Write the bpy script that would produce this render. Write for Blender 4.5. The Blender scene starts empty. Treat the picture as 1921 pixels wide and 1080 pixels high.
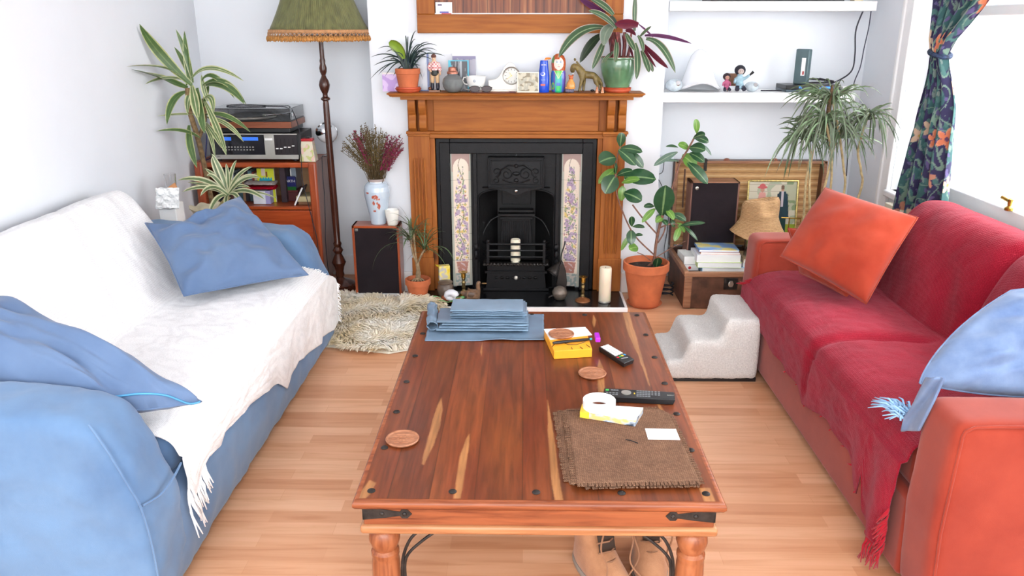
import bpy, bmesh, math, random
from mathutils import Vector, Matrix, noise, Euler
SC = bpy.context.scene
COL = SC.collection
PI = math.pi
R = math.radians
# ---------------------------------------------------------------- camera
FPX, PITCH, YAW, CAMH = 1480.0, R(18.3), R(0.9), 1.57
cam_data = bpy.data.cameras.new('camera')
cam_data.sensor_width = 36.0
cam_data.lens = FPX / 1921.0 * 36.0
cam_data.clip_start = 0.05
cam = bpy.data.objects.new('camera', cam_data)
COL.objects.link(cam)
cam.location = (0, 0, CAMH)
cam.rotation_euler = (PI / 2 - PITCH, 0, YAW)
SC.camera = cam
_fx = Vector((-math.sin(YAW) * math.cos(PITCH), math.cos(YAW) * math.cos(PITCH), -math.sin(PITCH)))
_rt = Vector((math.cos(YAW), math.sin(YAW), 0))
_up = _rt.cross(_fx)
def ray(px, py):
    return _fx + _rt * ((px - 960.5) / FPX) - _up * ((py - 540) / FPX)
O = Vector((0, 0, CAMH))
def atX(px, py, x):
    d = ray(px, py); return O + d * (x / d.x)
def atY(px, py, y):
    d = ray(px, py); return O + d * (y / d.y)
def atZ(px, py, z):
    d = ray(px, py); return O + d * ((z - CAMH) / d.z)
def mpp(p):
    """metres per photograph pixel at a point of the room"""
    return (Vector(p) - O).dot(_fx) / FPX
def proj(p):
    d = Vector(p) - O; z = d.dot(_fx); return 960.5 + FPX * d.dot(_rt) / z, 540 - FPX * d.dot(_up) / z
def locate(f, px, py, n=60):
    """surface point f(u,v) that shows at a given place of the photograph"""
    best = None
    for i in range(n + 1):
        for j in range(n + 1):
            p = f(i / n, j / n, 1); a, b = proj(p); d = (a - px) ** 2 + (b - py) ** 2
            if best is None or d < best[0]: best = (d, i / n, j / n)
    return best[1], best[2]
def smooth(t):
    t = max(0.0, min(1.0, t)); return t * t * (3 - 2 * t)
def lerp(a, b, t): return a + (b - a) * t
def interp(pts, t):
    """piecewise-linear table lookup"""
    if t <= pts[0][0]: return pts[0][1]
    for (a, va), (b, vb) in zip(pts, pts[1:]):
        if t <= b:
            k = (t - a) / (b - a) if b > a else 0
            return va + (vb - va) * k
    return pts[-1][1]
def nz(x, y=0.0, z=0.0): return noise.noise(Vector((x, y, z)))
def srgb(r, g, b):
    def f(c):
        c /= 255.0
        return c / 12.92 if c <= 0.04045 else ((c + 0.055) / 1.055) ** 2.4
    return (f(r), f(g), f(b))
# ---------------------------------------------------------------- materials
class NT:
    def __init__(s, name):
        s.m = bpy.data.materials.new(name); s.m.use_nodes = True
        s.t = s.m.node_tree; s.n = s.t.nodes; s.l = s.t.links
        s.b = s.n['Principled BSDF']
    def node(s, kind, **kw):
        n = s.n.new(kind)
        for k, v in kw.items():
            if k in n.inputs.keys(): n.inputs[k].default_value = v
            else: setattr(n, k, v)
        return n
    def link(s, a, b): s.l.new(a, b)
    def coords(s, scale=(1, 1, 1), rot=(0, 0, 0), kind='Object'):
        tc = s.node('ShaderNodeTexCoord'); mp = s.node('ShaderNodeMapping')
        mp.inputs['Scale'].default_value = scale; mp.inputs['Rotation'].default_value = rot
        s.link(tc.outputs[kind], mp.inputs['Vector']); return mp.outputs['Vector']
    def ramp(s, fac, stops):
        r = s.node('ShaderNodeValToRGB'); e = r.color_ramp.elements
        while len(e) < len(stops): e.new(0.5)
        for el, (p, c) in zip(e, stops):
            el.position = p; el.color = (*c[:3], 1)
        s.link(fac, r.inputs['Fac']); return r.outputs['Color']
    def mix(s, fac, a, b, mode='MIX'):
        m = s.node('ShaderNodeMix', data_type='RGBA', blend_type=mode)
        for sock, v in ((m.inputs[0], fac), (m.inputs[6], a), (m.inputs[7], b)):
            if isinstance(v, (int, float)): sock.default_value = v
            elif isinstance(v, tuple): sock.default_value = (*v[:3], 1)
            else: s.link(v, sock)
        return m.outputs[2]
    def noise(s, vec, scale, detail=3, rough=0.5):
        n = s.node('ShaderNodeTexNoise'); n.inputs['Scale'].default_value = scale
        n.inputs['Detail'].default_value = detail; n.inputs['Roughness'].default_value = rough
        s.link(vec, n.inputs['Vector']); return n.outputs['Fac']
    def bump(s, h, strength=0.3, dist=0.01):
        b = s.node('ShaderNodeBump'); b.inputs['Strength'].default_value = strength
        b.inputs['Distance'].default_value = dist
        s.link(h, b.inputs['Height']); s.link(b.outputs['Normal'], s.b.inputs['Normal'])
    def color(s, c):
        if isinstance(c, tuple): s.b.inputs['Base Color'].default_value = (*c[:3], 1)
        else: s.link(c, s.b.inputs['Base Color'])
    def set(s, **kw):
        for k, v in kw.items(): s.b.inputs[k.replace('_', ' ')].default_value = v
        return s
def plain(name, c, rough=0.6, metal=0.0, var=0.08, scale=12, bump=0.0, bscale=60, **kw):
    t = NT(name); v = t.coords()
    d = tuple(max(0, x * (1 - var * 2)) for x in c); l = tuple(min(1, x * (1 + var)) for x in c)
    t.color(t.ramp(t.noise(v, scale), [(0.3, d), (0.7, l)]))
    t.set(Roughness=rough, Metallic=metal)
    for k, val in kw.items(): t.b.inputs[k.replace('_', ' ')].default_value = val
    if bump: t.bump(t.noise(v, bscale, 4), bump, 0.004)
    return t.m
def fabric(name, c, c2=None, weave=900, blotch=5, rough=0.95, bump=0.25, amt=1.0, sheen=0.2):
    t = NT(name); v = t.coords(); c2 = c2 or tuple(x * 0.8 for x in c)
    n = t.noise(v, blotch, 5, 0.6)
    base = t.ramp(n, [(0.3, c2), (0.65, c)])
    t.color(base); t.set(Roughness=rough); t.b.inputs['Sheen Weight'].default_value = sheen
    t.b.inputs['Specular IOR Level'].default_value = 0.15
    w = t.noise(v, weave, 2)
    t.bump(w, bump, 0.003)
    return t.m
def weave(name, c, c2, sx, rough=0.95, bump=0.6, dist=0.004, blotch=4):
    """visible woven cells"""
    t = NT(name); v = t.coords()
    n = t.noise(v, blotch, 4, 0.6)
    vo = t.node('ShaderNodeTexVoronoi'); vo.inputs['Scale'].default_value = sx; vo.inputs['Randomness'].default_value = 0.35
    t.link(v, vo.inputs['Vector'])
    base = t.ramp(n, [(0.3, c2), (0.7, c)])
    d = t.ramp(vo.outputs['Distance'], [(0.0, (1, 1, 1)), (0.8, (0.72, 0.72, 0.72))])
    t.color(t.mix(1.0, base, d, 'MULTIPLY')); t.set(Roughness=rough)
    t.b.inputs['Specular IOR Level'].default_value = 0.1
    inv = t.node('ShaderNodeMath', operation='SUBTRACT'); inv.inputs[0].default_value = 1.0
    t.link(vo.outputs['Distance'], inv.inputs[1])
    t.bump(inv.outputs[0], bump, dist)
    return t.m
def wood(name, dark, mid, light, axis='X', grain=1.0, rough=0.35, knots=0.0, coat=0.15, kscale=3.0):
    t = NT(name); st = {'X': (0.7, 9, 9), 'Y': (9, 0.7, 9), 'Z': (9, 9, 0.7)}[axis]
    v = t.coords(st)
    n1 = t.noise(v, 1.6 * grain, 6, 0.65)
    w = t.node('ShaderNodeTexNoise'); w.inputs['Scale'].default_value = 7 * grain; w.inputs['Detail'].default_value = 8
    w.inputs['Distortion'].default_value = 0.6; t.link(v, w.inputs['Vector'])
    c = t.mix(0.45, t.ramp(n1, [(0.25, dark), (0.5, mid), (0.75, light)]), t.ramp(w.outputs['Fac'], [(0.3, dark), (0.6, light)]))
    if knots:
        vv = t.coords({'X': (0.8, 1.5, 1.5), 'Y': (1.5, 0.8, 1.5), 'Z': (1.5, 1.5, 0.8)}[axis])
        vo = t.node('ShaderNodeTexVoronoi'); vo.inputs['Scale'].default_value = kscale; t.link(vv, vo.inputs['Vector'])
        k = t.ramp(vo.outputs['Distance'], [(0.03, (1, 1, 1)), (0.09, (0, 0, 0))])
        c = t.mix(k, c, tuple(x * 0.35 for x in dark))
    t.color(c); t.set(Roughness=rough); t.b.inputs['Coat Weight'].default_value = coat; t.b.inputs['Coat Roughness'].default_value = 0.25
    t.b.inputs['Specular IOR Level'].default_value = 0.3
    t.bump(w.outputs['Fac'], 0.08, 0.002)
    return t.m
def painted(name, rough=0.5, grain=0.0, axis='Y', attr='Col', coat=0.0, bump=0.0):
    """pigment comes from the mesh colour attribute (a printed or inlaid pattern)"""
    t = NT(name); a = t.node('ShaderNodeAttribute'); a.attribute_name = attr
    c = a.outputs['Color']
    if grain:
        st = {'X': (0.8, 12, 12), 'Y': (12, 0.8, 12), 'Z': (12, 12, 0.8)}[axis]
        w = t.node('ShaderNodeTexNoise'); w.inputs['Scale'].default_value = 6; w.inputs['Detail'].default_value = 8
        w.inputs['Distortion'].default_value = 0.5
        t.link(t.coords(st), w.inputs['Vector'])
        g = t.ramp(w.outputs['Fac'], [(0.3, (1 - grain,) * 3), (0.65, (1, 1, 1))])
        c = t.mix(1.0, c, g, 'MULTIPLY')
    t.color(c); t.set(Roughness=rough); t.b.inputs['Coat Weight'].default_value = coat
    t.b.inputs['Coat Roughness'].default_value = 0.2
    if bump: t.bump(t.noise(t.coords(), 700, 2), bump, 0.002)
    return t.m
def glass(name, c=(1, 1, 1), rough=0.02, ior=1.45):
    t = NT(name); t.color(c); t.set(Roughness=rough)
    t.b.inputs['Transmission Weight'].default_value = 1.0; t.b.inputs['IOR'].default_value = ior
    return t.m
def leafmat(name, edge, mid, rib, rough=0.4, stripe=0.35, back=None):
    """leaf: u runs across the blade (uv map); edge colour, mid colour, rib line"""
    t = NT(name); uv = t.node('ShaderNodeUVMap'); sep = t.node('ShaderNodeSeparateXYZ')
    t.link(uv.outputs['UV'], sep.inputs['Vector'])
    m = t.node('ShaderNodeMath', operation='SUBTRACT'); m.inputs[1].default_value = 0.5; t.link(sep.outputs['X'], m.inputs[0])
    ab = t.node('ShaderNodeMath', operation='ABSOLUTE'); t.link(m.outputs[0], ab.inputs[0])
    c = t.ramp(ab.outputs[0], [(0.0, rib), (0.035, rib), (0.06, mid), (stripe, mid), (min(0.49, stripe + 0.06), edge)])
    n = t.noise(t.coords(), 30, 3)
    c = t.mix(1.0, c, t.ramp(n, [(0.3, (0.75, 0.75, 0.75)), (0.7, (1, 1, 1))]), 'MULTIPLY')
    if back:
        g = t.node('ShaderNodeNewGeometry'); c = t.mix(g.outputs['Backfacing'], c, back)
    t.color(c); t.set(Roughness=rough)
    t.b.inputs['Subsurface Weight'].default_value = 0.0
    return t.m
# ---------------------------------------------------------------- mesh building
class MB:
    def __init__(s, origin=(0, 0, 0)):
        s.v = []; s.f = []; s.uv = {}; s.o = Vector(origin)
    def add(s, vs, fs, uvs=None, M=None):
        b = len(s.v)
        for p in vs: s.v.append((M @ Vector(p)) if M else Vector(p))
        for i, f in enumerate(fs):
            if uvs: s.uv[len(s.f)] = uvs[i]
            s.f.append([b + k for k in f])
        return s
    def box(s, lo, hi, M=None):
        x0, y0, z0 = lo; x1, y1, z1 = hi
        vs = [(x0, y0, z0), (x1, y0, z0), (x1, y1, z0), (x0, y1, z0), (x0, y0, z1), (x1, y0, z1), (x1, y1, z1), (x0, y1, z1)]
        return s.add(vs, [(0, 3, 2, 1), (4, 5, 6, 7), (0, 1, 5, 4), (1, 2, 6, 5), (2, 3, 7, 6), (3, 0, 4, 7)], M=M)
    def cbox(s, c, sz, M=None):
        return s.box([c[i] - sz[i] / 2 for i in range(3)], [c[i] + sz[i] / 2 for i in range(3)], M)
    def lathe(s, prof, c=(0, 0, 0), seg=32, M=None, sx=1, sy=1, close=True):
        """prof: list of (radius, z); revolved about z through c"""
        vs = []; fs = []
        n = len(prof)
        for r, z in prof:
            for k in range(seg):
                a = 2 * PI * k / seg
                vs.append((c[0] + r * math.cos(a) * sx, c[1] + r * math.sin(a) * sy, c[2] + z))
        for i in range(n - 1):
            for k in range(seg):
                k2 = (k + 1) % seg
                fs.append((i * seg + k, i * seg + k2, (i + 1) * seg + k2, (i + 1) * seg + k))
        if close:
            if prof[0][0] > 1e-5: fs.append(tuple(reversed(range(seg))))
            if prof[-1][0] > 1e-5: fs.append(tuple((n - 1) * seg + k for k in range(seg)))
        return s.add(vs, fs, M=M)
    def tube(s, pts, rad, seg=8, M=None, cap=True, flat=1.0):
        pts = [Vector(p) for p in pts]; n = len(pts)
        if not hasattr(rad, '__len__'): rad = [rad] * n
        vs = []; fs = []; up = None
        for i, p in enumerate(pts):
            t = (pts[min(i + 1, n - 1)] - pts[max(i - 1, 0)])
            if t.length < 1e-9: t = Vector((0, 0, 1))
            t.normalize()
            if up is None:
                up = Vector((0, 0, 1)) if abs(t.z) < 0.9 else Vector((1, 0, 0))
            up = (up - t * up.dot(t))
            if up.length < 1e-6: up = t.orthogonal()
            up.normalize(); sd = t.cross(up)
            for k in range(seg):
                a = 2 * PI * k / seg
                vs.append(p + (sd * math.cos(a) + up * math.sin(a) * flat) * rad[i])
        for i in range(n - 1):
            for k in range(seg):
                k2 = (k + 1) % seg
                fs.append((i * seg + k, i * seg + k2, (i + 1) * seg + k2, (i + 1) * seg + k))
        if cap:
            fs.append(tuple(reversed(range(seg)))); fs.append(tuple((n - 1) * seg + k for k in range(seg)))
        return s.add(vs, fs, M=M)
    def prism(s, poly, a0, a1, axis='Y', M=None):
        """poly: 2-D outline; extruded along axis. X: (y,z) Y: (x,z) Z: (x,y)"""
        n = len(poly)
        def mk(p, a):
            return {'X': (a, p[0], p[1]), 'Y': (p[0], a, p[1]), 'Z': (p[0], p[1], a)}[axis]
        vs = [mk(p, a0) for p in poly] + [mk(p, a1) for p in poly]
        fs = [tuple(range(n)), tuple(reversed(range(n, 2 * n)))] + [(i, i + n, (i + 1) % n + n, (i + 1) % n) for i in range(n)]
        return s.add(vs, fs, M=M)
    def ball(s, c, r, seg=16, M=None):
        """r: radius or 3 radii"""
        if not hasattr(r, '__len__'): r = (r, r, r)
        vs = []; fs = []; h = max(6, seg // 2)
        for i in range(h + 1):
            th = PI * i / h
            for k in range(seg):
                a = 2 * PI * k / seg
                vs.append((c[0] + r[0] * math.sin(th) * math.cos(a), c[1] + r[1] * math.sin(th) * math.sin(a), c[2] - r[2] * math.cos(th)))
        for i in range(h):
            for k in range(seg):
                k2 = (k + 1) % seg
                fs.append((i * seg + k, i * seg + k2, (i + 1) * seg + k2, (i + 1) * seg + k))
        return s.add(vs, fs, M=M)
    def grid(s, fn, nu, nv, M=None, thick=0.0, flip=False):
        """fn(u,v)->point, u,v in 0..1; adds uv"""
        vs = []; fs = []; uvs = []
        for j in range(nv + 1):
            for i in range(nu + 1):
                vs.append(fn(i / nu, j / nv))
        w = nu + 1
        for j in range(nv):
            for i in range(nu):
                f = (j * w + i, j * w + i + 1, (j + 1) * w + i + 1, (j + 1) * w + i)
                u = ((i / nu, j / nv), ((i + 1) / nu, j / nv), ((i + 1) / nu, (j + 1) / nv), (i / nu, (j + 1) / nv))
                if flip: f = f[::-1]; u = u[::-1]
                fs.append(f); uvs.append(u)
        return s.add(vs, fs, uvs, M=M)
    def leaf(s, base, d, L, W, droop=0.5, up=(0, 0, 1), n=8, fold=0.25, tip=0.6, base_w=0.25, twist=0.0, curl=None, side=None):
        """arching strap or blade leaf. d: start direction; droop bends it down along its length"""
        p = Vector(base); d = Vector(d).normalized(); up = Vector(up)
        sd0 = Vector(side).normalized() if side is not None else d.cross(up)
        if sd0.length < 1e-4: sd0 = Vector((1, 0, 0))
        sd0.normalize()
        vs = []; fs = []; uvs = []
        for i in range(n + 1):
            t = i / n
            w = W * 0.5 * (smooth(min(1, (t + base_w * 0.5) / 0.35)) if base_w < 0.9 else 1.0) * (max(0.0, 1 - t) ** (1 - tip) if tip < 1 else 1) 
            w = W * 0.5 * (base_w + (1 - base_w) * math.sin(min(1, t / 0.5) * PI / 2)) * (1 if t < 0.5 else math.cos((t - 0.5) / 0.5 * PI / 2) ** tip)
            if i == n: w = W * 0.02
            sd = sd0.copy()
            if twist: sd = Matrix.Rotation(twist * t, 3, d) @ sd
            nrm = sd.cross(d).normalized()
            vs += [p - sd * w + nrm * w * fold, p.copy(), p + sd * w + nrm * w * fold]
            p = p + d * (L / n)
            d = (d + Vector((0, 0, -1)) * droop / n * (0.5 + t)).normalized()
            sd0 = (sd0 - d * sd0.dot(d)).normalized()
        for i in range(n):
            a = i * 3
            fs += [(a, a + 1, a + 4, a + 3), (a + 1, a + 2, a + 5, a + 4)]
            v0, v1 = i / n, (i + 1) / n
            uvs += [((0, v0), (.5, v0), (.5, v1), (0, v1)), ((.5, v0), (1, v0), (1, v1), (.5, v1))]
        return s.add(vs, fs, uvs)
    def blade(s, p0, p1, p2, W, n=10, fold=.2, bw=.35, tip=.7, roll=0.0, side=None, peak=.5):
        """leaf along a quadratic curve from base p0 by p1 to tip p2"""
        p0, p1, p2 = Vector(p0), Vector(p1), Vector(p2); vs = []; fs = []; uvs = []
        for i in range(n + 1):
            t = i / n
            p = p0 * (1 - t) ** 2 + p1 * 2 * t * (1 - t) + p2 * t * t
            d = ((p1 - p0) * (1 - t) + (p2 - p1) * t)
            if d.length < 1e-6: d = p2 - p0
            d.normalize()
            # the blade shows its face towards the light side of the room
            sd = Vector(side) if side is not None else d.cross(Vector((0, -.75, .65)))
            sd = sd - d * sd.dot(d)
            if sd.length < 1e-4: sd = d.orthogonal()
            sd.normalize()
            if roll: sd = Matrix.Rotation(roll, 3, d) @ sd
            nr = sd.cross(d).normalized()
            w = W * .5 * (bw + (1 - bw) * math.sin(min(1, t / peak) * PI / 2)) * (1 if t < peak else max(0, math.cos((t - peak) / (1 - peak) * PI / 2)) ** tip)
            if i == n: w = W * .015
            vs += [p - sd * w + nr * w * fold, p.copy(), p + sd * w + nr * w * fold]
        for i in range(n):
            a = i * 3
            fs += [(a, a + 1, a + 4, a + 3), (a + 1, a + 2, a + 5, a + 4)]
            v0, v1 = i / n, (i + 1) / n
            uvs += [((0, v0), (.5, v0), (.5, v1), (0, v1)), ((.5, v0), (1, v0), (1, v1), (.5, v1))]
        return s.add(vs, fs, uvs)
    def build(s, name, mat, parent=None, angle=35, bevel=0.0, seg=2, solid=0.0, M=None, color=None):
        me = bpy.data.meshes.new(name)
        off = s.o
        if M: vs = [M @ (v - off) for v in s.v]
        else: vs = [v - off for v in s.v]
        me.from_pydata([tuple(v) for v in vs], [], s.f)
        if s.uv:
            ul = me.uv_layers.new(name='UVMap')
            for pi, p in enumerate(me.polygons):
                if pi in s.uv:
                    for li, c in zip(p.loop_indices, s.uv[pi]): ul.data[li].uv = c
        me.materials.append(mat)
        if color:                       # color(world_vertex, index) -> rgb
            ca = me.color_attributes.new('Col', 'FLOAT_COLOR', 'POINT')
            buf = []
            for i, v in enumerate(s.v): buf.extend((*color(v, i), 1.0))
            ca.data.foreach_set('color', buf)
        me.validate(); me.update()
        bm = bmesh.new(); bm.from_mesh(me)
        if not s.uv:
            bmesh.ops.recalc_face_normals(bm, faces=bm.faces)
            bm.to_mesh(me)
        bm.free()
        if angle: me.shade_smooth(); me.set_sharp_from_angle(angle=R(angle))
        o = bpy.data.objects.new(name, me); COL.objects.link(o)
        if parent is not None: o.parent = parent
        elif off.length > 0: o.location = off
        if bevel:
            md = o.modifiers.new('bevel', 'BEVEL'); md.width = bevel; md.segments = seg; md.limit_method = 'ANGLE'; md.angle_limit = R(40)
        if solid:
            md = o.modifiers.new('solid', 'SOLIDIFY'); md.thickness = solid; md.offset = 0
        return o
def tag(o, label=None, cat=None, group=None, kind=None):
    if label: o['label'] = label
    if cat: o['category'] = cat
    if group: o['group'] = group
    if kind: o['kind'] = kind
    return o
def thing(name, label, cat, loc=(0, 0, 0), rz=0.0, group=None, rot=None):
    o = bpy.data.objects.new(name, None); COL.objects.link(o)
    o.empty_display_size = 0.05; o.location = loc
    o.rotation_euler = rot if rot else (0, 0, rz)
    return tag(o, label, cat, group)
def struct(name, mb, mat, parent=None, **kw):
    o = mb.build(name, mat, parent, **kw)
    if parent is None: o['kind'] = 'structure'
    return o
def dup(root, loc, rz=None, label=None, rot=None):
    r = root.copy(); COL.objects.link(r); r.location = loc
    if rz is not None: r.rotation_euler = (0, 0, rz)
    if rot is not None: r.rotation_euler = rot
    if label: r['label'] = label
    for ch in list(root.children):
        c = ch.copy(); COL.objects.link(c); c.parent = r
        for g in list(ch.children):
            d = g.copy(); COL.objects.link(d); d.parent = c
    return r
def soften(o, voxel=0.02, smooth_it=6, strength=0.012, size=0.15, strength2=0.0, size2=0.05):
    m = o.modifiers.new('remesh', 'REMESH'); m.mode = 'VOXEL'; m.voxel_size = voxel; m.use_smooth_shade = True
    m = o.modifiers.new('smooth', 'SMOOTH'); m.factor = 0.8; m.iterations = smooth_it
    for k, (s_, z_) in enumerate(((strength, size), (strength2, size2))):
        if s_:
            tx = bpy.data.textures.new('folds', 'CLOUDS'); tx.noise_scale = z_; tx.noise_depth = 1
            m = o.modifiers.new('folds', 'DISPLACE'); m.texture = tx; m.strength = s_; m.mid_level = 0.5; m.texture_coords = 'GLOBAL'
    return o
def curve_pts(pts, n=8):
    """Catmull-Rom through points"""
    P = [Vector(p) for p in pts]; out = []
    for i in range(len(P) - 1):
        a = P[max(i - 1, 0)]; b = P[i]; c = P[i + 1]; d = P[min(i + 2, len(P) - 1)]
        for k in range(n):
            t = k / n
            out.append(0.5 * ((2 * b) + (c - a) * t + (2 * a - 5 * b + 4 * c - d) * t * t + (3 * b - a - 3 * c + d) * t ** 3))
    out.append(P[-1]); return out
def text(name, body, size, mat, parent, M, extrude=0.0004, align='CENTER'):
    """flat raised lettering turned into a mesh part"""
    cu = bpy.data.curves.new(name, 'FONT'); cu.body = body; cu.size = size; cu.extrude = extrude
    cu.align_x = align; cu.align_y = 'CENTER'; cu.resolution_u = 2
    tmp = bpy.data.objects.new('tmp', cu); COL.objects.link(tmp)
    dg = bpy.context.evaluated_depsgraph_get()
    me = bpy.data.meshes.new_from_object(tmp.evaluated_get(dg)); bpy.data.objects.remove(tmp)
    me.transform(M); me.materials.clear(); me.materials.append(mat)
    o = bpy.data.objects.new(name, me); COL.objects.link(o); o.parent = parent
    return o
WHITE = srgb(240, 240, 238)

def PB(name, mat, root, lo, hi, bevel=0.002, seg=2, off=None):
    """one box part, given in room coordinates, of a thing whose empty is unrotated"""
    base = root
    org = off if off is not None else root.location
    return MB(org).box(lo, hi).build(name, mat, root, bevel=bevel, seg=seg)
def skin(name, nodes, edges, mat, parent, off, sub=2, root=0):
    me = bpy.data.meshes.new(name); o_ = Vector(off)
    me.from_pydata([tuple(Vector(p) - o_) for p, r in nodes], edges, []); me.materials.append(mat)
    o = bpy.data.objects.new(name, me); COL.objects.link(o); o.parent = parent
    md = o.modifiers.new('skin', 'SKIN'); md.use_smooth_shade = True
    lay = me.skin_vertices[0] if me.skin_vertices else None
    if lay is None:
        bpy.context.view_layer.update(); lay = me.skin_vertices[0]
    for i, (p, r) in enumerate(nodes):
        rr = r if hasattr(r, '__len__') else (r, r)
        lay.data[i].radius = rr; lay.data[i].use_root = (i == root)
    md = o.modifiers.new('subsurf', 'SUBSURF'); md.levels = sub; md.render_levels = sub
    return o
def painted_grid(name, mat, parent, fn, colfn, nu, nv, off, flip=False, solid=0.0, angle=0):
    """surface fn(u,v) with printed pattern colfn(u,v)"""
    m = MB(off); m.grid(fn, nu, nv, flip=flip); w = nu + 1
    cols = [colfn((k % w) / nu, (k // w) / nv) for k in range(w * (nv + 1))]
    return m.build(name, mat, parent, angle=angle, color=lambda v, k: cols[k], solid=solid)
# ================================================================= materials
M = {}
M['wall'] = plain('white_emulsion', srgb(230, 234, 239), 0.75, var=0.01, scale=3, bump=0.04, bscale=90)
M['gloss_white'] = plain('white_gloss', srgb(240, 240, 240), 0.35, var=0.01)
M['pine'] = wood('orange_pine', srgb(122, 62, 20), srgb(152, 86, 28), srgb(170, 104, 40), 'X', 0.8, 0.6, knots=1, kscale=2.2, coat=.04)
M['pine_v'] = wood('orange_pine_upright', srgb(122, 60, 20), srgb(150, 84, 28), srgb(168, 102, 40), 'Z', 0.8, 0.6, knots=1, kscale=2.2, coat=.04)
M['iron'] = plain('black_cast_iron', srgb(14, 14, 17), 0.5, 0.0, var=0.2, scale=30, bump=0.25, bscale=140, Specular_IOR_Level=0.28)
M['iron_dark'] = plain('sooty_iron', srgb(14, 14, 15), 0.6, 0.2, var=0.2, bump=0.2)
M['iron_old'] = plain('worn_iron', srgb(58, 54, 52), 0.5, 0.6, var=0.25, scale=40, bump=0.3)
M['slate'] = plain('black_slate', srgb(22, 23, 26), 0.25, var=0.2, scale=20)
M['brass'] = plain('brass', srgb(190, 150, 70), 0.28, 1.0, var=0.2, scale=40)
M['chrome'] = plain('chrome', srgb(210, 212, 215), 0.12, 1.0, var=0.03)
M['terracotta'] = plain('terracotta', srgb(196, 106, 64), 0.8, var=0.1, scale=14, bump=0.15, bscale=120)
M['terracotta_red'] = plain('red_terracotta', srgb(186, 78, 42), 0.55, var=0.08)
M['soil'] = plain('soil', srgb(52, 38, 30), 1.0, var=0.4, scale=70, bump=1.0, bscale=90)
M['black'] = plain('black_plastic', srgb(22, 22, 24), 0.35, var=0.1)
M['black_matt'] = fabric('black_grille_cloth', srgb(38, 30, 34), srgb(28, 22, 26), 1200, 8, bump=0.4)
M['wire'] = plain('black_cable', srgb(28, 26, 36), 0.5)
M['white_p'] = plain('white_plastic', srgb(236, 236, 234), 0.4, var=0.02)
M['paper'] = plain('white_paper', srgb(240, 240, 238), 0.8, var=0.02)
M['candle'] = plain('cream_wax', srgb(240, 228, 204), 0.5, var=0.03, Subsurface_Weight=0.2)
M['silver'] = plain('brushed_silver', srgb(190, 188, 180), 0.35, 0.8, var=0.05)

# ================================================================= room shell
XL, XR, YC, YA, ZC = -2.0, 2.07, 4.68, 5.03, 2.6
CL, CR = -0.885, 0.80
# floor: boards run across the room
t = NT('laminate'); v = t.coords((1, 1, 1))
br = t.node('ShaderNodeTexBrick'); t.link(v, br.inputs['Vector'])
for k, x in (('Scale', 1.0), ('Brick Width', 0.62), ('Row Height', 0.066), ('Mortar Size', 0.0008), ('Mortar Smooth', 0.3), ('Bias', 0.0)): br.inputs[k].default_value = x
br.offset = 0.37
br.inputs['Color1'].default_value = (0, 0, 0, 1); br.inputs['Color2'].default_value = (1, 1, 1, 1); br.inputs['Mortar'].default_value = (0.1, 0.1, 0.1, 1)
brc = t.ramp(br.outputs['Color'], [(0.0, srgb(210, 154, 116)), (0.5, srgb(222, 168, 130)), (1.0, srgb(232, 184, 148))])
va = t.coords((1.0, 14, 14)); gr = t.node('ShaderNodeTexNoise'); gr.inputs['Scale'].default_value = 2.6; gr.inputs['Detail'].default_value = 7; gr.inputs['Distortion'].default_value = 0.8
t.link(va, gr.inputs['Vector'])
gc = t.ramp(gr.outputs['Fac'], [(0.28, (0.82, 0.72, 0.62)), (0.5, (0.95, 0.92, 0.88)), (0.72, (1.0, 1.0, 1.0))])
t.color(t.mix(1.0, brc, gc, 'MULTIPLY')); t.set(Roughness=0.33); t.b.inputs['Specular IOR Level'].default_value = 0.45
t.bump(br.outputs['Fac'], -0.15, 0.001)
M['floor'] = t.m
struct('floor', MB().box((-2.4, -1.2, -0.05), (2.9, 5.1, 0.0)), M['floor'], angle=0)
struct('ceiling', MB().box((-2.1, -1.2, ZC), (2.9, 5.1, ZC + 0.08)), M['wall'], angle=0)
struct('wall_left', MB().box((XL - 0.1, -1.2, 0), (XL, YA + 0.1, ZC)), M['wall'], angle=0)
struct('wall_back', MB().box((XL - 0.1, YA, 0), (XR + 0.9, YA + 0.1, ZC)), M['wall'], angle=0)
# chimney breast with the recess of the fireplace
m = MB()
m.box((CL, YC, 0), (-0.42, YA, ZC)); m.box((0.32, YC, 0), (CR, YA, ZC)); m.box((-0.42, YC, 0.80), (0.32, YA, ZC))
struct('wall_chimney', m, M['wall'], angle=0)
# right wall with the tall window opening
WY0, WY1, WZ0, WZ1 = 1.3, 4.44, 0.70, 2.42
m = MB()
m.box((XR, WY1, 0), (XR + 0.16, YA, ZC)); m.box((XR, -1.2, 0), (XR + 0.16, WY0, ZC))
m.box((XR, WY0, 0), (XR + 0.16, WY1, WZ0)); m.box((XR, WY0, WZ1), (XR + 0.16, WY1, ZC))
struct('wall_right', m, M['wall'], angle=0)
m = MB(); m.box((XR - 0.025, WY1 - 0.0, WZ0 - 0.55), (XR, WY1 + 0.11, WZ1 + 0.1)); m.box((XR - 0.035, WY1 + 0.08, WZ0 - .55), (XR, WY1 + 0.11, WZ1 + .1))
struct('trim_1', m, M['gloss_white'], bevel=0.006)
m = MB()
GX = XR + 0.15
m.box((GX - .04, WY0, WZ0), (GX + .03, WY0 + .09, WZ1)); m.box((GX - .04, WY1 - .10, WZ0), (GX + .03, WY1, WZ1))
m.box((GX - .04, WY0, WZ0), (GX + .03, WY1, WZ0 + .09)); m.box((GX - .04, WY0, WZ1 - .08), (GX + .03, WY1, WZ1))
for yy in (2.15, 3.22): m.box((GX - .05, yy - .05, WZ0), (GX + .03, yy + .05, WZ1))
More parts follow.
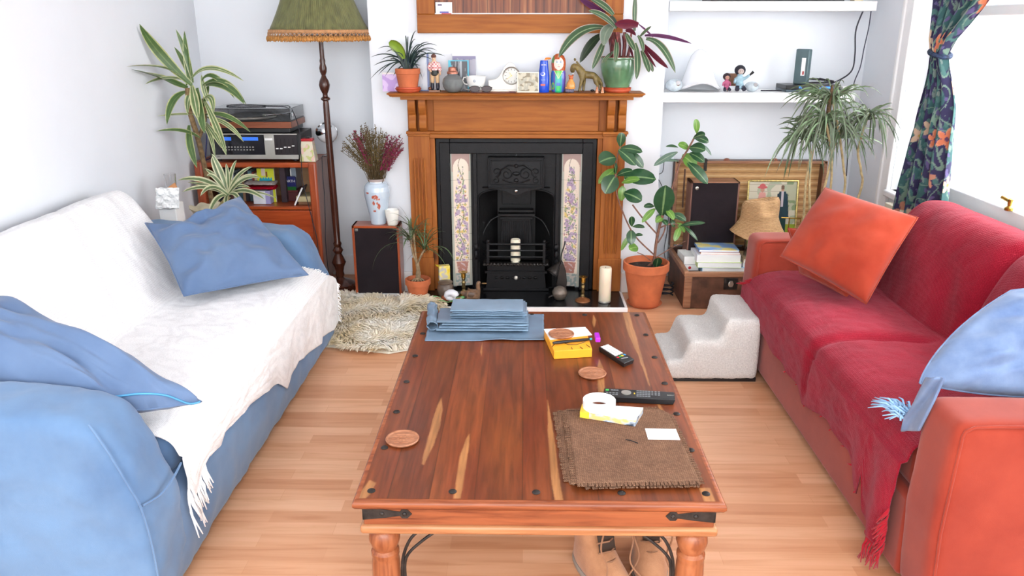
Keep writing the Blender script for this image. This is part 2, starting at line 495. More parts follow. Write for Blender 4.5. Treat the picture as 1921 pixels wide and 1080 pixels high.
m.box((GX - .03, WY0, 1.62), (GX + .02, WY1, 1.67))
wf = struct('window_1', m, M['gloss_white'], bevel=0.006)
g = MB()
for a, b in ((WY0 + .09, 2.10), (2.20, 3.17), (3.27, WY1 - .10)):
    g.box((GX - .004, a, WZ0 + .09), (GX, b, 1.62)); g.box((GX - .004, a, 1.67), (GX, b, WZ1 - .08))
gm = NT('window_glass'); gm.set(Roughness=0.0); gm.b.inputs['Transmission Weight'].default_value = 1.0; gm.b.inputs['IOR'].default_value = 1.0
gm.b.inputs['Specular IOR Level'].default_value = 0.3
g.build('pane', gm.m, wf, angle=0)
m = MB(); m.box((XR - 0.045, WY0, WZ0 - .035), (GX - .04, WY1 - 0.0, WZ0))
m.build('window_sill', M['gloss_white'], wf, bevel=0.008)
m = MB(); lk = (GX - .05, 3.5, WZ0 + .09)
m.lathe([(0.0, 0), (.018, 0), (.018, .012), (.008, .02), (.012, .05), (0, .055)], lk, 16)
m.tube([(lk[0], lk[1], lk[2] + .04), (lk[0] - .01, lk[1] + .05, lk[2] + .05)], .008)
m.build('window_latch', M['brass'], wf)
# skirting
def skirt(name, lo, hi): struct(name, MB().box(lo, hi), M['gloss_white'], bevel=0.005)
skirt('baseboard_left', (XL, -1.2, 0), (XL + .018, YA, .13))
skirt('baseboard_back_left', (XL + .018, YA - .018, 0), (CL, YA, .13))
skirt('baseboard_back_right', (CR, YA - .018, 0), (XR, YA, .13))
skirt('baseboard_right', (XR - .018, -1.2, 0), (XR, YA - .018, .13))
skirt('baseboard_chimney_left', (CL, YC - .018, 0), (-.69, YC, .13))
skirt('baseboard_chimney_right', (.60, YC - .018, 0), (CR, YC, .13))

# ================================================================= fireplace
fs = thing('fire_surround', 'orange pine fire surround with fluted sides and scroll brackets under the mantelshelf', 'fireplace surround', (-0.05, 4.6, 0.03))
o_ = fs.location.copy()
SL, SR, IL, IR, ZI = -0.675, 0.585, -0.522, 0.424, 0.958
yb = YC - .003
for x0, x1 in ((SL, IL), (IR, SR)):
    m = MB(o_)
    m.box((x0, 4.62, 0.032), (x1, yb, 1.185))
    m.box((x0, 4.60, 0.032), (x1 - (0.028 if x0 < 0 else 0), 4.622, 0.99)) if x0 < 0 else m.box((x0 + .028, 4.60, 0.032), (x1, 4.622, 0.99))
    m.build('jamb', M['pine_v'], fs, bevel=0.003)
    # plinth block
    c0, c1 = (x0, x1 - .028) if x0 < 0 else (x0 + .028, x1)
    MB(o_).box((c0 - .004, 4.59, .032), (c1 + .004, 4.602, .24)).build('plinth_block', M['pine_v'], fs, bevel=0.003)
    # flutes: raised reeds with rounded tops
    m = MB(o_); wd = (c1 - c0)
    for k in range(4):
        xc = c0 + wd * (0.26 + 0.16 * k)
        m.tube([(xc, 4.598, .27), (xc, 4.598, .30), (xc, 4.598, .82), (xc, 4.598, .845)], [.003, .0075, .0075, .003], 8)
    m.build('reeding', M['pine_v'], fs)
    # small cornice under the brackets
    MB(o_).box((c0 - .006, 4.575, .985), (c1 + .01, 4.62, 1.0)).box((c0 - .002, 4.585, .972), (c1 + .004, 4.62, .986)).build('capital', M['pine'], fs, bevel=0.003)
    # scroll brackets
    for xc in (c0 + wd * .28, c0 + wd * .76):
        prof = [(4.62, 1.185), (4.535, 1.185), (4.53, 1.15), (4.545, 1.11), (4.562, 1.095), (4.562, 1.085), (4.552, 1.07), (4.548, 1.05), (4.556, 1.02), (4.575, 1.008), (4.585, 1.0), (4.62, 1.0)]
        MB(o_).prism(prof, xc - .021, xc + .021, 'X').build('scroll_bracket', M['pine'], fs, bevel=0.003)
MB(o_).box((IL - .0, 4.60, 1.0), (IR, yb, 1.185)).build('frieze', M['pine'], fs, bevel=0.002)
m = MB(o_); m.box((IL - .03, 4.598, ZI), (IR + .03, 4.64, .985)); m.box((IL - .03, 4.585, .985), (IR + .03, 4.64, 1.0))
m.build('lintel', M['pine'], fs, bevel=0.004)
ms = MB(o_)
a, b = -0.768, 0.668
ms.prism([(yb, 1.20), (yb, 1.222), (4.475, 1.222), (4.465, 1.216), (4.47, 1.208), (4.50, 1.20)], a + .015, b - .015, 'X')
ms.prism([(a + .0, 1.216), (a + .004, 1.2225), (b - .004, 1.2225), (b, 1.216), (b - .03, 1.20), (a + .03, 1.20)], 4.48, yb, 'Y')
ms.box((SL - .02, 4.50, 1.184), (SR + .02, yb, 1.202))
ms.build('mantelshelf', M['pine'], fs, bevel=0.002)

# hearth slab
h = thing('hearth', 'black slate hearth slab with white painted edge in front of the fire', 'hearth', (-.05, 4.45, 0))
MB(h.location).box((-.67, 4.305, 0.001), (.585, 4.678, .031)).box((-.418, 4.6785, 0.001), (.318, 4.93, .031)).build('slab', M['slate'], h, bevel=0.003)
m = MB(h.location); m.box((-.685, 4.287, 0.001), (.6, 4.305, .033)); m.box((.585, 4.305, .001), (.6, 4.59, .033)); m.box((-.685, 4.305, .001), (-.67, 4.59, .033))
m.build('edging', M['gloss_white'], h, bevel=0.003)

# cast iron insert
fi = thing('fireplace_insert', 'black cast iron fireplace insert with floral tiled sides and canopy', 'fireplace', (-.05, 4.62, .032))
o_ = fi.location.copy(); iy = 4.635
# outer moulded frame
m = MB(o_)
for (dx, y0, y1) in ((0.0, 4.622, 4.67), (.022, 4.606, 4.67), (.045, 4.614, 4.67)):
    l, r, tz = IL + .003 + dx, IR - .003 - dx, ZI - .003 - dx
    l2, r2, t2 = IL + .085, IR - .085, ZI - .09
    m.box((l, y0, .034), (l2, y1, tz)); m.box((r2, y0, .034), (r, y1, tz)); m.box((l2, y0, t2), (r2, y1, tz))
m.build('outer_frame', M['iron'], fi, bevel=0.004)
TL0, TL1, TR0, TR1 = -.435, -.318, .222, .339
def tile_col(u, v, seed):
    """printed tile: cream arch, lilac blossoms, green leaves"""
    x = u - .5; V = v
    base = (0.74, 0.63, 0.52)
    top = 0.955
    r2 = (x / .42) ** 2
    inside = abs(x) < .40 and V < top and not (V > top - .075 and (x / .40) ** 2 + ((V - (top - .075)) / .075) ** 2 > 1)
    if not inside: return (0.38, 0.25, 0.22) if V > .86 and abs(x) < .44 else (0.40, 0.42, 0.36)
    if abs(x) > .375: return (0.55, 0.5, 0.38)
    if V < .10: return (0.30, 0.36, 0.34) if nz(u * 7, v * 60, seed) > -.1 else (0.55, .5, .45)
    if .10 < V < .19 and abs(x) < .22 + (V - .1): return (.42, .2, .16) if nz(u * 6, v * 50, 3) < .25 else (.55, .42, .4)
    sc = 1 - smooth((V - .62) / .3) * .65
    n1 = nz(u * 4.5, v * 30, seed); n2 = nz(u * 9 + 5, v * 62, seed + 4); n3 = nz(u * 14 + 9, v * 90, seed + 8)
    stem = abs(x - .12 * math.sin(v * 26))
    if .19 < V < .9 and abs(x) < .34 * sc:
        if n3 > .38: return (.16, .20, .15)
        if n1 > .10: return (.44, .35, .45) if n2 > -.1 else (.34, .24, .36)
        if n2 > .30: return (.26, .34, .20)
        if n1 < -.36: return (.62, .46, .16)
        if n2 < -.42: return (.40, .16, .15)
        if stem < .025: return (.2, .2, .1)
    if V >= .86 and stem < .02: return (.3, .25, .2)
    return base
tm = painted('printed_tile', 0.25, coat=0.3)
for i, (x0, x1) in enumerate(((TL0, TL1), (TR0, TR1))):
    W = 44; H = 300; z0, z1 = .05, .872
    # the tile strips slope back towards the fire
    xa, xb = (x0, x1)
    ya, ybk = (4.63, 4.655) if i == 0 else (4.655, 4.63)
    m = MB(o_).grid(lambda u, v: (lerp(xa, xb, u), lerp(ya, ybk, u), lerp(z0, z1, v)), W, H)
    cols = [tile_col((k % (W + 1)) / W, (k // (W + 1)) / H, i * 3.3) for k in range((W + 1) * (H + 1))]
    tp = m.build('tile_panel', tm, fi, angle=0, color=lambda v_, k: cols[k])
    g_ = MB(o_)
    for k in range(1, 5): 
        zz = z0 + (z1 - z0) * k / 5
        g_.add([(xa, ya - .0006, zz - .0006), (xb, ybk - .0006, zz - .0006), (xb, ybk - .0006, zz + .0006), (xa, ya - .0006, zz + .0006)], [(0, 1, 2, 3)])
    g_.build('grout_line', M['iron_old'], tp, angle=0)
# inner plate with arched opening
x0, x1 = TL1, TR0; xc = (x0 + x1) / 2; hw = .225
n = 24; arch = []
for k in range(n + 1):
    a = PI * k / n
    arch.append((xc + hw * math.cos(a), .57 + .085 * math.sin(a) ** .55 if True else 0))
poly = [(x1, .034), (x1, .87), (x0, .87), (x0, .034), (xc - hw, .034)] + list(reversed(arch)) + [(xc + hw, .034)]
def arch_plate(mb, y0, y1):
    left = [(x0, .034), (xc - hw, .034)] + [(px_, pz) for px_, pz in reversed(arch) if px_ <= xc] + [(xc, .87), (x0, .87)]
    right = [(2 * xc - px_, pz) for px_, pz in left]
    mb.prism(left, y0, y1, 'Y'); mb.prism(right[::-1], y0, y1, 'Y')
m = MB(o_); arch_plate(m, 4.652, 4.668); m.build('arched_plate', M['iron'], fi, angle=40)
# arch rim
m = MB(o_); rim = [(xc + (hw + .004) * math.cos(PI * k / 40), 4.648, .57 + .089 * math.sin(PI * k / 40) ** .55) for k in range(41)]
m.tube([(xc + hw + .004, 4.648, .20)] + rim + [(xc - hw - .004, 4.648, .20)], .006, 8); m.build('arch_rim', M['iron'], fi)
# canopy hood relief panel
m = MB(o_)
hx0, hx1, hz0, hz1 = xc - .165, xc + .165, .668, .85
m.box((hx0, 4.60, hz0), (hx1, 4.655, hz1))
for (i, o__) in ((0, .012), (.016, .006)):
    m.box((hx0 + i, 4.60 - o__, hz0 + i), (hx1 - i, 4.601, hz0 + i + .008)); m.box((hx0 + i, 4.60 - o__, hz1 - i - .008), (hx1 - i, 4.601, hz1 - i))
    m.box((hx0 + i, 4.60 - o__, hz0 + i), (hx0 + i + .008, 4.601, hz1 - i)); m.box((hx1 - i - .008, 4.60 - o__, hz0 + i), (hx1 - i, 4.601, hz1 - i))
hood = m.build('hood', M['iron'], fi, bevel=0.002)
m = MB(o_)
def scr(cx, cz, r, a0, turns, s=1, rad=.0045):
    pts = []
    for k in range(22):
        t_ = k / 21; a = a0 + s * turns * 2 * PI * t_; rr = r * (1 - .78 * t_)
        pts.append((cx + rr * math.cos(a), 4.596, cz + rr * math.sin(a)))
    m.tube(pts, [rad * (1 - .4 * k / 21) for k in range(22)], 6)
for s in (-1, 1):
    scr(xc + s * .055, .752, .035, PI / 2, 1.3, s); scr(xc + s * .115, .765, .028, -PI / 2, 1.2, -s); scr(xc + s * .12, .715, .022, PI / 2, 1.2, s)
    m.tube([(xc, 4.596, .80), (xc + s * .045, 4.594, .805), (xc + s * .09, 4.596, .775), (xc + s * .11, 4.596, .735)], .005, 6)
    m.tube([(xc, 4.596, .70), (xc + s * .04, 4.594, .705), (xc + s * .08, 4.596, .72)], .005, 6)
m.ball((xc, 4.596, .755), (.022, .008, .012)); m.ball((xc, 4.594, .80), (.012, .01, .012)); m.ball((xc, 4.596, .715), (.014, .008, .012))
m.build('scrollwork', M['iron'], hood)
m = MB(o_)
lip = [(xc - .2 + .4 * k / 30, .668 - .018 * math.exp(-((k - 15) / 3.2) ** 2) * 1.3 - .012 - .010 * math.cos((k - 15) / 15 * PI)) for k in range(31)]
m.prism([(xc - .2, .668)] + [(p, q) for p, q in lip] + [(xc + .2, .668)], 4.604, 4.652, 'Y')
m.build('hood_lip', M['iron'], fi, bevel=0.002)
MB(o_).ball((xc, 4.598, .652), (.011, .008, .011)).build('hood_boss', M['chrome'], fi)
# firebox: sloping sides and back
m = MB(o_)
bk = 4.86
def quad(a, b, c, d): m.add([a, b, c, d], [(0, 1, 2, 3)])
bl, brr = xc - .12, xc + .12
quad((xc - hw, 4.66, .03), (bl, bk, .03), (bl, bk, .70), (xc - hw, 4.66, .70)); quad((xc + hw, 4.66, .03), (brr, bk, .03), (brr, bk, .70), (xc + hw, 4.66, .70))
quad((bl, bk, .03), (brr, bk, .03), (brr, bk, .70), (bl, bk, .70)); quad((xc - hw, 4.66, .70), (xc + hw, 4.66, .70), (brr, bk, .70), (bl, bk, .70))
quad((xc - hw, 4.66, .034), (xc + hw, 4.66, .034), (brr, bk, .034), (bl, bk, .034))
m.build('firebox', M['iron_dark'], fi, angle=0, solid=0.006)
# back plate hood inside firebox
m = MB(o_)
m.box((xc - .105, 4.74, .49), (xc + .105, 4.80, .505)); m.box((xc - .112, 4.735, .465), (xc + .112, 4.80, .482)); m.box((xc - .10, 4.745, .445), (xc + .10, 4.80, .46))
m.prism([(xc - .10, .27), (xc + .10, .27), (xc + .088, .445), (xc - .088, .445)], 4.77, 4.80, 'Y')
for k in range(13): m.box((xc - .084 + .013 * k, 4.766, .28), (xc - .078 + .013 * k, 4.772, .43))
m.box((xc - .09, 4.84, .52), (xc + .09, 4.856, .64))
m.build('fireback', M['iron'], fi, bevel=0.002)
m = MB(o_)
for s in (-1, 1):
    m.tube(curve_pts([(xc + s * .10, 4.745, .47), (xc + s * .16, 4.72, .44), (xc + s * .205, 4.70, .36), (xc + s * .215, 4.69, .28)]), .006, 8)
m.build('side_curve', M['iron'], fi)
# fire basket front: bars, fret and ash pan cover
m = MB(o_)
def bar(z, yo, r=.007, hw_=.20):
    pts = [(xc - hw_, 4.66, z), (xc - hw_ + .03, 4.66 - yo, z)] + [(xc - hw_ + .03 + (2 * hw_ - .06) * k / 8, 4.66 - yo - .0 * k, z) for k in range(1, 9)] + [(xc + hw_, 4.66, z)]
    m.tube(pts, r, 8)
for z in (.325, .285, .245): bar(z, .055)
for s in (-1, 1): m.box((xc + s * .17 - .008, 4.60, .19), (xc + s * .17 + .008, 4.614, .335)); m.ball((xc + s * .17, 4.607, .342), .012)
m.build('basket_bars', M['iron'], fi)
m = MB(o_)
m.box((xc - .20, 4.585, .195), (xc + .20, 4.70, .205))
for k in range(20): m.ball((xc - .19 + .02 * k, 4.585, .203), (.009, .008, .009), 8)
m.build('grate_shelf', M['iron_old'], fi)
m = MB(o_)
for k in range(9): m.box((xc - .165, 4.62, .21 + .0), (xc + .165, 4.66, .212))
m.box((xc - .175, 4.612, .155), (xc + .175, 4.64, .192)); m.box((xc - .19, 4.60, .142), (xc + .19, 4.63, .156))
m.prism([(xc - .175, .142), (xc + .175, .142), (xc + .185, .045), (xc - .185, .045)], 4.60, 4.63, 'Y')
m.box((xc - .20, 4.592, .034), (xc + .20, 4.64, .05))
for k in range(8): m.ball((xc - .12 + .034 * k, 4.598, .115), (.012, .006, .008), 10)
m.build('ash_pan_cover', M['iron'], fi, bevel=0.002)
MB(o_).lathe([(0, 0), (.012, 0), (.012, .006), (.005, .01), (.009, .02), (0, .022)], (0, 0, 0), 14, M=Matrix.Translation((xc, 4.60, .115)) @ Matrix.Rotation(PI / 2, 4, 'X')).build('ash_pan_knob', M['silver'], fi)
# side mouldings
m = MB(o_)
for s in (-1, 1): 
    m.box((xc + s * .245 - .012, 4.63, .034), (xc + s * .245 + .012, 4.655, .87)); m.ball((xc + s * .245, 4.625, .30), (.018, .012, .022)); m.ball((xc + s * .245, 4.625, .25), (.014, .01, .03))
m.build('pilaster', M['iron'], fi, bevel=0.003)

# framed mirror over the mantel; the boards it reflects are painted into its colour
fr = thing('framed_mirror', 'wide orange pine framed mirror hanging above the mantelshelf, painted with reflected brown boards', 'mirror', (-.03, 4.66, 1.535))
o_ = fr.location.copy(); fx0, fx1, fz0, fz1 = -.603, .545, 1.537, 2.35; bw = .100
MB(o_).box((fx0, 4.635, fz0), (fx1, 4.675, fz0 + bw)).build('frame_rail', M['pine'], fr, bevel=0.004)
MB(o_).box((fx0, 4.635, fz1 - bw), (fx1, 4.675, fz1)).build('frame_rail', M['pine'], fr, bevel=0.004)
for x in (fx0, fx1 - bw * 1.75 if False else fx1 - .19 + .03): pass
MB(o_).box((fx0, 4.635, fz0 + bw), (fx0 + .10, 4.675, fz1 - bw)).build('frame_stile', M['pine_v'], fr, bevel=0.004)
MB(o_).box((fx1 - .10, 4.635, fz0 + bw), (fx1, 4.675, fz1 - bw)).build('frame_stile', M['pine_v'], fr, bevel=0.004)
t = NT('painted_board_reflection'); v = t.coords((1, 1, 1))
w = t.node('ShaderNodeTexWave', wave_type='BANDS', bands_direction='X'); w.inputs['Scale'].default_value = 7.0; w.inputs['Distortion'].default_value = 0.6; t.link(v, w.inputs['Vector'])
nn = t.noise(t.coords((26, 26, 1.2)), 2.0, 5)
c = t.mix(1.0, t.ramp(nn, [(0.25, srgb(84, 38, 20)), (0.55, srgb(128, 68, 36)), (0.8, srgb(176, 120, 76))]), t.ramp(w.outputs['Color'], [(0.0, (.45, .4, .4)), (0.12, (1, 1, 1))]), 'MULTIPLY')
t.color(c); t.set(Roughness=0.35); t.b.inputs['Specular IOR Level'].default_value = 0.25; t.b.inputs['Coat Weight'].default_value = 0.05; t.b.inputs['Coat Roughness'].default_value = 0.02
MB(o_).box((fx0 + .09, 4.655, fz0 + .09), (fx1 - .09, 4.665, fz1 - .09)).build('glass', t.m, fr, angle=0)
MB(o_).box((fx0 + .10, 4.644, fz0 + bw), (fx1 - .10, 4.656, fz0 + bw + .006)).build('bead', M['paper'], fr)

bc_ = thing('business_card', 'small white card with red and blue print tucked in the frame corner', 'card', (-.47, 4.64, 1.637))
PB('board', M['paper'], bc_, (-.497, 4.640, 1.6375), (-.405, 4.642, 1.70), 0)
PB('blue_print', plain('card_blue', srgb(96, 96, 170), .5), bc_, (-.475, 4.6392, 1.643), (-.425, 4.640, 1.652), 0)
PB('red_print', plain('card_red', srgb(190, 60, 60), .5), bc_, (-.465, 4.6392, 1.6376), (-.410, 4.640, 1.6428), 0)
PB('dark_print', plain('card_dark', srgb(90, 80, 110), .5), bc_, (-.485, 4.6392, 1.682), (-.462, 4.640, 1.690), 0)
# ================================================================= coffee table
TX0, TX1, TY0, TY1, TZ = -.422, .502, 1.692, 3.082, .45
ct = thing('coffee_table', 'low brown hardwood coffee table with iron studs and turned legs', 'coffee table', (.04, 2.39, 0))
o_ = ct.location.copy()
def W2(pts): return [atZ(px, py, TZ).xy for px, py in pts]
streaks = [W2(p) for p in (
    [(827, 745), (830, 770), (826, 800), (814, 835), (796, 872), (792, 870), (800, 838), (811, 795), (820, 760)],
    [(883, 812), (881, 842), (875, 872), (869, 905), (864, 935), (850, 935), (857, 895), (866, 852), (876, 822)],
    [(1027, 748), (1034, 790), (1042, 840), (1051, 900), (1056, 940), (1040, 940), (1034, 880), (1027, 810)],
    [(1168, 586), (1180, 586), (1190, 620), (1203, 665), (1221, 727), (1216, 720), (1198, 668), (1180, 630)],
    [(1114, 590), (1119, 600), (1115, 615), (1111, 605)],
    [(905, 640), (904, 668), (901, 660)],
    [(1124, 672), (1132, 690), (1134, 735), (1122, 735), (1119, 700)],
    [(692, 900), (704, 905), (696, 925), (680, 942), (662, 942)],
    [(1312, 915), (1332, 915), (1342, 942), (1322, 942)],
    [(1225, 735), (1240, 760), (1262, 800), (1258, 800), (1236, 765)])]
def inpoly(p, poly):
    x, y = p; c = False; n = len(poly); j = n - 1
    for i in range(n):
        a, b = poly[i], poly[j]
        if (a[1] > y) != (b[1] > y) and x < (b[0] - a[0]) * (y - a[1]) / (b[1] - a[1]) + a[0]: c = not c
        j = i
    return c
plank_edges = [-.50, -.34, -.235, -.12, .0, .075, .19, .30, .42, .52]
ptone = [.95, .8, 1.05, .85, 1.0, .78, .92, .86, .95]
boxes = [(min(q[0] for q in s) - .01, max(q[0] for q in s) + .01, min(q[1] for q in s) - .01, max(q[1] for q in s) + .01) for s in streaks]
def top_col(v, i):
    x, y = v.x, v.y
    wob = nz(x * 3, y * 4) * .004 + nz(x * 20, y * 12, 7) * .002
    sap = 0
    for s, b in zip(streaks, boxes):
        if b[0] < x < b[1] and b[2] < y < b[3]:
            n_in = sum(inpoly((x + wob + a_ * .0012, y + c_ * .0015), s) for a_ in (-1, 0, 1) for c_ in (-1, 0, 1))
            if n_in: sap = max(sap, n_in / 9)
    k = 0
    while k < 8 and x > plank_edges[k + 1]: k += 1
    tn = ptone[k]
    d = min(abs(x - plank_edges[k]), abs(x - plank_edges[k + 1]))
    rings = math.sin((x + .035 * nz(x * 5 + k * 9, y * 1.6, k)) * 160 + 6 * nz(x * 6, y * 1.4, k * 3)) * .5 + .5
    n_ = nz(x * 8, y * 2.2, k * 5.3)
    f = tn * (.86 + .16 * rings + .28 * n_)
    blot = nz(x * 16 + 30, y * 5, 1)
    if blot > .3: f *= 1 - .9 * min(.15, blot - .3)
    if d < .0012: f *= .55
    c = (.215 * f, .050 * f * (1 + .2 * n_), .0145 * f)
    if sap:
        g = .92 + .12 * nz(x * 60, y * 5, 2); c = tuple(lerp(p, q, sap) for p, q in zip(c, (0.46 * g, .20 * g, .07 * g)))
    return c
m = MB(o_); NX, NY = 330, 420; bev = .02
def topf(u, v):
    x = lerp(TX0 + .012, TX1 - .012, u); y = lerp(TY0 + .012, TY1 - .012, v)
    return (x, y, TZ)
m.grid(topf, NX, NY)
tw = painted('polished_sheesham', 0.3, grain=0.45, axis='Y', coat=0.15)
tw.node_tree.nodes['Principled BSDF'].inputs['Specular IOR Level'].default_value = .3
m.build('table_top', tw, ct, angle=0, color=top_col)
edge_w = wood('sheesham_edge', srgb(76, 32, 16), srgb(124, 60, 32), srgb(170, 100, 62), 'X', 1.0, 0.35)
edge_y = wood('sheesham_edge_long', srgb(76, 32, 16), srgb(124, 60, 32), srgb(164, 96, 60), 'Y', 1.0, 0.35)
m = MB(o_)
# half-round lipping, mitred
def rail(p, q, inward):
    pr = [(0, -.001), (.016, -.001), (.021, -.008), (.021, -.02), (.014, -.03), (-.03, -.03), (-.03, -.004)]
    pass
zt = TZ - .0006
prof = [(-.014, 0.0), (-.002, -.001), (.0035, -.007), (.0035, -.016), (-.002, -.024), (-.02, -.026)]   # offset outward, dz
vs = []; fs = []
for (dx, dz) in prof:
    for (cx, cy, sx, sy) in ((TX0, TY0, -1, -1), (TX1, TY0, 1, -1), (TX1, TY1, 1, 1), (TX0, TY1, -1, 1)):
        vs.append((cx + sx * dx, cy + sy * dx, zt + dz))
for i in range(len(prof) - 1):
    for k in range(4): fs.append((i * 4 + k, i * 4 + (k + 1) % 4, (i + 1) * 4 + (k + 1) % 4, (i + 1) * 4 + k))
fs.append(tuple((len(prof) - 1) * 4 + k for k in range(4)))
m.add(vs, fs); m.build('lipping', edge_w, ct, angle=60)
# apron and moulding
AX0, AX1, AY0, AY1 = TX0 + .018, TX1 - .018, TY0 + .022, TY1 - .022
for (a, b, c, d, nm, mt) in ((AX0, AY0, AX1, AY0 + .03, 'apron', edge_w), (AX0, AY1 - .03, AX1, AY1, 'apron', edge_w), (AX0, AY0 + .03, AX0 + .03, AY1 - .03, 'apron', edge_y), (AX1 - .03, AY0 + .03, AX1, AY1 - .03, 'apron', edge_y)):
    MB(o_).box((a, b, .366), (c, d, .4235)).build(nm, mt, ct, bevel=0.002)
m = MB(o_)
for (a, b, c, d) in ((AX0 - .01, AY0 - .01, AX1 + .01, AY0 + .03), (AX0 - .01, AY1 - .03, AX1 + .01, AY1 + .01), (AX0 - .01, AY0 + .03, AX0 + .03, AY1 - .03), (AX1 - .03, AY0 + .03, AX1 + .01, AY1 - .03)):
    m.box((a, b, .343), (c, d, .368))
m.build('apron_moulding', wood('pale_moulding', srgb(124, 66, 36), srgb(164, 106, 66), srgb(196, 150, 106), 'X', .6, .35), ct, bevel=0.008, seg=3)
lw = wood('turned_sheesham', srgb(98, 46, 24), srgb(146, 80, 46), srgb(176, 112, 74), 'Z', 1.0, 0.3)
lp = [(.030, 0), (.034, .01), (.034, .03), (.026, .05), (.030, .07), (.038, .11), (.038, .17), (.036, .235), (.034, .245), (.037, .252), (.037, .262), (.030, .270), (.036, .282), (.041, .300), (.038, .322), (.031, .33), (.04, .336), (.04, .344)]
for (x, y) in ((AX0 + .042, AY0 + .042), (AX1 - .042, AY0 + .042), (AX0 + .042, AY1 - .042), (AX1 - .042, AY1 - .042)):
    MB(o_).lathe(lp, (x, y, 0), 28).build('leg', lw, ct)
# iron corner straps, tapering, with pointed ends
for s in (-1, 1):
    cx = AX0 if s < 0 else AX1
    sh = [(0, -.018), (.055, -.012), (.093, -.006), (.098, -.013), (.112, -.013), (.124, 0), (.112, .013), (.098, .013), (.093, .006), (.055, .012), (0, .018)]
    poly = [(cx - s * a, .40 + b) for a, b in sh]
    if s > 0: poly = poly[::-1]
    st = MB(o_).prism(poly, AY0 - .0025, AY0 - .0002, 'Y').box((min(cx, cx + s * .0025), AY0 - .0025, .382), (max(cx, cx + s * .0025), AY0 + .06, .418)).build('corner_strap', M['iron_old'], ct, bevel=0.0008)
    m = MB(o_)
    for a in (.048, .105): m.ball((cx - s * a, AY0 - .003, .40), (.006, .003, .006), 12)
    m.build('rivet', M['iron_old'], st)
    # curved braces
    for k in range(2):
        lx = cx - s * (.085)
        pts = curve_pts([(lx, AY0 + .035 , .16), (lx - s * .004, AY0 + .035, .24), (lx - s * (.03 + .02 * k), AY0 + .035, .305 - .01 * k), (lx - s * (.075 + .035 * k), AY0 + .035, .341)], 6)
        MB(o_).tube([(p[0] - s * .008 * k, p[1], p[2]) for p in pts], .0042, 8).build('iron_brace', M['iron_old'], ct)
stud = [(0, .0045), (.004, .0042), (.0085, .0028), (.0105, .0008), (.0105, -.001)]
spots = [(x, TY0 + .045) for x in (-.385, -.178, .034, .25, .463)] + [(x, TY1 - .045) for x in (-.385, -.178, .034, .25, .463)]
for k in range(1, 6):
    yy = lerp(TY0 + .045, TY1 - .045, k / 6); spots += [(-.388, yy), (.468, yy)]
for k, (x, y) in enumerate(spots):
    MB(o_).lathe([(r, z) for r, z in reversed(stud)], (x, y, TZ + .0008), 14).build('stud', M['iron_old'], ct)
# ================================================================= sofas
M['blue'] = fabric('washed_blue_cotton', srgb(104, 134, 168), srgb(80, 108, 144), 700, 2.6, bump=0.15)
M['blue_pil'] = fabric('blue_cotton', srgb(100, 122, 154), srgb(84, 106, 140), 700, 3, bump=0.15)
M['tie'] = fabric('cloudy_blue_cotton', srgb(128, 148, 178), srgb(88, 110, 148), 700, 6, bump=0.15)
M['orange'] = fabric('burnt_orange_suede', srgb(156, 62, 44), srgb(134, 46, 32), 900, 4, bump=0.1)
M['orange_c'] = fabric('orange_cotton', srgb(166, 64, 42), srgb(150, 50, 32), 800, 6, bump=0.2)
M['red'] = weave('dark_red_weave', srgb(158, 28, 48), srgb(136, 18, 36), 190, bump=0.7, dist=0.003)
M['red'].node_tree.nodes['Principled BSDF'].inputs['Sheen Weight'].default_value = .2; M['red'].node_tree.nodes['Principled BSDF'].inputs['Sheen Tint'].default_value = (1, .55, .65, 1)
M['red_f'] = fabric('dark_red_yarn', srgb(176, 26, 44), srgb(140, 16, 30), 500)
M['white_throw'] = weave('white_weave', srgb(252, 252, 252), srgb(247, 247, 248), 200, bump=0.5, dist=0.002)
M['white_yarn'] = fabric('white_yarn', srgb(252, 252, 252), srgb(244, 244, 244), 500)

def cushion_body(mb, lo, hi, n=18, puff=0.02, r=0.05):
    """soft block: superellipsoid-like box"""
    cx, cy, cz = [(lo[i] + hi[i]) / 2 for i in range(3)]; hx, hy, hz = [(hi[i] - lo[i]) / 2 for i in range(3)]
    mb.box(lo, hi)

# ---- left sofa, blue
sl = thing('blue_sofa', 'blue loose-covered sofa along the left wall under a white throw', 'sofa', (-1.5, 2.8, 0))
o_ = sl.location.copy()
b = MB(o_); b.prism([(-1.93, .02), (-1.0, .02), (-.985, .12), (-.995, .28), (-1.02, .33), (-1.93, .33)], 1.80, 3.84, 'Y')
soften(b.build('base', M['blue'], sl), .022, 4, .022, .16, .008, .05)
arm_p = [(-1.95, .02), (-1.0, .02), (-.98, .16), (-.985, .30), (-1.0, .38), (-1.035, .50), (-1.085, .585), (-1.16, .628), (-1.4, .645), (-1.95, .655)]
for y0, y1 in ((1.765, 1.985), (3.655, 3.875)):
    b = MB(o_).prism(arm_p, y0, y1, 'Y')
    a_ = b.build('arm', M['blue'], sl)
    md = a_.modifiers.new('bevel', 'BEVEL'); md.width = .045; md.segments = 4; md.limit_method = 'ANGLE'; md.angle_limit = R(50)
    soften(a_, .016, 3, .024, .16, .012, .06)
    if y0 < 2:
        # seams of the loose cover on the near arm
        for pts in ([(-1.10, 1.772, .615), (-1.06, 1.766, .54), (-1.02, 1.764, .44), (-1.0, 1.768, .37), (-.99, 1.772, .25), (-.99, 1.775, .10), (-.995, 1.78, .03)], [(-1.0, 1.775, .375), (-.978, 1.83, .372), (-.972, 1.90, .38), (-.975, 1.965, .39)]):
            MB(o_).tube(curve_pts(pts, 6), .0035, 6).build('seam', M['blue'], a_)
b = MB(o_).box((-1.56, 1.99, .31), (-1.02, 3.65, .455)); s_ = b.build('seat_cushion', M['blue'], sl)
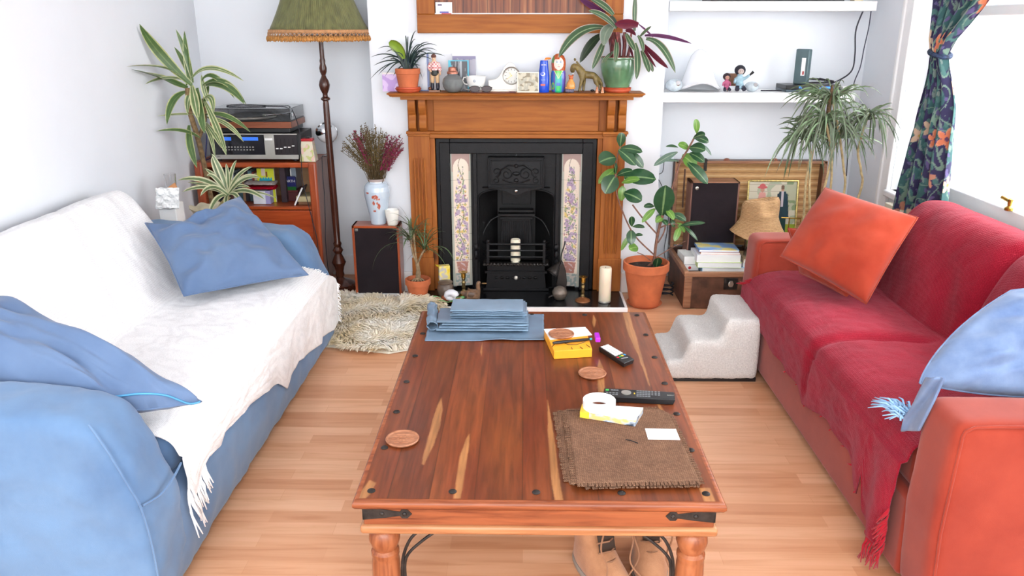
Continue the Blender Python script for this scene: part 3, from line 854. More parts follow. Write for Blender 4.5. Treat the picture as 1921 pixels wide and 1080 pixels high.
md = s_.modifiers.new('bevel', 'BEVEL'); md.width = .05; md.segments = 4
b = MB(o_).prism([(-1.96, .3), (-1.54, .3), (-1.56, .46), (-1.71, .66), (-1.82, .79), (-1.88, .80), (-1.96, .80)], 1.99, 3.50, 'Y'); s_ = b.build('backrest', M['blue'], sl)
md = s_.modifiers.new('bevel', 'BEVEL'); md.width = .06; md.segments = 4

def throw(name, label, mat, yarn, loc, path, side, hem, yr, back_z, seed, fringe, sx, amp=.006, dip=None, tailfold=None, end_r=.1):
    """cloth swept along a cross-section path (x,z), varying along y. hem: (y,z) table; yr(s)-> (y0,y1)"""
    th = thing(name, label, 'throw', loc); o_ = Vector(loc)
    P = [Vector((p[0], 0, p[1])) for p in path]
    cp = curve_pts(P, 10)
    L = [0]
    for a, b_ in zip(cp, cp[1:]): L.append(L[-1] + (b_ - a).length)
    tot = L[-1]
    def cross(d):
        for i in range(len(L) - 1):
            if d <= L[i + 1] or i == len(L) - 2:
                k = (d - L[i]) / (L[i + 1] - L[i]); p = cp[i].lerp(cp[i + 1], k); t_ = (cp[i + 1] - cp[i]).normalized(); break
        return p, Vector((-t_.z * side, 0, t_.x * side)) * (1 if side > 0 else 1)
    NU, NV = 170, 200
    top_frac = .72
    zedge = cp[-1].z
    def f(u, v):
        s = u
        y0, y1 = yr(s)
        y = lerp(y0, y1, v)
        if s < top_frac:
            p, nrm = cross(s / top_frac * tot)
            x, z = p.x, p.z
            nx, nzv = nrm.x, nrm.z
        else:
            k = (s - top_frac) / (1 - top_frac)
            hz = interp(hem, y)
            x = cp[-1].x + sx * (.006 * math.sin(k * PI)); z = lerp(zedge, hz, k)
            nx, nzv = sx, 0
            if tailfold: x += tailfold(y, k)
        a = amp * (nz(y * 5 + seed, s * 9, seed) + .6 * nz(y * 14, s * 22, seed + 5) + .3 * nz(y * 34, s * 40, seed + 9))
        a += amp * .9 * max(0, nz((y + s * .8) * 9, s * 2.5, seed + 2)) 
        if s >= top_frac: a += .005 * k * math.sin(y * 24 + 3 * nz(y * 3, 0, seed)) 
        a = a + amp
        x += nx * a * (1 if s >= top_frac else 1); z += nzv * a
        if dip:
            dd = dip(y, s); z -= dd[1]; x += dd[0]
        # rounded far end of the backrest
        wz = smooth((z - .52) / .2)
        q = (y - (y1 - end_r)) / end_r
        if q > 0 and wz > 0 and s < .4:
            an = min(1, q) * PI / 2
            z -= wz * (end_r * 1.1) * (1 - math.cos(an)) * 1.4
        return (x, y, z)
    m = MB(o_).grid(f, NU, NV, flip=(side < 0))
    m.build('cloth', mat, th, angle=180, solid=.004)
    # fringes
    m = MB(o_); rnd = random.Random(seed)
    for (fa, fb, n_, ln, dr) in fringe:
        for i in range(n_):
            t_ = (i + rnd.random() * .6) / n_
            u, v = lerp(fa[0], fb[0], t_), lerp(fa[1], fb[1], t_)
            p = Vector(f(min(1, u), v)); l = ln * (.7 + .5 * rnd.random())
            q = [p, p + Vector(dr) * l * .35 + Vector((rnd.uniform(-.004, .008) * sx, rnd.uniform(-.006, .006), 0)), p + Vector(dr) * l + Vector((rnd.uniform(0, .012) * sx, rnd.uniform(-.012, .012), 0))]
            for e in q: e.z = max(.004, e.z)
            m.tube(q, [.0028, .0034, .0018], 5)
    if fringe: tag(m.build('fringe', yarn, th, angle=180), kind='stuff')
    return f
hemL = sorted([(p.y, max(.03, p.z)) for p in [atX(a, c, -.975) for a, c in ((627, 618), (606, 633), (602, 644), (585, 660), (562, 676), (558, 690), (548, 704), (540, 729), (524, 719), (494, 738), (472, 760), (452, 778), (428, 810), (419, 834), (392, 856), (380, 883), (359, 905), (372, 940), (360, 965), (345, 975))]])
hemL = [(y, z) for y, z in hemL]
def yrL(s):
    e = smooth((s - .66) / .14)
    return (lerp(2.0, 1.985, e), lerp(3.645, 3.90, e))
throw('white_throw', 'white woven fringed throw covering the back and seat of the blue sofa', M['white_throw'], M['white_yarn'], (-1.4, 2.8, .47),
      [(-1.955, .845), (-1.88, .87), (-1.80, .86), (-1.70, .72), (-1.60, .57), (-1.535, .485), (-1.45, .466), (-1.25, .475), (-1.09, .47), (-1.015, .445), (-.985, .395)],
      -1, hemL, yrL, .88, 3.0,
      [((1.0, 0.0), (1.0, .07), 26, .085, (.15, .0, -1)), ((.80, 1.0), (1.0, 1.0), 34, .035, (.1, .7, -.7)), ((.60, 1.0), (.72, 1.0), 20, .022, (.2, .3, .2))], 1, amp=.0055, end_r=.16)

# ---- right sofa, orange under a red throw
sr = thing('orange_sofa', 'orange suede box-armed sofa along the window wall under a red throw', 'sofa', (1.55, 2.8, 0))
o_ = sr.location.copy()
MB(o_).box((1.10, 1.96, .03), (2.0, 3.62, .30)).build('base', M['orange'], sr, bevel=.02, seg=4)
def boxarm(y0, y1):
    b = MB(o_).prism([(1.105, .025), (1.085, .30), (1.095, .60), (1.12, .622), (1.6, .622), (2.02, .622), (2.02, .025)], y0, y1, 'Y')
    a_ = b.build('arm', M['orange'], sr)
    md = a_.modifiers.new('bevel', 'BEVEL'); md.width = .028; md.segments = 4; md.limit_method = 'ANGLE'; md.angle_limit = R(50)
    soften(a_, .014, 3, .006, .2)
    yy = y0 + .006
    MB(o_).tube([(1.118, yy, .06), (1.104, yy - .004, .30), (1.112, yy - .002, .585)] + [(1.118 + .0, yy, .60), (1.14, yy - .001, .612)] + [(1.2 + .2 * k, yy - .002, .615) for k in range(4)], .0042, 8).build('seam', M['orange'], a_)
    return a_
na = boxarm(1.79, 1.975)
MB(o_).box((1.135, 1.7835, .052), (1.141, 1.785, .064)).build('care_tag', M['paper'], na)
boxarm(3.60, 3.785)
MB(o_).box((1.12, 1.98, .29), (1.62, 2.76, .45)).build('seat_cushion', M['orange'], sr, bevel=.04, seg=4)
MB(o_).box((1.12, 2.765, .29), (1.62, 3.60, .45)).build('seat_cushion', M['orange'], sr, bevel=.04, seg=4)
for y0, y1 in ((1.98, 2.76), (2.765, 3.58)):
    MB(o_).prism([(1.72, .3), (1.73, .5), (1.78, .64), (1.82, .72), (1.87, .75), (1.95, .74), (1.97, .3)], y0 + .01, y1 - .02, 'Y').build('back_cushion', M['orange'], sr, bevel=.05, seg=4)
MB(o_).box((1.88, 1.97, .03), (2.02, 3.61, .66)).build('backrest', M['orange'], sr, bevel=.02, seg=3)
hemR = sorted([(p.y, max(.03, p.z)) for p in [atX(a, c, 1.075) for a, c in ((1400, 590), (1432, 635), (1494, 722), (1503, 757), (1549, 785), (1590, 847), (1622, 881), (1612, 926), (1618, 957), (1636, 998), (1650, 1012))]])
def yrR(s):
    e = smooth((s - .66) / .14)
    return (1.99, lerp(3.595, 3.70, e))
def dipR(y, s):
    g = math.exp(-((y - 2.762) / .03) ** 2)
    pf = 0
    zc = 0; xc_ = 0
    if s < .40:  # back: cushions puff forward and up, valley between
        w1 = math.sin(PI * min(1, max(0, (y - 1.98) / .78))) if y < 2.76 else math.sin(PI * min(1, max(0, (y - 2.76) / .84)))
        w1 = max(0, w1) ** .5
        hh = math.sin(PI * min(1, s / .40)) ** .8
        xc_ = -.060 * w1 * hh + .02; zc = -.035 * w1 * hh + .02
        cr = max(0, math.sin((y * 9 + s * 22) + 2 * nz(y * 3, s * 6))) ** 3 * .010
        xc_ += cr
        xc_ += .03 * g * hh
    else:
        t_ = smooth((s - .40) / .05) * (1 - smooth((s - .76) / .1))
        zc = .022 * g * t_ - .006 * t_
        xc_ = .018 * g * smooth((s - .66) / .08) * (1 - smooth((s - .9) / .1))
    return (xc_, zc)
def tfR(y, k):
    w = smooth((2.35 - y) / .3)
    return -(.030 * w * (math.sin((y - 2.0) * 30) * .6 + .6)) * k ** .7
throw('red_throw', 'dark red woven fringed throw covering the back and seats of the orange sofa', M['red'], M['red_f'], (1.5, 2.8, .47),
      [(1.985, .80), (1.92, .835), (1.81, .84), (1.73, .77), (1.66, .63), (1.60, .51), (1.53, .462), (1.35, .472), (1.19, .468), (1.105, .44), (1.082, .39)],
      1, hemR, yrR, .86, 11.0,
      [((1.0, 0.0), (1.0, .04), 22, .07, (-.1, 0, -1)), ((.86, 0.0), (1.0, 0.0), 22, .045, (-.5, -.0, -.9)), ((.70, 1.0), (.76, 1.0), 14, .03, (-.6, .3, .1)), ((1, .04), (1.0, .6), 10, .004, (0, 0, -1))], -1, amp=.0045, dip=dipR, tailfold=tfR, end_r=.12)

def pillow(name, label, mat, corners, T, group=None, cat='cushion', seed=1.0, conc=.05, n=56, wr=.012, folds=None, back=.6, dent=0, parts=None, piping=True):
    A, B, C_, D = [Vector(c) for c in corners]
    ctr = (A + B + C_ + D) / 4
    th = thing(name, label, cat, ctr - Vector((0, 0, 0)), group=group); o_ = ctr
    nrm = ((B - A).cross(D - A)).normalized()
    if nrm.dot(O - ctr) < 0: nrm = -nrm
    def f(u, v, sgn):
        p = A * (1 - u) * (1 - v) + B * u * (1 - v) + C_ * u * v + D * (1 - u) * v
        U, V = 2 * u - 1, 2 * v - 1
        e = conc * (math.sin(PI * u) * abs(V) ** 4 + math.sin(PI * v) * abs(U) ** 4)
        p = p + (ctr - p) * e
        if dent: p = p + (ctr - p) * dent * math.sin(PI * v) ** .8 * (1 - u) ** 2 * (1.2 - v)
        w = max(0, (1 - U * U) * (1 - V * V))
        h = T * w ** .42
        d = wr * (nz(u * 3.3, v * 3.3, seed) + .5 * nz(u * 8, v * 7, seed + 3)) * min(1, w * 3 + .25)
        # creases running in from the corners
        d += wr * .8 * w ** .5 * math.sin(14 * (U * .7 + V * .4) + 5 * nz(u * 2, v * 2, seed + 6)) * (abs(U * V)) ** .5
        if folds: d += folds(u, v) * (1 if sgn > 0 else .2)
        hh = h + d if sgn > 0 else -h * back + d * .2
        return p + nrm * hh
    m = MB(o_); nn = n
    m.grid(lambda u, v: f(u, v, 1), nn, nn)
    m.grid(lambda u, v: f(u, v, -1), nn, nn, flip=True)
    b = m.build('cover', mat, th, angle=180)
    w = b.modifiers.new('weld', 'WELD'); w.merge_threshold = .0015
    if piping:
        pts = []
        for k in range(4 * 20):
            e, t_ = divmod(k, 20); t_ /= 20
            u, v = ((t_, 0), (1, t_), (1 - t_, 1), (0, 1 - t_))[e]
            pts.append((f(u, v, 1) + f(u, v, -1)) / 2)
        pts.append(pts[0])
        MB(o_).tube(pts, .003, 6).build('piping', mat, th, angle=180)
    return th, f
# far blue pillow on the left sofa
pillow('scatter_cushion', 'crumpled blue cotton cushion leaning at the far end of the blue sofa', M['blue_pil'],
       [atX(272, 418, -1.66), atZ(345, 556, .52), atZ(578, 516, .50), (-1.36, 3.70, .80)], .085, 'blue cushions on the blue sofa', seed=2.0, wr=.042, conc=.05, dent=.34)
# its folded top corner
th_, f_ = pillow('scatter_cushion', 'blue cotton cushion with a bright blue zip by the near arm of the blue sofa', M['blue_pil'],
       [(-1.86, 2.05, .76), (-1.72, 2.33, .765), atZ(378, 753, .535), (-1.24, 1.97, .55)], .105, 'blue cushions on the blue sofa', seed=5.0, wr=.030, conc=-.06)
zp = [f_(1 - .0 , lerp(.98, .45, k / 14), 1) for k in range(15)]
M['zip'] = plain('bright_blue_zip', srgb(66, 142, 190), .5)
zc = MB(th_.location); 
zc.tube(curve_pts([f_(*locate(f_, a, b), 1) + Vector((.002, -.002, .002)) for a, b in ((112, 748), (165, 748), (215, 745), (262, 738), (310, 742), (352, 750), (374, 752))], 6), .0032, 6); zc.build('zip', M['zip'], th_)
# orange cushions
gO = 'orange cushions on the orange sofa'
pillow('scatter_cushion', 'bright orange square cushion propped in front at the far end of the orange sofa', M['orange_c'],
       [atY(1548, 352, 3.52), atX(1722, 408, 1.60), atZ(1625, 570, .50), atY(1464, 480, 3.40)], .085, gO, seed=8, wr=.008, conc=.03)
pillow('scatter_cushion', 'darker orange cushion lying mostly hidden behind the bright orange one', M['orange_c'],
       [atY(1478, 428, 3.56), atX(1700, 440, 1.66), atZ(1588, 556, .50), atZ(1500, 512, .50)], .05, gO, seed=9, wr=.012, conc=.03)
MB(o_ := Vector((0, 0, 0)))
# blue pillow on the right, with hanging flap
th_, f_ = pillow('scatter_cushion', 'cloudy pale blue cushion with a hanging flap behind the near arm of the orange sofa', M['tie'],
       [(1.12, 2.05, .615), (1.43, 2.22, .835), (1.85, 2.14, .84), (1.66, 2.02, .60)], .085, None, seed=12, wr=.03, conc=-.16)
def flap(u, v):
    a = interp([(0, 1738), (.5, 1716), (.8, 1694), (1, 1690)], v); b = interp([(0, 1772), (.5, 1752), (1, 1724)], v)
    p = atX(lerp(a, b, u), interp([(0, 708), (.5, 752), (1, 808)], v), 1.094 - .010 * math.sin(u * 5 + v * 3))
    return tuple(p)
m = MB(th_.location); m.grid(flap, 10, 24); m.build('flap', M['tie'], th_, angle=180, solid=.006)
m = MB(th_.location); rnd = random.Random(5)
for k in range(60):
    a = Vector((1.10 + rnd.uniform(-.02, .03), 2.07 + rnd.uniform(-.03, .03), .50 + rnd.uniform(-.005, .02)))
    b = a + Vector((rnd.uniform(-.06, .01) , rnd.uniform(.0, .08), rnd.uniform(-.015, .012)))
    m.tube([a, (a + b) / 2 + Vector((0, 0, .012)), b], [.003, .003, .0015], 5)
tag(m.build('fringe', plain('pale_blue_yarn', srgb(150, 190, 226), .9), th_, angle=180), kind='stuff')

# ---- pet steps
ps = thing('pet_steps', 'small carpeted three-step pet stairs in off-white against the orange sofa', 'pet stairs', (.88, 3.55, 0))
o_ = ps.location.copy()
prof = [(.655, .012), (1.088, .012), (1.088, .312), (.93, .312), (.905, .205), (.765, .205), (.735, .105), (.655, .105)]
b = MB(o_).prism(prof, 3.362, 3.74, 'Y').build('carpeted_steps', M['white_p'], ps)
b.data.materials.clear()
t = NT('off_white_carpet'); v = t.coords()
t.color(t.ramp(t.noise(v, 160, 4, .7), [(0.3, srgb(200, 198, 194)), (0.65, srgb(232, 230, 226))])); t.set(Roughness=1.0); t.b.inputs['Specular IOR Level'].default_value = .05
t.bump(t.noise(v, 260, 3), 0.9, .006); b.data.materials.append(t.m)
md = b.modifiers.new('bevel', 'BEVEL'); md.width = .022; md.segments = 3
soften(b, .009, 3, .008, .08, .004, .01)
MB(o_).box((.665, 3.372, .001), (1.082, 3.73, .02)).build('base_board', M['black'], ps)

# ---- sheepskin rug
rg = MB(); rnd = random.Random(3)
outl = [(-1.24, 4.50), (-1.02, 4.56), (-.80, 4.475), (-.60, 4.40), (-.47, 4.30), (-.38, 4.10), (-.42, 3.86), (-.58, 3.72), (-.68, 3.67), (-.84, 3.71), (-.99, 3.75), (-1.16, 3.76), (-1.28, 3.96), (-1.33, 4.2)]
def base_h(x, y): return .014 + .008 * nz(x * 8, y * 8) + (.030 * smooth((y - 4.20) / .08) if x > -.72 else 0)
ctr = Vector((-.86, 4.12))
m = MB((-.86, 4.12, 0)); K = 10; n = len(outl)
vs = [(ctr.x, ctr.y, base_h(ctr.x, ctr.y))]; fs = []
for k in range(1, K + 1):
    for (x, y) in outl:
        q = ctr.lerp(Vector((x, y)), k / K); vs.append((q.x, q.y, base_h(q.x, q.y) if k < K else .002))
for i in range(n): fs.append((0, 1 + i, 1 + (i + 1) % n))
for k in range(K - 1):
    for i in range(n):
        a = 1 + k * n + i; b = 1 + k * n + (i + 1) % n; fs.append((a, a + n, b + n, b))
rug = thing('sheepskin_rug', 'shaggy cream sheepskin rug on the floor beside the hearth', 'rug', (-.86, 4.12, 0))
m.add(vs, fs); sk = m.build('skin', plain('sheepskin', srgb(248, 240, 222), 1.0), rug)
m = MB(rug.location)
cnt = 0
while cnt < 15000:
    x, y = rnd.uniform(-1.34, -.37), rnd.uniform(3.66, 4.57)
    if not inpoly((x, y), outl): continue
    cnt += 1
    a = 3 * PI * nz(x * 2.4, y * 2.4, 2) + rnd.gauss(0, .3) + nz(x * 12, y * 12, 8) * .9 - 1.2
    d = Vector((math.cos(a) , math.sin(a) , rnd.uniform(.35, .8) + nz(x * 20, y * 20) * .3))
    # near the edge hair falls outward
    m.leaf((x, y, base_h(x, y)), d, rnd.uniform(.045, .075), rnd.uniform(.006, .011), droop=1.5, n=4, fold=.5, base_w=.9, tip=.8)
for q in m.v: q.z = max(q.z, .003)
t = NT('sheep_wool'); v = t.coords(); t.color(t.ramp(t.noise(v, 7, 5), [(.32, srgb(238, 216, 170)), (.5, srgb(252, 238, 210)), (.7, srgb(255, 250, 236))])); t.set(Roughness=.9); t.b.inputs['Subsurface Weight'].default_value = .35; t.b.inputs['Subsurface Scale'].default_value = .02; t.b.inputs['Subsurface Radius'].default_value = (1, .9, .75)
tag(m.build('wool', t.m, rug, angle=180), kind='stuff')
# ================================================================= left alcove
M['teak'] = wood('red_teak', srgb(116, 44, 18), srgb(156, 66, 28), srgb(180, 88, 44), 'X', 1.0, .3, coat=.4)
M['teak_v'] = wood('red_teak_upright', srgb(110, 44, 22), srgb(146, 64, 32), srgb(172, 86, 50), 'Z', 1.0, .3, coat=.4)
M['teak_side'] = wood('faded_teak_side', srgb(104, 66, 54), srgb(128, 88, 76), srgb(146, 106, 92), 'Z', .8, .4)
cb = thing('media_cabinet', 'red teak cabinet with open shelf in the left alcove behind the blue sofa', 'cabinet', (-1.6, 4.83, 0))
L0, L1, Y0, Y1, ZT = -1.965, -1.235, 4.655, 5.0, .81
o_ = cb.location
PB('side_panel', M['teak_side'], cb, (L1 - .022, Y0 + .01, .06), (L1, Y1, ZT - .0), .004)
PB('side_panel', M['teak_v'], cb, (L0, Y0 + .01, .06), (L0 + .022, Y1, ZT), .004)
for x in (L0, L1 - .05): PB('front_post', M['teak_v'], cb, (x, Y0 - .012, 0), (x + .05, Y0 + .02, ZT - .0), .012, 4)
PB('top', M['teak'], cb, (L0 + .02, Y0 - .006, ZT - .034), (L1 - .022, Y1, ZT - .004), .006)
PB('shelf', M['teak'], cb, (L0 + .022, Y0 + .004, .520), (L1 - .024, Y1, .540), .003)
PB('back_panel', wood('pale_hardboard', srgb(150, 110, 76), srgb(178, 136, 98), srgb(190, 150, 112), 'X', .6, .7), cb, (L0 + .022, Y1 - .012, .08), (L1 - .022, Y1 - .002, ZT - .034), 0)
t = wood('diagonal_teak', srgb(130, 46, 20), srgb(160, 62, 28), srgb(186, 86, 44), 'X', 1.0, .3, coat=.4)
for nd in t.node_tree.nodes:
    if nd.type == 'MAPPING': nd.inputs['Rotation'].default_value = (0, R(35), 0)
dr = PB('door', t, cb, (L0 + .05, Y0 + .0, .10), (L1 - .05, Y0 + .018, .516), .003)
MB(o_).ball((L1 - .1, Y0 - .008, .32), .012).build('door_knob', M['brass'], dr)
PB('plinth', M['teak'], cb, (L0 + .03, Y0 + .03, .0), (L1 - .03, Y1 - .02, .10), 0)
# things in the cabinet
def book(name, label, lo, hi, cover, group=None, spine='x', cat='book'):
    b = thing(name, label, cat, ((lo[0] + hi[0]) / 2, (lo[1] + hi[1]) / 2, lo[2]), group=group)
    t_ = .0025
    if spine == 'z':   # lying flat
        PB('cover', cover, b, lo, (hi[0], hi[1], lo[2] + t_), .0008); PB('cover', cover, b, (lo[0], lo[1], hi[2] - t_), hi, .0008)
        PB('spine', cover, b, (lo[0], lo[1] - .001, lo[2]), (hi[0], lo[1] + .002, hi[2]), .0008)
        PB('pages', M['paper'], b, (lo[0] + .003, lo[1] + .002, lo[2] + t_), (hi[0] - .004, hi[1] - .004, hi[2] - t_), 0)
    else:              # standing, spine towards the room
        PB('cover', cover, b, lo, (lo[0] + t_, hi[1], hi[2]), .0008); PB('cover', cover, b, (hi[0] - t_, lo[1], lo[2]), hi, .0008)
        PB('spine', cover, b, (lo[0], lo[1] - .001, lo[2]), (hi[0], lo[1] + .002, hi[2]), .0008)
        PB('pages', M['paper'], b, (lo[0] + t_, lo[1] + .002, lo[2] + .003), (hi[0] - t_, hi[1] - .004, hi[2] - .004), 0)
    return b
cz = .5415
rnd = random.Random(21); x = -1.90
cols_ = [(40, 62, 64), (30, 40, 60), (120, 150, 150), (34, 60, 50), (90, 60, 50), (170, 180, 185), (28, 50, 58), (60, 90, 96), (150, 120, 90), (36, 36, 44), (80, 110, 120), (130, 50, 44), (200, 190, 150), (70, 56, 90), (110, 110, 60), (60, 60, 62), (180, 140, 60), (90, 130, 90)]
wds = ['dark teal', 'navy', 'pale grey-green', 'dark green', 'brown', 'silver grey', 'deep petrol blue', 'slate blue', 'tan', 'near-black', 'steel blue', 'brick red', 'cream', 'dark violet', 'olive', 'charcoal', 'ochre', 'sage green']
k = 0
while x < -1.645:
    w_ = rnd.uniform(.014, .026)
    c_ = cols_[k]
    book('paperback_book', '%s book standing in the row of books on the cabinet shelf' % wds[k], (x, 4.80, cz), (x + w_ - .001, 4.93, cz + rnd.uniform(.17, .205)), plain('book_cloth', srgb(*c_), .6), 'books in a row on the cabinet shelf')
    x += w_; k += 1
# yellow picture book
P0 = atY(481, 316, 4.78); P1 = atY(517, 360, 4.78)
yb_ = thing('picture_book', 'yellow picture book with turquoise lettering shape standing on the cabinet shelf', 'book', ((P0.x + P1.x) / 2, 4.785, cz))
def yc(u, v):
    base = (.62, .66, .03)
    if .06 < u < .9 and abs(v - .62 + .1 * (u - .5) ** 2) < .11 + .03 * math.sin(u * 40) and u > .1 and u < .86: return (.01, .33, .46)
    if .28 < u < .72 and .36 < v < .55: return (.01, .33, .46)
    if .5 < u < .62 and .75 < v < .92: return (.25, .08, .02)
    if .25 < u < .48 and .78 < v: return (.72, .6, .5)
    return base
pm = painted('printed_card', .4, coat=.2)
painted_grid('front_cover', pm, yb_, lambda u, v: (lerp(P0.x, P1.x, u), 4.779, lerp(cz, P0.z, v)), yc, 40, 50, yb_.location)
PB('pages', M['paper'], yb_, (P0.x, 4.780, cz), (P1.x, 4.792, P0.z), .001)
# dark file box, upright
PB_ = lambda nm, mt, rt, a, b, **k: PB(nm, mt, rt, a, b, **k)
fb = thing('box_file', 'dark upright box file standing right of the yellow picture book', 'box file', (-1.475, 4.85, cz))
PB('case', plain('dark_plum_card', srgb(52, 36, 44), .6), fb, (-1.497, 4.77, cz), (-1.462, 4.97, cz + .225), .002)
fb = thing('magazine_holder', 'pale grey plastic holder standing at the back of the cabinet shelf', 'magazine holder', (-1.43, 4.88, cz))
PB('case', plain('pale_grey_plastic', srgb(150, 160, 172), .4), fb, (-1.455, 4.86, cz), (-1.42, 4.97, cz + .20), .002)
PB('label_strip', M['paper'], fb, (-1.456, 4.858, cz + .02), (-1.449, 4.861, cz + .19), 0)
# navy board book
a = atY(531, 331, 4.80); b = atY(556, 356, 4.80)
bb = thing('board_book', 'small navy board book with rounded corners and green foot on the cabinet shelf', 'book', ((a.x + b.x) / 2, 4.82, b.z - .004))
bx0, bx1, bz0, bz1 = a.x, b.x, .612, a.z
mb_ = MB(bb.location); rr = .012
outl_ = [(bx0, bz0), (bx1, bz0)] + [(bx1 - rr + rr * math.cos(q), bz1 - rr + rr * math.sin(q)) for q in [i * PI / 12 for i in range(7)]] + [(bx0, bz1)]
mb_.prism(outl_, 4.80, 4.815, 'Y'); mb_.build('pages', plain('navy_print', srgb(26, 34, 96), .35), bb)
PB('green_foot', plain('green_print', srgb(22, 92, 36), .35), bb, (bx0, 4.7985, bz0), (bx1, 4.80, bz0 + .022), 0)
text('lettering', 'EARTH', .022, M['paper'], bb, Matrix.Translation(Vector(((bx0 + bx1) / 2, 4.799, bz0 + .056)) - bb.location) @ Matrix.Rotation(PI / 2, 4, 'X'))
sb = thing('box', 'dark red box carrying the navy board book on the cabinet shelf', 'box', (bx0 + .03, 4.84, cz))
PB('lid', plain('maroon_card', srgb(96, 32, 34), .5), sb, (bx0 - .01, 4.80, .600), (bx1 + .012, 4.94, .6115), .002)
PB('body', plain('maroon_card_body', srgb(80, 28, 30), .5), sb, (bx0 - .006, 4.805, cz), (bx1 + .008, 4.935, .600), .002)
# knitted cloths on a white carton
a = atY(474, 358, 4.72); b = atY(509, 386, 4.72)
wc = thing('carton', 'white and lilac carton under the knitted red and grey cloths', 'carton', ((a.x + b.x) / 2, 4.76, cz))
PB('box', plain('white_lilac_card', srgb(214, 222, 230), .5), wc, (a.x, 4.715, cz), (b.x - .03, 4.80, a.z), .003)
PB('side_print', plain('lilac_print', srgb(150, 146, 190), .5), wc, (b.x - .030, 4.7155, cz), (b.x, 4.80, a.z), .003)
for i, (c1, c2, z0, z1, lb) in enumerate((((186, 20, 44), (150, 14, 34), a.z + .001, a.z + .028, 'folded bright red knitted cloth on the white carton'), ((206, 200, 196), (170, 160, 158), a.z + .029, a.z + .055, 'folded grey-white knitted cloth on top of the red one'))):
    kc = thing('knitted_cloth', lb, 'cloth', ((a.x + b.x) / 2, 4.77, z0)); xx0, xx1 = a.x - .045, b.x + .022
    m = MB(kc.location); m.grid(lambda u, v: (lerp(xx0, xx1, v), 4.765 + .055 * math.cos(2 * PI * u), (z0 + z1) / 2 + (z1 - z0) * .48 * math.sin(2 * PI * u) * (.8 + .2 * nz(v * 6, u)) + .003 * nz(v * 9, 1)), 18, 30)
    for e in (0, 1):
        m.add([(lerp(xx0, xx1, e), 4.765 + .055 * math.cos(2 * PI * q / 18), (z0 + z1) / 2 + (z1 - z0) * .40 * math.sin(2 * PI * q / 18)) for q in range(18)], [tuple(range(18))])
    m.uv = {}
    m.build('folded_cloth', weave('knit', srgb(*c1), srgb(*c2), 150, bump=.8), kc, angle=60)
# leaning disc case, jar, flat book
dc = thing('disc_case', 'clear-edged disc case leaning on the cabinet shelf', 'disc case', (-1.40, 4.74, cz + .0005), rot=(0, R(27), 0))
m = MB().box((0, -.05, .0), (.010, .05, .125)); m.build('case', plain('grey_plastic_case', srgb(96, 84, 92), .3), dc, bevel=.001)
MB().box((.0005, -.0515, .003), (.0095, -.050, .122)).build('case_edge', M['white_p'], dc)
fb = book('hardback_book', 'cream hardback book lying flat at the right of the cabinet shelf', (-1.385, 4.70, cz + .020), (-1.265, 4.84, cz + .052), plain('cream_cloth', srgb(196, 184, 140), .6), None, 'z')
fb = book('hardback_book', 'brown book lying flat under the cream hardback on the cabinet shelf', (-1.375, 4.705, cz), (-1.268, 4.85, cz + .019), plain('brown_cloth', srgb(120, 84, 54), .6), None, 'z')
jr = thing('tin', 'small dark tin standing on the flat cream book in the cabinet', 'tin', (-1.292, 4.78, cz + .0525))
MB(jr.location).lathe([(0, 0), (.022, 0), (.022, .055), (0, .055)], jr.location, 20).build('tin_body', plain('olive_tin', srgb(108, 100, 80), .4, .3), jr)
MB(jr.location).lathe([(.0235, .055), (.0235, .066), (0, .067)], jr.location, 20).build('tin_lid', M['black'], jr)

# stereo receiver
rc = thing('stereo_receiver', 'black and silver stereo receiver with blue displays on the teak cabinet', 'receiver', (-1.6, 4.82, ZT))
ry = 4.672; rz0, rz1 = ZT + .014, ZT + .165; rx0, rx1 = -1.868, -1.338
PB('casing', M['black'], rc, (rx0, ry + .004, rz0), (rx1 + .012, 4.95, rz1), .003)
sv = M['silver']
PB('silver_trim', sv, rc, (rx0 + .012, ry - .004, rz0), (rx1 - .002, ry + .004, rz0 + .026), .001)
PB('silver_trim', sv, rc, (rx0 + .012, ry - .004, rz1 - .008), (rx1 - .002, ry + .004, rz1 - .001), .001)
cp_ = PB('centre_panel', sv, rc, (-1.536, ry - .004, rz0 + .026), (-1.478, ry + .004, rz1 - .008), .001)
PB('power_button', M['white_p'], cp_, (-1.530, ry - .009, rz1 - .04), (-1.485, ry - .004, rz1 - .026), .001, off=rc.location)
g1 = PB('tuner_window', plain('smoked_panel', srgb(28, 28, 34), .15), rc, (rx0 + .014, ry, rz0 + .026), (-1.536, ry + .0035, rz1 - .008), 0)
e = NT('blue_display'); e.color(srgb(30, 90, 200)); e.b.inputs['Emission Color'].default_value = (*srgb(60, 130, 230), 1); e.b.inputs['Emission Strength'].default_value = .35
for x0, x1 in ((-1.818, -1.732), (-1.668, -1.572)): PB('display', e.m, g1, (x0, ry - .001, rz1 - .042), (x1, ry + .001, rz1 - .022), 0, off=rc.location)
for r_ in range(2):
    for i in range(11): PB('preset_button', sv, g1, (-1.79 + i * .018, ry - .004, rz0 + .052 + r_ * .016), (-1.782 + i * .018, ry, rz0 + .058 + r_ * .016), 0, off=rc.location)
g2 = PB('equaliser_panel', plain('dark_brown_panel', srgb(34, 26, 30), .3), rc, (-1.478, ry, rz0 + .026), (rx1 - .004, ry + .0035, rz1 - .008), 0)
for i in range(5):
    PB('slider_track', M['iron_dark'], g2, (-1.464 + i * .024, ry - .001, rz0 + .036), (-1.461 + i * .024, ry + .001, rz1 - .03), 0, off=rc.location)
    PB('slider', M['white_p'], g2, (-1.470 + i * .024, ry - .007, rz0 + .060 + (i // 2) * .008), (-1.455 + i * .024, ry - .001, rz0 + .066 + (i // 2) * .008), .001, off=rc.location)
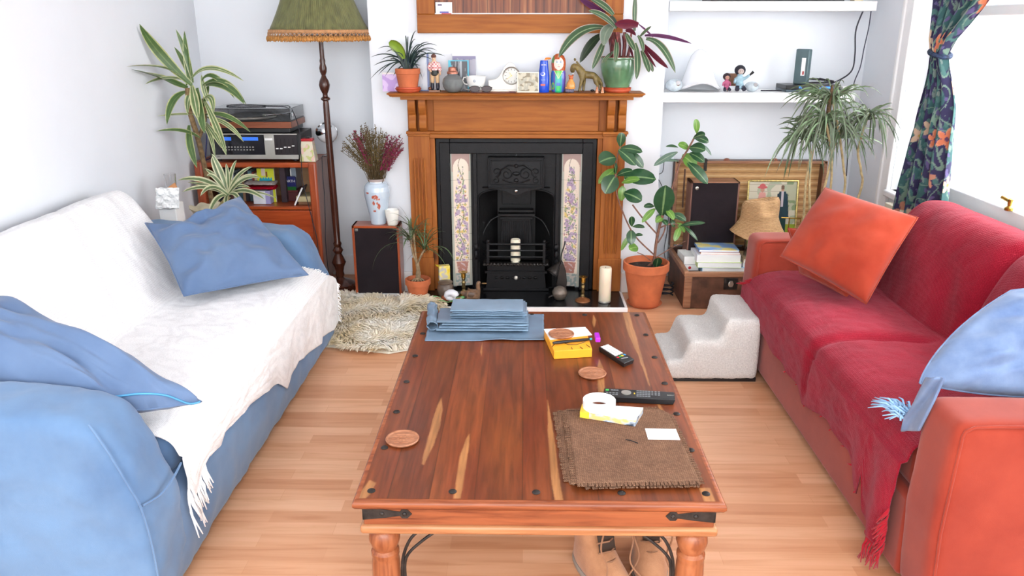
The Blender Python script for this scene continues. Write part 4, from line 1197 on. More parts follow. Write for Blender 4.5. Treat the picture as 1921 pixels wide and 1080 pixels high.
text('brand_mark', 'JVC', .013, M['black'], rc, Matrix.Translation(Vector((rx0 + .055, ry - .0045, rz0 + .014)) - rc.location) @ Matrix.Rotation(PI / 2, 4, 'X'))
for x in (rx0 + .04, rx1 - .03):
    for y in (4.70, 4.92): MB(rc.location).lathe([(0, ZT + .0005), (.016, ZT + .0005), (.018, rz0)], (x, y, 0), 16).build('foot', M['black'], rc)

# turntable
tt = thing('turntable', 'wooden turntable with smoked clear lid on top of the stereo receiver', 'turntable', (-1.6, 4.83, rz1 + .001))
o_ = tt.location; tz = rz1 + .001; tx0, tx1, ty0, ty1 = -1.852, -1.372, 4.685, 4.99
PB('base', M['black'], tt, (tx0 + .02, ty0 + .012, tz + .0), (tx1 - .012, ty1 - .01, tz + .028), .004)
PB('plinth', wood('walnut_veneer', srgb(96, 48, 30), srgb(128, 70, 46), srgb(146, 86, 58), 'X', 1, .35), tt, (tx0, ty0, tz + .028), (tx1, ty1, tz + .064), .002)
dk = PB('deck', M['black'], tt, (tx0 + .004, ty0 + .004, tz + .064), (tx1 - .004, ty1 - .004, tz + .072), .001)
MB(o_).lathe([(0, 0), (.145, 0), (.148, .006), (.145, .014), (0, .014)], (-1.655, 4.838, tz + .073), 48).build('platter', M['silver'], tt)
MB(o_).lathe([(0, 0), (.14, 0), (.14, .003), (0, .003)], (-1.655, 4.838, tz + .088), 48).build('rubber_mat', M['black'], tt)
m = MB(o_); m.lathe([(0, 0), (.018, 0), (.018, .02), (0, .022)], (-1.43, 4.92, tz + .073), 20); m.tube(curve_pts([(-1.43, 4.95, tz + .10), (-1.43, 4.86, tz + .10), (-1.45, 4.78, tz + .10), (-1.53, 4.735, tz + .098)]), .004, 8); m.box((-1.55, 4.725, tz + .094), (-1.525, 4.745, tz + .102))
m.build('tonearm', M['chrome'], tt)
lidm = glass('smoked_acrylic', (.72, .72, .72), .02, 1.3)
l = MB(o_); h0, h1 = tz + .074, tz + .138
l.box((tx0 + .004, ty0 + .004, h1), (tx1 - .004, ty1 - .004, h1 + .003)); l.box((tx0 + .004, ty0 + .004, h0), (tx1 - .004, ty0 + .007, h1)); l.box((tx0 + .004, ty1 - .007, h0), (tx1 - .004, ty1 - .004, h1)); l.box((tx0 + .004, ty0 + .007, h0), (tx0 + .007, ty1 - .007, h1)); l.box((tx1 - .007, ty0 + .007, h0), (tx1 - .004, ty1 - .007, h1))
l.build('dust_lid', lidm, tt, angle=0)
# cable lying on the turntable lid
c = thing('black_cable', 'thin black cable looping over the turntable lid and down the cabinet side', 'cable', (-1.45, 4.8, h1))
zl = h1 + .006
pts = [(-1.55, 4.80, zl), (-1.70, 4.78, zl), (-1.78, 4.80, zl), (-1.79, 4.86, zl), (-1.74, 4.93, zl), (-1.68, 4.90, zl), (-1.55, 4.84, zl), (-1.45, 4.82, zl), (-1.40, 4.78, zl), (-1.355, 4.72, zl - .05), (-1.325, 4.675, ZT + .18), (-1.315, 4.635, ZT + .05), (-1.318, 4.635, .70), (-1.30, 4.636, .58), (-1.278, 4.636, .45), (-1.26, 4.636, .33), (-1.25, 4.60, .10), (-1.25, 4.60, .006)]
MB(c.location).tube(curve_pts(pts, 8), .0026, 6).build('cable', M['wire'], c)
c = thing('black_cable', 'thin black cable hanging down the side panel of the teak cabinet', 'cable', (-1.22, 4.72, .8))
MB(c.location).tube(curve_pts([(-1.235, 4.83, ZT + .01), (-1.225, 4.76, ZT + .004), (-1.223, 4.74, .70), (-1.226, 4.76, .60), (-1.222, 4.73, .52), (-1.224, 4.72, .42), (-1.226, 4.70, .32), (-1.222, 4.70, .1), (-1.21, 4.70, .006)], 8), .0022, 6).build('cable', M['wire'], c)
c = thing('blue_cable', 'dark blue cable at the left end of the stereo receiver', 'cable', (-1.885, 4.72, .9))
MB(c.location).tube([(-1.86, 4.66, 1.02), (-1.875, 4.655, .92), (-1.893, 4.66, .835), (-1.90, 4.68, .816), (-1.90, 4.8, .816)], .0035, 6).build('cable', plain('navy_wire', srgb(34, 38, 100), .5), c)
# floral tin
ft = thing('floral_tin', 'tapering floral tin with red lid on the cabinet corner beside the receiver', 'tin', (-1.282, 4.70, ZT - .002))
o_ = ft.location; fc = (-1.288, 4.705)
def fl(u, v):
    return (.62, .56, .42) if nz(u * 11, v * 4, 3) < .05 else ((.66, .42, .36) if nz(u * 16, v * 6, 9) > 0 else (.45, .48, .16))
def ftf(u, v):
    s_ = lerp(.046, .032, v); e_ = u * 4; k_ = int(min(3, e_)); q = e_ - k_
    cs = [(-1, -1), (1, -1), (1, 1), (-1, 1)]; A_, B_ = cs[k_], cs[(k_ + 1) % 4]
    return (fc[0] + lerp(A_[0], B_[0], q) * s_, fc[1] + lerp(A_[1], B_[1], q) * s_ * .8, lerp(ZT, ZT + .118, v))
painted_grid('printed_body', pm, ft, ftf, fl, 96, 30, o_)
m = MB(o_); m.box((fc[0] - .034, fc[1] - .028, ZT + .117), (fc[0] + .034, fc[1] + .028, ZT + .134)); m.build('lid', plain('red_enamel', srgb(172, 22, 30), .3), ft, bevel=.004)
MB(o_).box((fc[0] - .010, fc[1] - .012, ZT + .134), (fc[0] + .014, fc[1] + .012, ZT + .144)).build('lid_knob', M['black'], ft, bevel=.003)
# white ball lamp
bl_ = thing('ball_lamp', 'white ball spot lamp with chrome cap on the right end of the teak cabinet', 'lamp', (-1.19, 4.88, ZT))
o_ = bl_.location; bc = Vector((-1.215, 4.88, ZT + .145))
Mr = Matrix.Translation(bc) @ Matrix.Rotation(R(-28), 4, 'Y') @ Matrix.Rotation(R(25), 4, 'X')
m = MB(o_); m.lathe([(.064 * math.cos(a_), .064 * math.sin(a_)) for a_ in [R(-90 + 12 * i) for i in range(12)]] + [(.0575, .031)], (0, 0, 0), 36, M=Mr); m.build('shell', plain('white_enamel', srgb(232, 234, 238), .12, var=.01, Coat_Weight=.6), bl_)
m = MB(o_); m.lathe([(.0595, .027), (.058, .034), (.045, .050), (.030, .054), (.026, .048), (0, .046)], (0, 0, 0), 36, M=Mr); m.build('chrome_cap', M['chrome'], bl_)
m = MB(o_); m.tube([bc + Vector((.065 * math.cos(R(a_)), 0, .065 * math.sin(R(a_)))) for a_ in range(-92, 31, 8)], .0035, 8); m.lathe([(0, ZT - .001), (.03, ZT - .001), (.03, ZT + .006), (.006, ZT + .012), (.006, ZT + .078)], (bc.x, bc.y, 0), 20); m.build('bracket', M['chrome'], bl_)

# ---- floor lamp
lx, ly = -1.150, 4.70
fl_ = thing('floor_lamp', 'tall turned dark wood floor lamp with green pleated fringed shade', 'floor lamp', (lx, ly, 0))
o_ = fl_.location
dkw = wood('dark_mahogany', srgb(40, 20, 14), srgb(64, 30, 20), srgb(88, 44, 28), 'Z', 1.0, .22, coat=.5)
# lamp leans a little: follow the pole in the photograph
Ml = Matrix.Translation((lx, ly, 0)) @ Matrix.Rotation(R(-.6), 4, 'Y')
MB(o_).lathe([(0, .0), (.092, .0), (.10, .012), (.095, .024), (.09, .03), (.094, .042), (.07, .058), (.045, .066), (.028, .075), (.02, .085)], (0, 0, 0), 36, M=Ml).build('foot', dkw, fl_)
m = MB(o_); m.lathe([(.02, .08), (.028, .10), (.024, .12), (.030, .15), (.044, .18), (.030, .215), (.020, .235), (.033, .258), (.020, .28), (.026, .30), (.019, .315), (.0215, .5), (.021, .7), (.0195, .95), (.0175, 1.14), (.016, 1.16), (.027, 1.168), (.027, 1.176), (.015, 1.186), (.014, 1.20), (.026, 1.225), (.032, 1.25), (.026, 1.275), (.015, 1.295), (.012, 1.305), (.020, 1.325), (.022, 1.345), (.015, 1.37), (.017, 1.385), (.013, 1.40), (.013, 1.50)], (0, 0, 0), 28, M=Ml)
m.build('pole', dkw, fl_)
sx_ = lx - .018
fab = NT('olive_pleated_silk'); tc = fab.node('ShaderNodeUVMap'); sp = fab.node('ShaderNodeSeparateXYZ'); fab.link(tc.outputs['UV'], sp.inputs[0])
fab.color(fab.ramp(fab.noise(fab.coords((1, 1, .15)), 50, 3), [(.3, srgb(78, 80, 42)), (.7, srgb(112, 112, 64))])); fab.set(Roughness=.7); fab.b.inputs['Sheen Weight'].default_value = .4
N = 260
def shade(u, v):
    a_ = 2 * PI * u; r_ = lerp(.278, .135, v ** .92) - .02 * math.sin(v * PI) * .6
    r_ += .0022 * math.sin(a_ * 130 / 1)
    return (sx_ + r_ * math.cos(a_), ly + r_ * math.sin(a_), lerp(1.545, 1.93, v))
m = MB(o_).grid(shade, 520, 8); m.uv = {}
sh = m.build('shade', fab.m, fl_, angle=180, solid=.0015)
tr = plain('tan_braid', srgb(186, 136, 92), .8, var=.15, scale=80, bump=.5)
m = MB(o_); m.grid(lambda u, v: (sx_ + (.2825 - .002 * v) * math.cos(2 * PI * u), ly + (.2825 - .002 * v) * math.sin(2 * PI * u), lerp(1.538, 1.556, v)), 96, 2); m.uv = {}; m.build('braid', tr, sh, angle=180, solid=.003)
m = MB(o_)
for k in range(64):   # open lattice of cords
    for s in (-1, 1):
        a0, a1 = 2 * PI * k / 64, 2 * PI * (k + s) / 64
        m.tube([(sx_ + .284 * math.cos(a0), ly + .284 * math.sin(a0), 1.54), (sx_ + .287 * math.cos(a1), ly + .287 * math.sin(a1), 1.518)], .0022, 5)
m.build('lattice', tr, sh, angle=180)
m = MB(o_); rnd = random.Random(4)
for k in range(420):
    a0 = 2 * PI * k / 420; r0 = .286 + rnd.uniform(-.004, .004)
    m.tube([(sx_ + r0 * math.cos(a0), ly + r0 * math.sin(a0), 1.521), (sx_ + (r0 + .004) * math.cos(a0), ly + (r0 + .004) * math.sin(a0), 1.507), (sx_ + (r0 + .002) * math.cos(a0 + .006), ly + (r0 + .002) * math.sin(a0 + .006), 1.495 + rnd.uniform(-.003, .004))], [.0035, .0042, .0025], 5)
m.build('fringe', plain('ochre_fringe', srgb(190, 132, 66), .8, var=.2, scale=90), sh, angle=180)

# ---- left loudspeaker
sp_ = thing('loudspeaker', 'teak loudspeaker with black grille standing left of the fireplace', 'loudspeaker', (-.895, 4.6, 0), group='teak loudspeakers')
x0, x1, y0, y1, z0, z1 = -1.022, -.742, 4.535, 4.668, .03, .452
PB('plinth', M['gloss_white'], sp_, (x0 + .012, y0 + .008, .001), (x1 - .012, y1 - .004, z0), 0)
for a, b, nm in (((x0, y0, z0), (x0 + .014, y1, z1), 'side'), ((x1 - .014, y0, .002), (x1, y1, z1), 'side'), ((x0, y0, z1 - .014), (x1, y1, z1), 'top')): PB(nm, M['teak_v'] if nm == 'side' else M['teak'], sp_, a, b, .002)
PB('cabinet_back', M['black'], sp_, (x0 + .014, y0 + .03, z0), (x1 - .014, y1 - .002, z1 - .014), 0)
gl = PB('grille', M['black_matt'], sp_, (x0 + .014, y0 + .003, z0), (x1 - .014, y0 + .03, z1 - .014), .003)
PB('badge', M['silver'], gl, (x0 + .018, y0, z1 - .032), (x0 + .036, y0 + .004, z1 - .018), .001, off=sp_.location)
text('lettering', 'B&O', .009, M['black'], gl, Matrix.Translation(Vector((x0 + .027, y0 - .0005, z1 - .025)) - sp_.location) @ Matrix.Rotation(PI / 2, 4, 'X'))
# vase
vx, vy, vz = -.872, 4.603, .4525
vs_ = thing('vase', 'pale blue porcelain vase with red leaf decoration on the left loudspeaker', 'vase', (vx, vy, vz)); o_ = vs_.location
t = painted('glazed_porcelain', .12, coat=.6)
vp = [(.044, 0), (.046, .004), (.052, .05), (.064, .11), (.074, .165), (.077, .20), (.073, .225), (.060, .243), (.050, .250), (.049, .256), (.053, .268), (.056, .273)]
def vprof(v):
    d = v * (len(vp) - 1); i = min(int(d), len(vp) - 2); return lerp(vp[i][0], vp[i + 1][0], d - i), lerp(vp[i][1], vp[i + 1][1], d - i)
def vf(u, v):
    r_, z_ = vprof(v); a_ = 2 * PI * u - PI / 2; return (vx + r_ * math.cos(a_), vy + r_ * math.sin(a_), vz + z_)
def vcol(u, v):
    r_, z_ = vprof(v); U = ((u + .5) % 1 - .5) * .45; base = (.52, .62, .72)
    for (cx, cz, rx, rz) in ((-.045, .195, .010, .005), (.0, .172, .020, .012), (-.012, .135, .008, .012), (.02, .115, .010, .018), (-.012, .085, .012, .006), (.015, .16, .012, .006), (.01, .135, .006, .008)):
        q = ((U - cx) / rx) ** 2 + ((z_ - cz) / rz) ** 2 + .6 * nz(U * 160, z_ * 160)
        if q < 1: return (.46, .09, .05) if nz(U * 90, z_ * 90, 4) < .15 else (.55, .28, .22)
    if z_ > .255: return (.45, .38, .36)
    return base if nz(U * 30, z_ * 12) < .3 else (.56, .65, .73)
painted_grid('body', t, vs_, vf, vcol, 200, 120, o_, angle=180)
m = MB(o_); m.lathe([(.056, .273), (.048, .27), (.045, .255), (.06, .20), (.03, .01), (0, .01)], (vx, vy, vz), 36, close=False); m.lathe([(0, .0005), (.044, .0005)], (vx, vy, vz), 36, close=False); m.build('inner', M['white_p'], vs_)
# dried heather
dh = thing('dried_flowers', 'bunch of dried brown and magenta heather standing in the porcelain vase', 'dried flowers', (vx, vy, vz + .2)); o_ = dh.location
rnd = random.Random(8)
stems_b, stems_m = MB(o_), MB(o_); sbm = MB(o_)
def spray(mb, tip, mag):
    b_ = Vector((vx + rnd.uniform(-.03, .03), vy + rnd.uniform(-.03, .03), vz + .2)); tip = Vector(tip)
    mid = b_.lerp(tip, .5) + Vector((0, 0, .02)); mid.x = lerp(b_.x, tip.x, .38)
    sbm.tube([b_, mid, tip], [.0016, .0014, .0008], 4)
    n_ = 34 if mag else 30
    for k in range(n_):
        t_ = rnd.uniform(.42, 1); p = (b_ * (1 - t_) ** 2 + mid * 2 * t_ * (1 - t_) + tip * t_ * t_)
        d = Vector((rnd.gauss(0, 1), rnd.gauss(0, 1), rnd.uniform(0, 1.6))).normalized() * rnd.uniform(.006, .014)
        r_ = .0026 if mag else .0019
        mb.tube([p, p + d * .6, p + d], [r_ * .5, r_, r_ * .4], 4, cap=True)
for k in range(120):
    a_ = rnd.uniform(-1, 1); tip = (vx + a_ * .175 - .02 + rnd.gauss(0, .008), vy + rnd.uniform(-.09, .05), vz + .27 + (.315 - .12 * abs(a_ * 1.0 + .0) ** 1.6) * rnd.uniform(.8, 1.05))
    mag = (a_ > .55 and rnd.random() < .8) or (-.55 < a_ < -.25 and rnd.random() < .6)
    spray(stems_m if mag else stems_b, tip, mag)
for k in range(10): spray(stems_m, (vx + .165 + rnd.uniform(-.03, .015), vy - .03 + rnd.uniform(-.03, .03), vz + .565 + rnd.uniform(-.13, .03)), True)
sbm.build('stalks', plain('dry_stalk', srgb(104, 84, 52), .9), dh, angle=180)
tag(stems_b.build('brown_heather', plain('dry_brown', srgb(112, 94, 52), .95, var=.3, scale=60), dh, angle=180), kind='stuff')
tag(stems_m.build('magenta_heather', plain('dry_magenta', srgb(142, 38, 76), .9, var=.25, scale=60), dh, angle=180), kind='stuff')
# cup on speaker
cx, cy, cz_ = -.783, 4.565, .4525
cu = thing('beaker', 'small white fluted beaker on the front corner of the left loudspeaker', 'beaker', (cx, cy, cz_))
m = MB(cu.location); N = 40; pr = [(.026, 0), (.030, .002), (.033, .03), (.039, .06), (.0415, .085), (.0405, .092), (.038, .09), (.036, .06), (.03, .02), (0, .012)]
vs = []; fs = []
for i, (r_, z_) in enumerate(pr):
    for k in range(N):
        a_ = 2 * PI * k / N; q = 1 + (.035 * math.sin(a_ * 5 + z_ * 30) if i < 6 else 0); vs.append((cx + r_ * q * math.cos(a_), cy + r_ * q * math.sin(a_), cz_ + z_))
for i in range(len(pr) - 1):
    for k in range(N): fs.append((i * N + k, i * N + (k + 1) % N, (i + 1) * N + (k + 1) % N, (i + 1) * N + k))
fs.append(tuple(range(N))[::-1]); m.add(vs, fs); m.build('cup', plain('white_china', srgb(240, 238, 230), .2, var=.01), cu, angle=60)

# ---- pots helper
def pot(root, c, R0, R1, H, mat, rim=.012, rimh=.03, seg=40, soil=True):
    o_ = root.location
    MB(o_).lathe([(R0 - .004, 0), (R0, .003), (R1 - rim * .8, H - rimh), (R1, H - rimh + .002), (R1, H - .003), (R1 - .004, H), (R1 - .010, H), (R1 - .014, H - rimh), (R0 - .008, .02), (0, .02)], c, seg).build('pot', mat, root)
    if soil: MB(o_).lathe([(R1 - .0125, H - rimh * .75), (R1 * .5, H - rimh * .55), (0, H - rimh * .5)], c, seg, close=False).build('soil', M['soil'], root)
def saucer(root, c, R_, H, mat):
    MB(root.location).lathe([(R_ * .8, 0), (R_, H), (R_ - .006, H), (R_ * .75, .006), (0, .006)], c, 40).build('saucer', mat, root)
M['green_thin'] = leafmat('marginata_leaf', srgb(96, 52, 52), srgb(82, 112, 70), srgb(110, 134, 84), .4, .40)
# small palm on the hearth
px_, py_, pz_ = -.632, 4.475, .033
pp = thing('potted_dragon_tree', 'small thin-leaved dragon tree in terracotta pot at the left end of the hearth', 'potted plant', (px_, py_, pz_)); o_ = pp.location
pot(pp, (px_, py_, pz_), .052, .076, .115, M['terracotta'], .008, .035)
bark = plain('pale_bark', srgb(150, 128, 98), .9, var=.2, scale=60, bump=.6)
m = MB(o_); m.tube(curve_pts([(px_, py_, pz_ + .10), (px_ + .004, py_, pz_ + .16), (px_ + .0, py_, pz_ + .21)]), [.015] * 8 + [.012] * 9, 10)
for s, t_ in ((-1, (-.035, 0, .40)), (1, (.045, .01, .33)), (-.3, (-.012, -.02, .44))): m.tube(curve_pts([(px_, py_, pz_ + .20), (px_ + t_[0] * .6, py_, pz_ + .26), (px_ + t_[0], py_ + t_[1], pz_ + t_[2] - .04)]), .006, 8)
for k in range(9): a_ = k * .7; m.tube([(px_, py_, pz_ + .12), (px_ + .03 * math.cos(a_), py_ + .03 * math.sin(a_), pz_ + .105), (px_ + .045 * math.cos(a_), py_ + .045 * math.sin(a_), pz_ + .094)], [.005, .004, .002], 6)
m.build('stem', bark, pp)
m = MB(o_); rnd = random.Random(14)
for (cx, cy, cz_, n_) in ((px_ - .035, py_, pz_ + .37, 30), (px_ + .045, py_ + .01, pz_ + .30, 26), (px_ - .012, py_ - .02, pz_ + .41, 24)):
    for k in range(n_):
        a_ = rnd.uniform(0, 2 * PI); e_ = rnd.uniform(-.1, 1.3)
        m.leaf((cx, cy, cz_ + rnd.uniform(-.03, .01)), (math.cos(a_) * math.cos(e_), math.sin(a_) * math.cos(e_) * .55, math.sin(e_)), rnd.uniform(.10, .19), .009, droop=rnd.uniform(.8, 2.6), n=7, base_w=.6)
m.leaf((px_ - .05, py_ - .02, pz_ + .33), (-.6, -.2, .2), .30, .011, droop=3.4, n=9, base_w=.6); m.leaf((px_ + .07, py_, pz_ + .28), (.5, -.2, .5), .22, .013, droop=3.6, n=9, base_w=.6)
m.build('foliage', M['green_thin'], pp, angle=180)

# ---- behind the blue sofa: stand with bag, glass and spider plant, tall dracaena
M['bark'] = plain('brown_stem', srgb(128, 104, 72), .9, var=.25, scale=50, bump=.6, bscale=70)
st = thing('side_table', 'low side table mostly hidden between the blue sofa and the cabinet', 'side table', (-1.74, 4.15, 0))
PB('top', M['teak'], st, (-1.965, 3.94, .47), (-1.50, 4.34, .49), .004)
for x in (-1.95, -1.53):
    for y in (3.955, 4.31): PB('leg', M['teak_v'], st, (x, y, 0), (x + .022, y + .022, .47), .002)
sx, sy, sz = -1.715, 4.20, .491
spd = thing('spider_plant', 'striped spider plant in a cream fluted pot behind the blue sofa', 'potted plant', (sx, sy, sz)); o_ = spd.location
m = MB(o_); N = 48; pr = [(.05, 0), (.058, .01), (.062, .05), (.075, .10), (.098, .142), (.108, .155), (.104, .156), (.09, .145), (.06, .10), (0, .10)]
vs = []; fs = []
for i, (r_, z_) in enumerate(pr):
    for k in range(N):
        a_ = 2 * PI * k / N; q = 1 + .05 * math.cos(a_ * 8) * (z_ / .155) ** 2; vs.append((sx + r_ * q * math.cos(a_), sy + r_ * q * math.sin(a_), sz + z_ - (.012 * (1 - math.cos(a_ * 8)) * .5 if i > 3 and i < 8 else 0)))
for i in range(len(pr) - 1):
    for k in range(N): fs.append((i * N + k, i * N + (k + 1) % N, (i + 1) * N + (k + 1) % N, (i + 1) * N + k))
m.add(vs, fs); m.build('pot', plain('veined_cream_ceramic', srgb(206, 196, 168), .45, var=.14, scale=18), spd, angle=60)
M['spider'] = leafmat('spider_leaf', srgb(198, 198, 158), srgb(98, 118, 76), srgb(92, 112, 70), .4, .22)
m = MB(o_); rnd = random.Random(31); bc = (428, 366)
def L3(px0, px1, px2, y0, y1, y2): return atY(*px0, y0), atY(*px1, y1), atY(*px2, y2)
for (c1, c2, w_, dy) in (((418, 320), (397, 288), .030, .02), ((392, 300), (402, 292), .026, .04), ((440, 325), (474, 312), .026, .0), ((455, 318), (488, 334), .028, -.04), ((450, 330), (482, 332), .03, -.06), ((385, 325), (333, 338), .032, -.05), ((385, 340), (342, 360), .028, -.08), ((395, 335), (376, 368), .030, -.10), ((460, 345), (496, 374), .028, -.08), ((404, 362), (392, 404), .032, -.12), ((420, 372), (428, 396), .024, -.12), ((444, 355), (452, 384), .024, -.1), ((400, 320), (388, 330), .026, -.05), ((432, 320), (444, 300), .024, .03), ((410, 330), (384, 316), .026, .03), ((440, 340), (470, 352), .02, .05), ((412, 345), (404, 330), .024, .02), ((470, 350), (520, 372), .014, .02), ((430, 330), (424, 306), .022, .02), ((395, 345), (352, 342), .02, .0)):
    m.blade(atY(*bc, sy), atY(*c1, sy + dy * .5), atY(*c2, sy + dy), w_, n=10, bw=.5, tip=.6, fold=.35)
m.build('foliage', M['spider'], spd, angle=180)
MB(o_).tube([(sx + .03, sy, sz + .10), atY(428, 368, sy)], [.02, .014], 10).build('crown', plain('straw_crown', srgb(170, 158, 110), .8), spd)
# tall variegated dracaena on the floor behind
dx_, dy_ = -1.80, 4.50
dp = thing('tall_dracaena', 'tall striped dracaena rising in the corner left of the receiver', 'potted plant', (dx_, dy_, 0)); o_ = dp.location
pot(dp, (dx_, dy_, .0), .085, .115, .20, M['terracotta'], .012, .05)
m = MB(o_)
m.tube(curve_pts([(dx_, dy_, .16), atY(396, 370, 4.48), atY(381, 300, 4.45), atY(370, 255, 4.42), atY(355, 205, 4.40), atY(352, 165, 4.40)]), .014, 10)
m.tube(curve_pts([atY(372, 262, 4.43), atY(384, 225, 4.44), atY(382, 185, 4.44)]), .011, 8)
m.build('stem', M['bark'], dp)
M['drac'] = leafmat('striped_dracaena_leaf', srgb(180, 184, 130), srgb(76, 104, 56), srgb(104, 128, 74), .38, .36)
M['drac2'] = leafmat('pale_striped_leaf', srgb(200, 200, 150), srgb(100, 124, 74), srgb(210, 208, 170), .4, .30)
m, m2 = MB(o_), MB(o_)
for (a, b, c_, w_, dy, k) in (
    ((360, 160), (290, 100), (262, 45), .060, -.05, 0), ((362, 155), (352, 100), (330, 55), .032, .0, 0), ((358, 150), (350, 120), (327, 88), .03, .03, 0), ((356, 160), (350, 110), (346, 58), .036, .0, 0),
    ((352, 148), (310, 118), (238, 125), .036, -.04, 1), ((352, 165), (300, 145), (246, 130), .058, -.06, 0), ((345, 150), (310, 140), (272, 158), .03, -.1, 1), ((352, 172), (318, 178), (313, 234), .048, -.12, 0),
    ((358, 150), (385, 105), (457, 152), .032, -.04, 1), ((380, 160), (420, 130), (462, 196), .034, -.1, 0), ((385, 160), (430, 150), (458, 195), .05, -.14, 0), ((378, 152), (398, 120), (440, 185), .03, -.05, 0),
    ((372, 215), (340, 212), (295, 218), .016, -.05, 1), ((375, 258), (345, 238), (293, 246), .026, -.08, 0), ((355, 235), (352, 270), (370, 315), .042, -.12, 0),
    ((370, 165), (376, 220), (384, 250), .044, -.14, 0), ((384, 190), (410, 240), (425, 292), .040, -.12, 1), ((385, 215), (425, 205), (470, 248), .030, -.06, 0), ((388, 220), (430, 225), (457, 266), .028, -.12, 1),
    ((385, 230), (405, 250), (416, 278), .03, -.16, 1), ((360, 160), (366, 190), (372, 225), .05, -.1, 1), ((390, 190), (382, 170), (378, 140), .03, .0, 1), ((382, 200), (388, 170), (392, 160), .03, .02, 0), ((382, 185), (402, 170), (400, 215), .036, -.08, 1), ((350, 160), (358, 130), (352, 110), .03, .02, 0), ((378, 235), (396, 235), (404, 300), .026, -.1, 1), ((365, 170), (350, 175), (352, 215), .04, -.05, 1)):
    lim = lambda p, y: atY(p[0], p[1], min(y, atX(p[0], p[1], -1.972).y))
    (m2 if k else m).blade(atY(*a, 4.41), lim(b, 4.41 + dy * .6), lim(c_, 4.41 + dy), w_, n=12, bw=.35, tip=.75, fold=.3)
m.build('foliage', M['drac'], dp, angle=180); m2.build('pale_foliage', M['drac2'], dp, angle=180)
# glass and crumpled paper behind the sofa back
gx, gy = atY(320, 340, 4.02).x, 4.02
gb = thing('tumbler', 'clear ribbed glass tumbler standing behind the far end of the blue sofa', 'glass', (gx, gy, .70))
z_t = atY(320, 326, 4.02).z
MB(gb.location).lathe([(0, 0), (.020, 0), (.021, .01), (.029, z_t - .70), (.027, z_t - .70), (.019, .012), (0, .012)], (gx, gy, .70), 28).build('tumbler_glass', glass('clear_glass', (.9, .9, .9)), gb)
bx = thing('cardboard_box', 'small brown cardboard box with white paper behind the blue sofa', 'box', (gx, gy, .4915))
PB('carton', M['paper'], bx, (gx - .06, gy - .05, .4915), (gx + .03, gy + .05, .699), .004)
m = MB(bx.location); m.add([atY(300, 362, 3.962), atY(328, 342, 3.962), atY(333, 352, 3.96), atY(320, 378, 3.958), atY(303, 372, 3.957)], [(0, 1, 2, 3, 4)]); m.uv = {}
m.build('brown_flap', plain('brown_card', srgb(190, 132, 88), .8), bx, angle=0, solid=.002)
def crump(u, v):
    p = atY(lerp(292, 336, u), lerp(352, 392, v), 3.952)
    return (p.x, p.y + .012 * nz(u * 5, v * 5, 2) + .006 * nz(u * 14, v * 14), p.z + .004 * nz(u * 6, v * 6, 9))
m = MB(bx.location); m.grid(crump, 24, 20); m.build('crumpled_paper', M['paper'], bx, angle=20, solid=.001)
# ================================================================= on the mantelshelf
MZ = 1.2228
def mx(px, y=4.57): return atY(px, 166, y).x
def zz(px, py, y=4.57): return atY(px, py, y).z
def card(name, label, px0, px1, ptop, y, colfn, lean=.012, nu=40, nv=50, cat='card', thick=.002, z0=MZ, rough=None):
    a, b, zt = mx(px0, y), mx(px1, y), zz(px0, ptop, y)
    c = thing(name, label, cat, ((a + b) / 2, y, z0)); o_ = c.location
    PB('board', M['paper'], c, (a, y + .0006, z0), (b, y + thick, zt), 0)
    painted_grid('print', pm, c, lambda u, v: (lerp(a, b, u), y, lerp(z0, zt, v)), colfn, nu, nv, o_)
    return c
card('greeting_card', 'lilac card at the left end of the mantelshelf behind the terracotta pot', 718, 752, 136, 4.585, lambda u, v: (.80, .74, .72) if v > .9 else ((.42, .25, .58) if nz(u * 3, v * 3) < .1 else (.62, .45, .72)))
card('framed_card', 'pale blue card with dark blue edge behind the thin-leaved plant', 778, 806, 100, 4.62, lambda u, v: (.12, .17, .38) if u > .86 or v < .03 else ((.66, .70, .76) if nz(u * 5, v * 6) < .3 else (.52, .58, .68)))
# thin leaved plant in terracotta
cx, cy = mx(766, 4.555), 4.555
pt = thing('potted_air_plant', 'thin-leaved green plant in a terracotta pot at the left end of the mantelshelf', 'potted plant', (cx, cy, MZ)); o_ = pt.location
saucer(pt, (cx, cy, MZ), .074, .020, M['terracotta_red'])
pot(pt, (cx, cy, MZ + .008), .050, .070, .120, M['terracotta'], .006, .03)
MB(o_).lathe([(.055, .007), (.068, .008), (.068, .028), (.052, .028)], (cx, cy, MZ), 40).build('pot_foot', M['terracotta_red'], pt)
mt = leafmat('wiry_leaf', srgb(34, 42, 62), srgb(40, 62, 48), srgb(60, 96, 50), .35, .2)
m = MB(o_); rnd = random.Random(6)
zb = (690 + 420 / 5.684, 690 / 5.684)
for (x, y) in ((30, 610), (20, 850), (110, 800), (180, 820), (270, 810), (190, 560), (110, 520), (400, 380), (525, 330), (430, 390), (655, 450), (745, 490), (825, 600), (700, 560), (690, 640), (590, 850), (560, 700), (510, 420), (60, 700), (240, 640), (140, 640), (640, 580), (740, 540), (600, 500), (480, 500), (350, 500), (300, 560)):
    tip = (690 + x / 5.684, y / 5.684); dyy = rnd.uniform(-.07, .04)
    side_ = abs(x - 420); arch = 60 if side_ > 150 and y > 450 else 10
    mid = (zb[0] + (tip[0] - zb[0]) * .45, min(zb[1], tip[1]) - arch / 5.684 * 1.6)
    m.blade(atY(*zb, cy), atY(*mid, cy + dyy * .5), atY(*tip, cy + dyy), rnd.uniform(.006, .009), n=10, bw=.9, tip=.6, fold=.4)
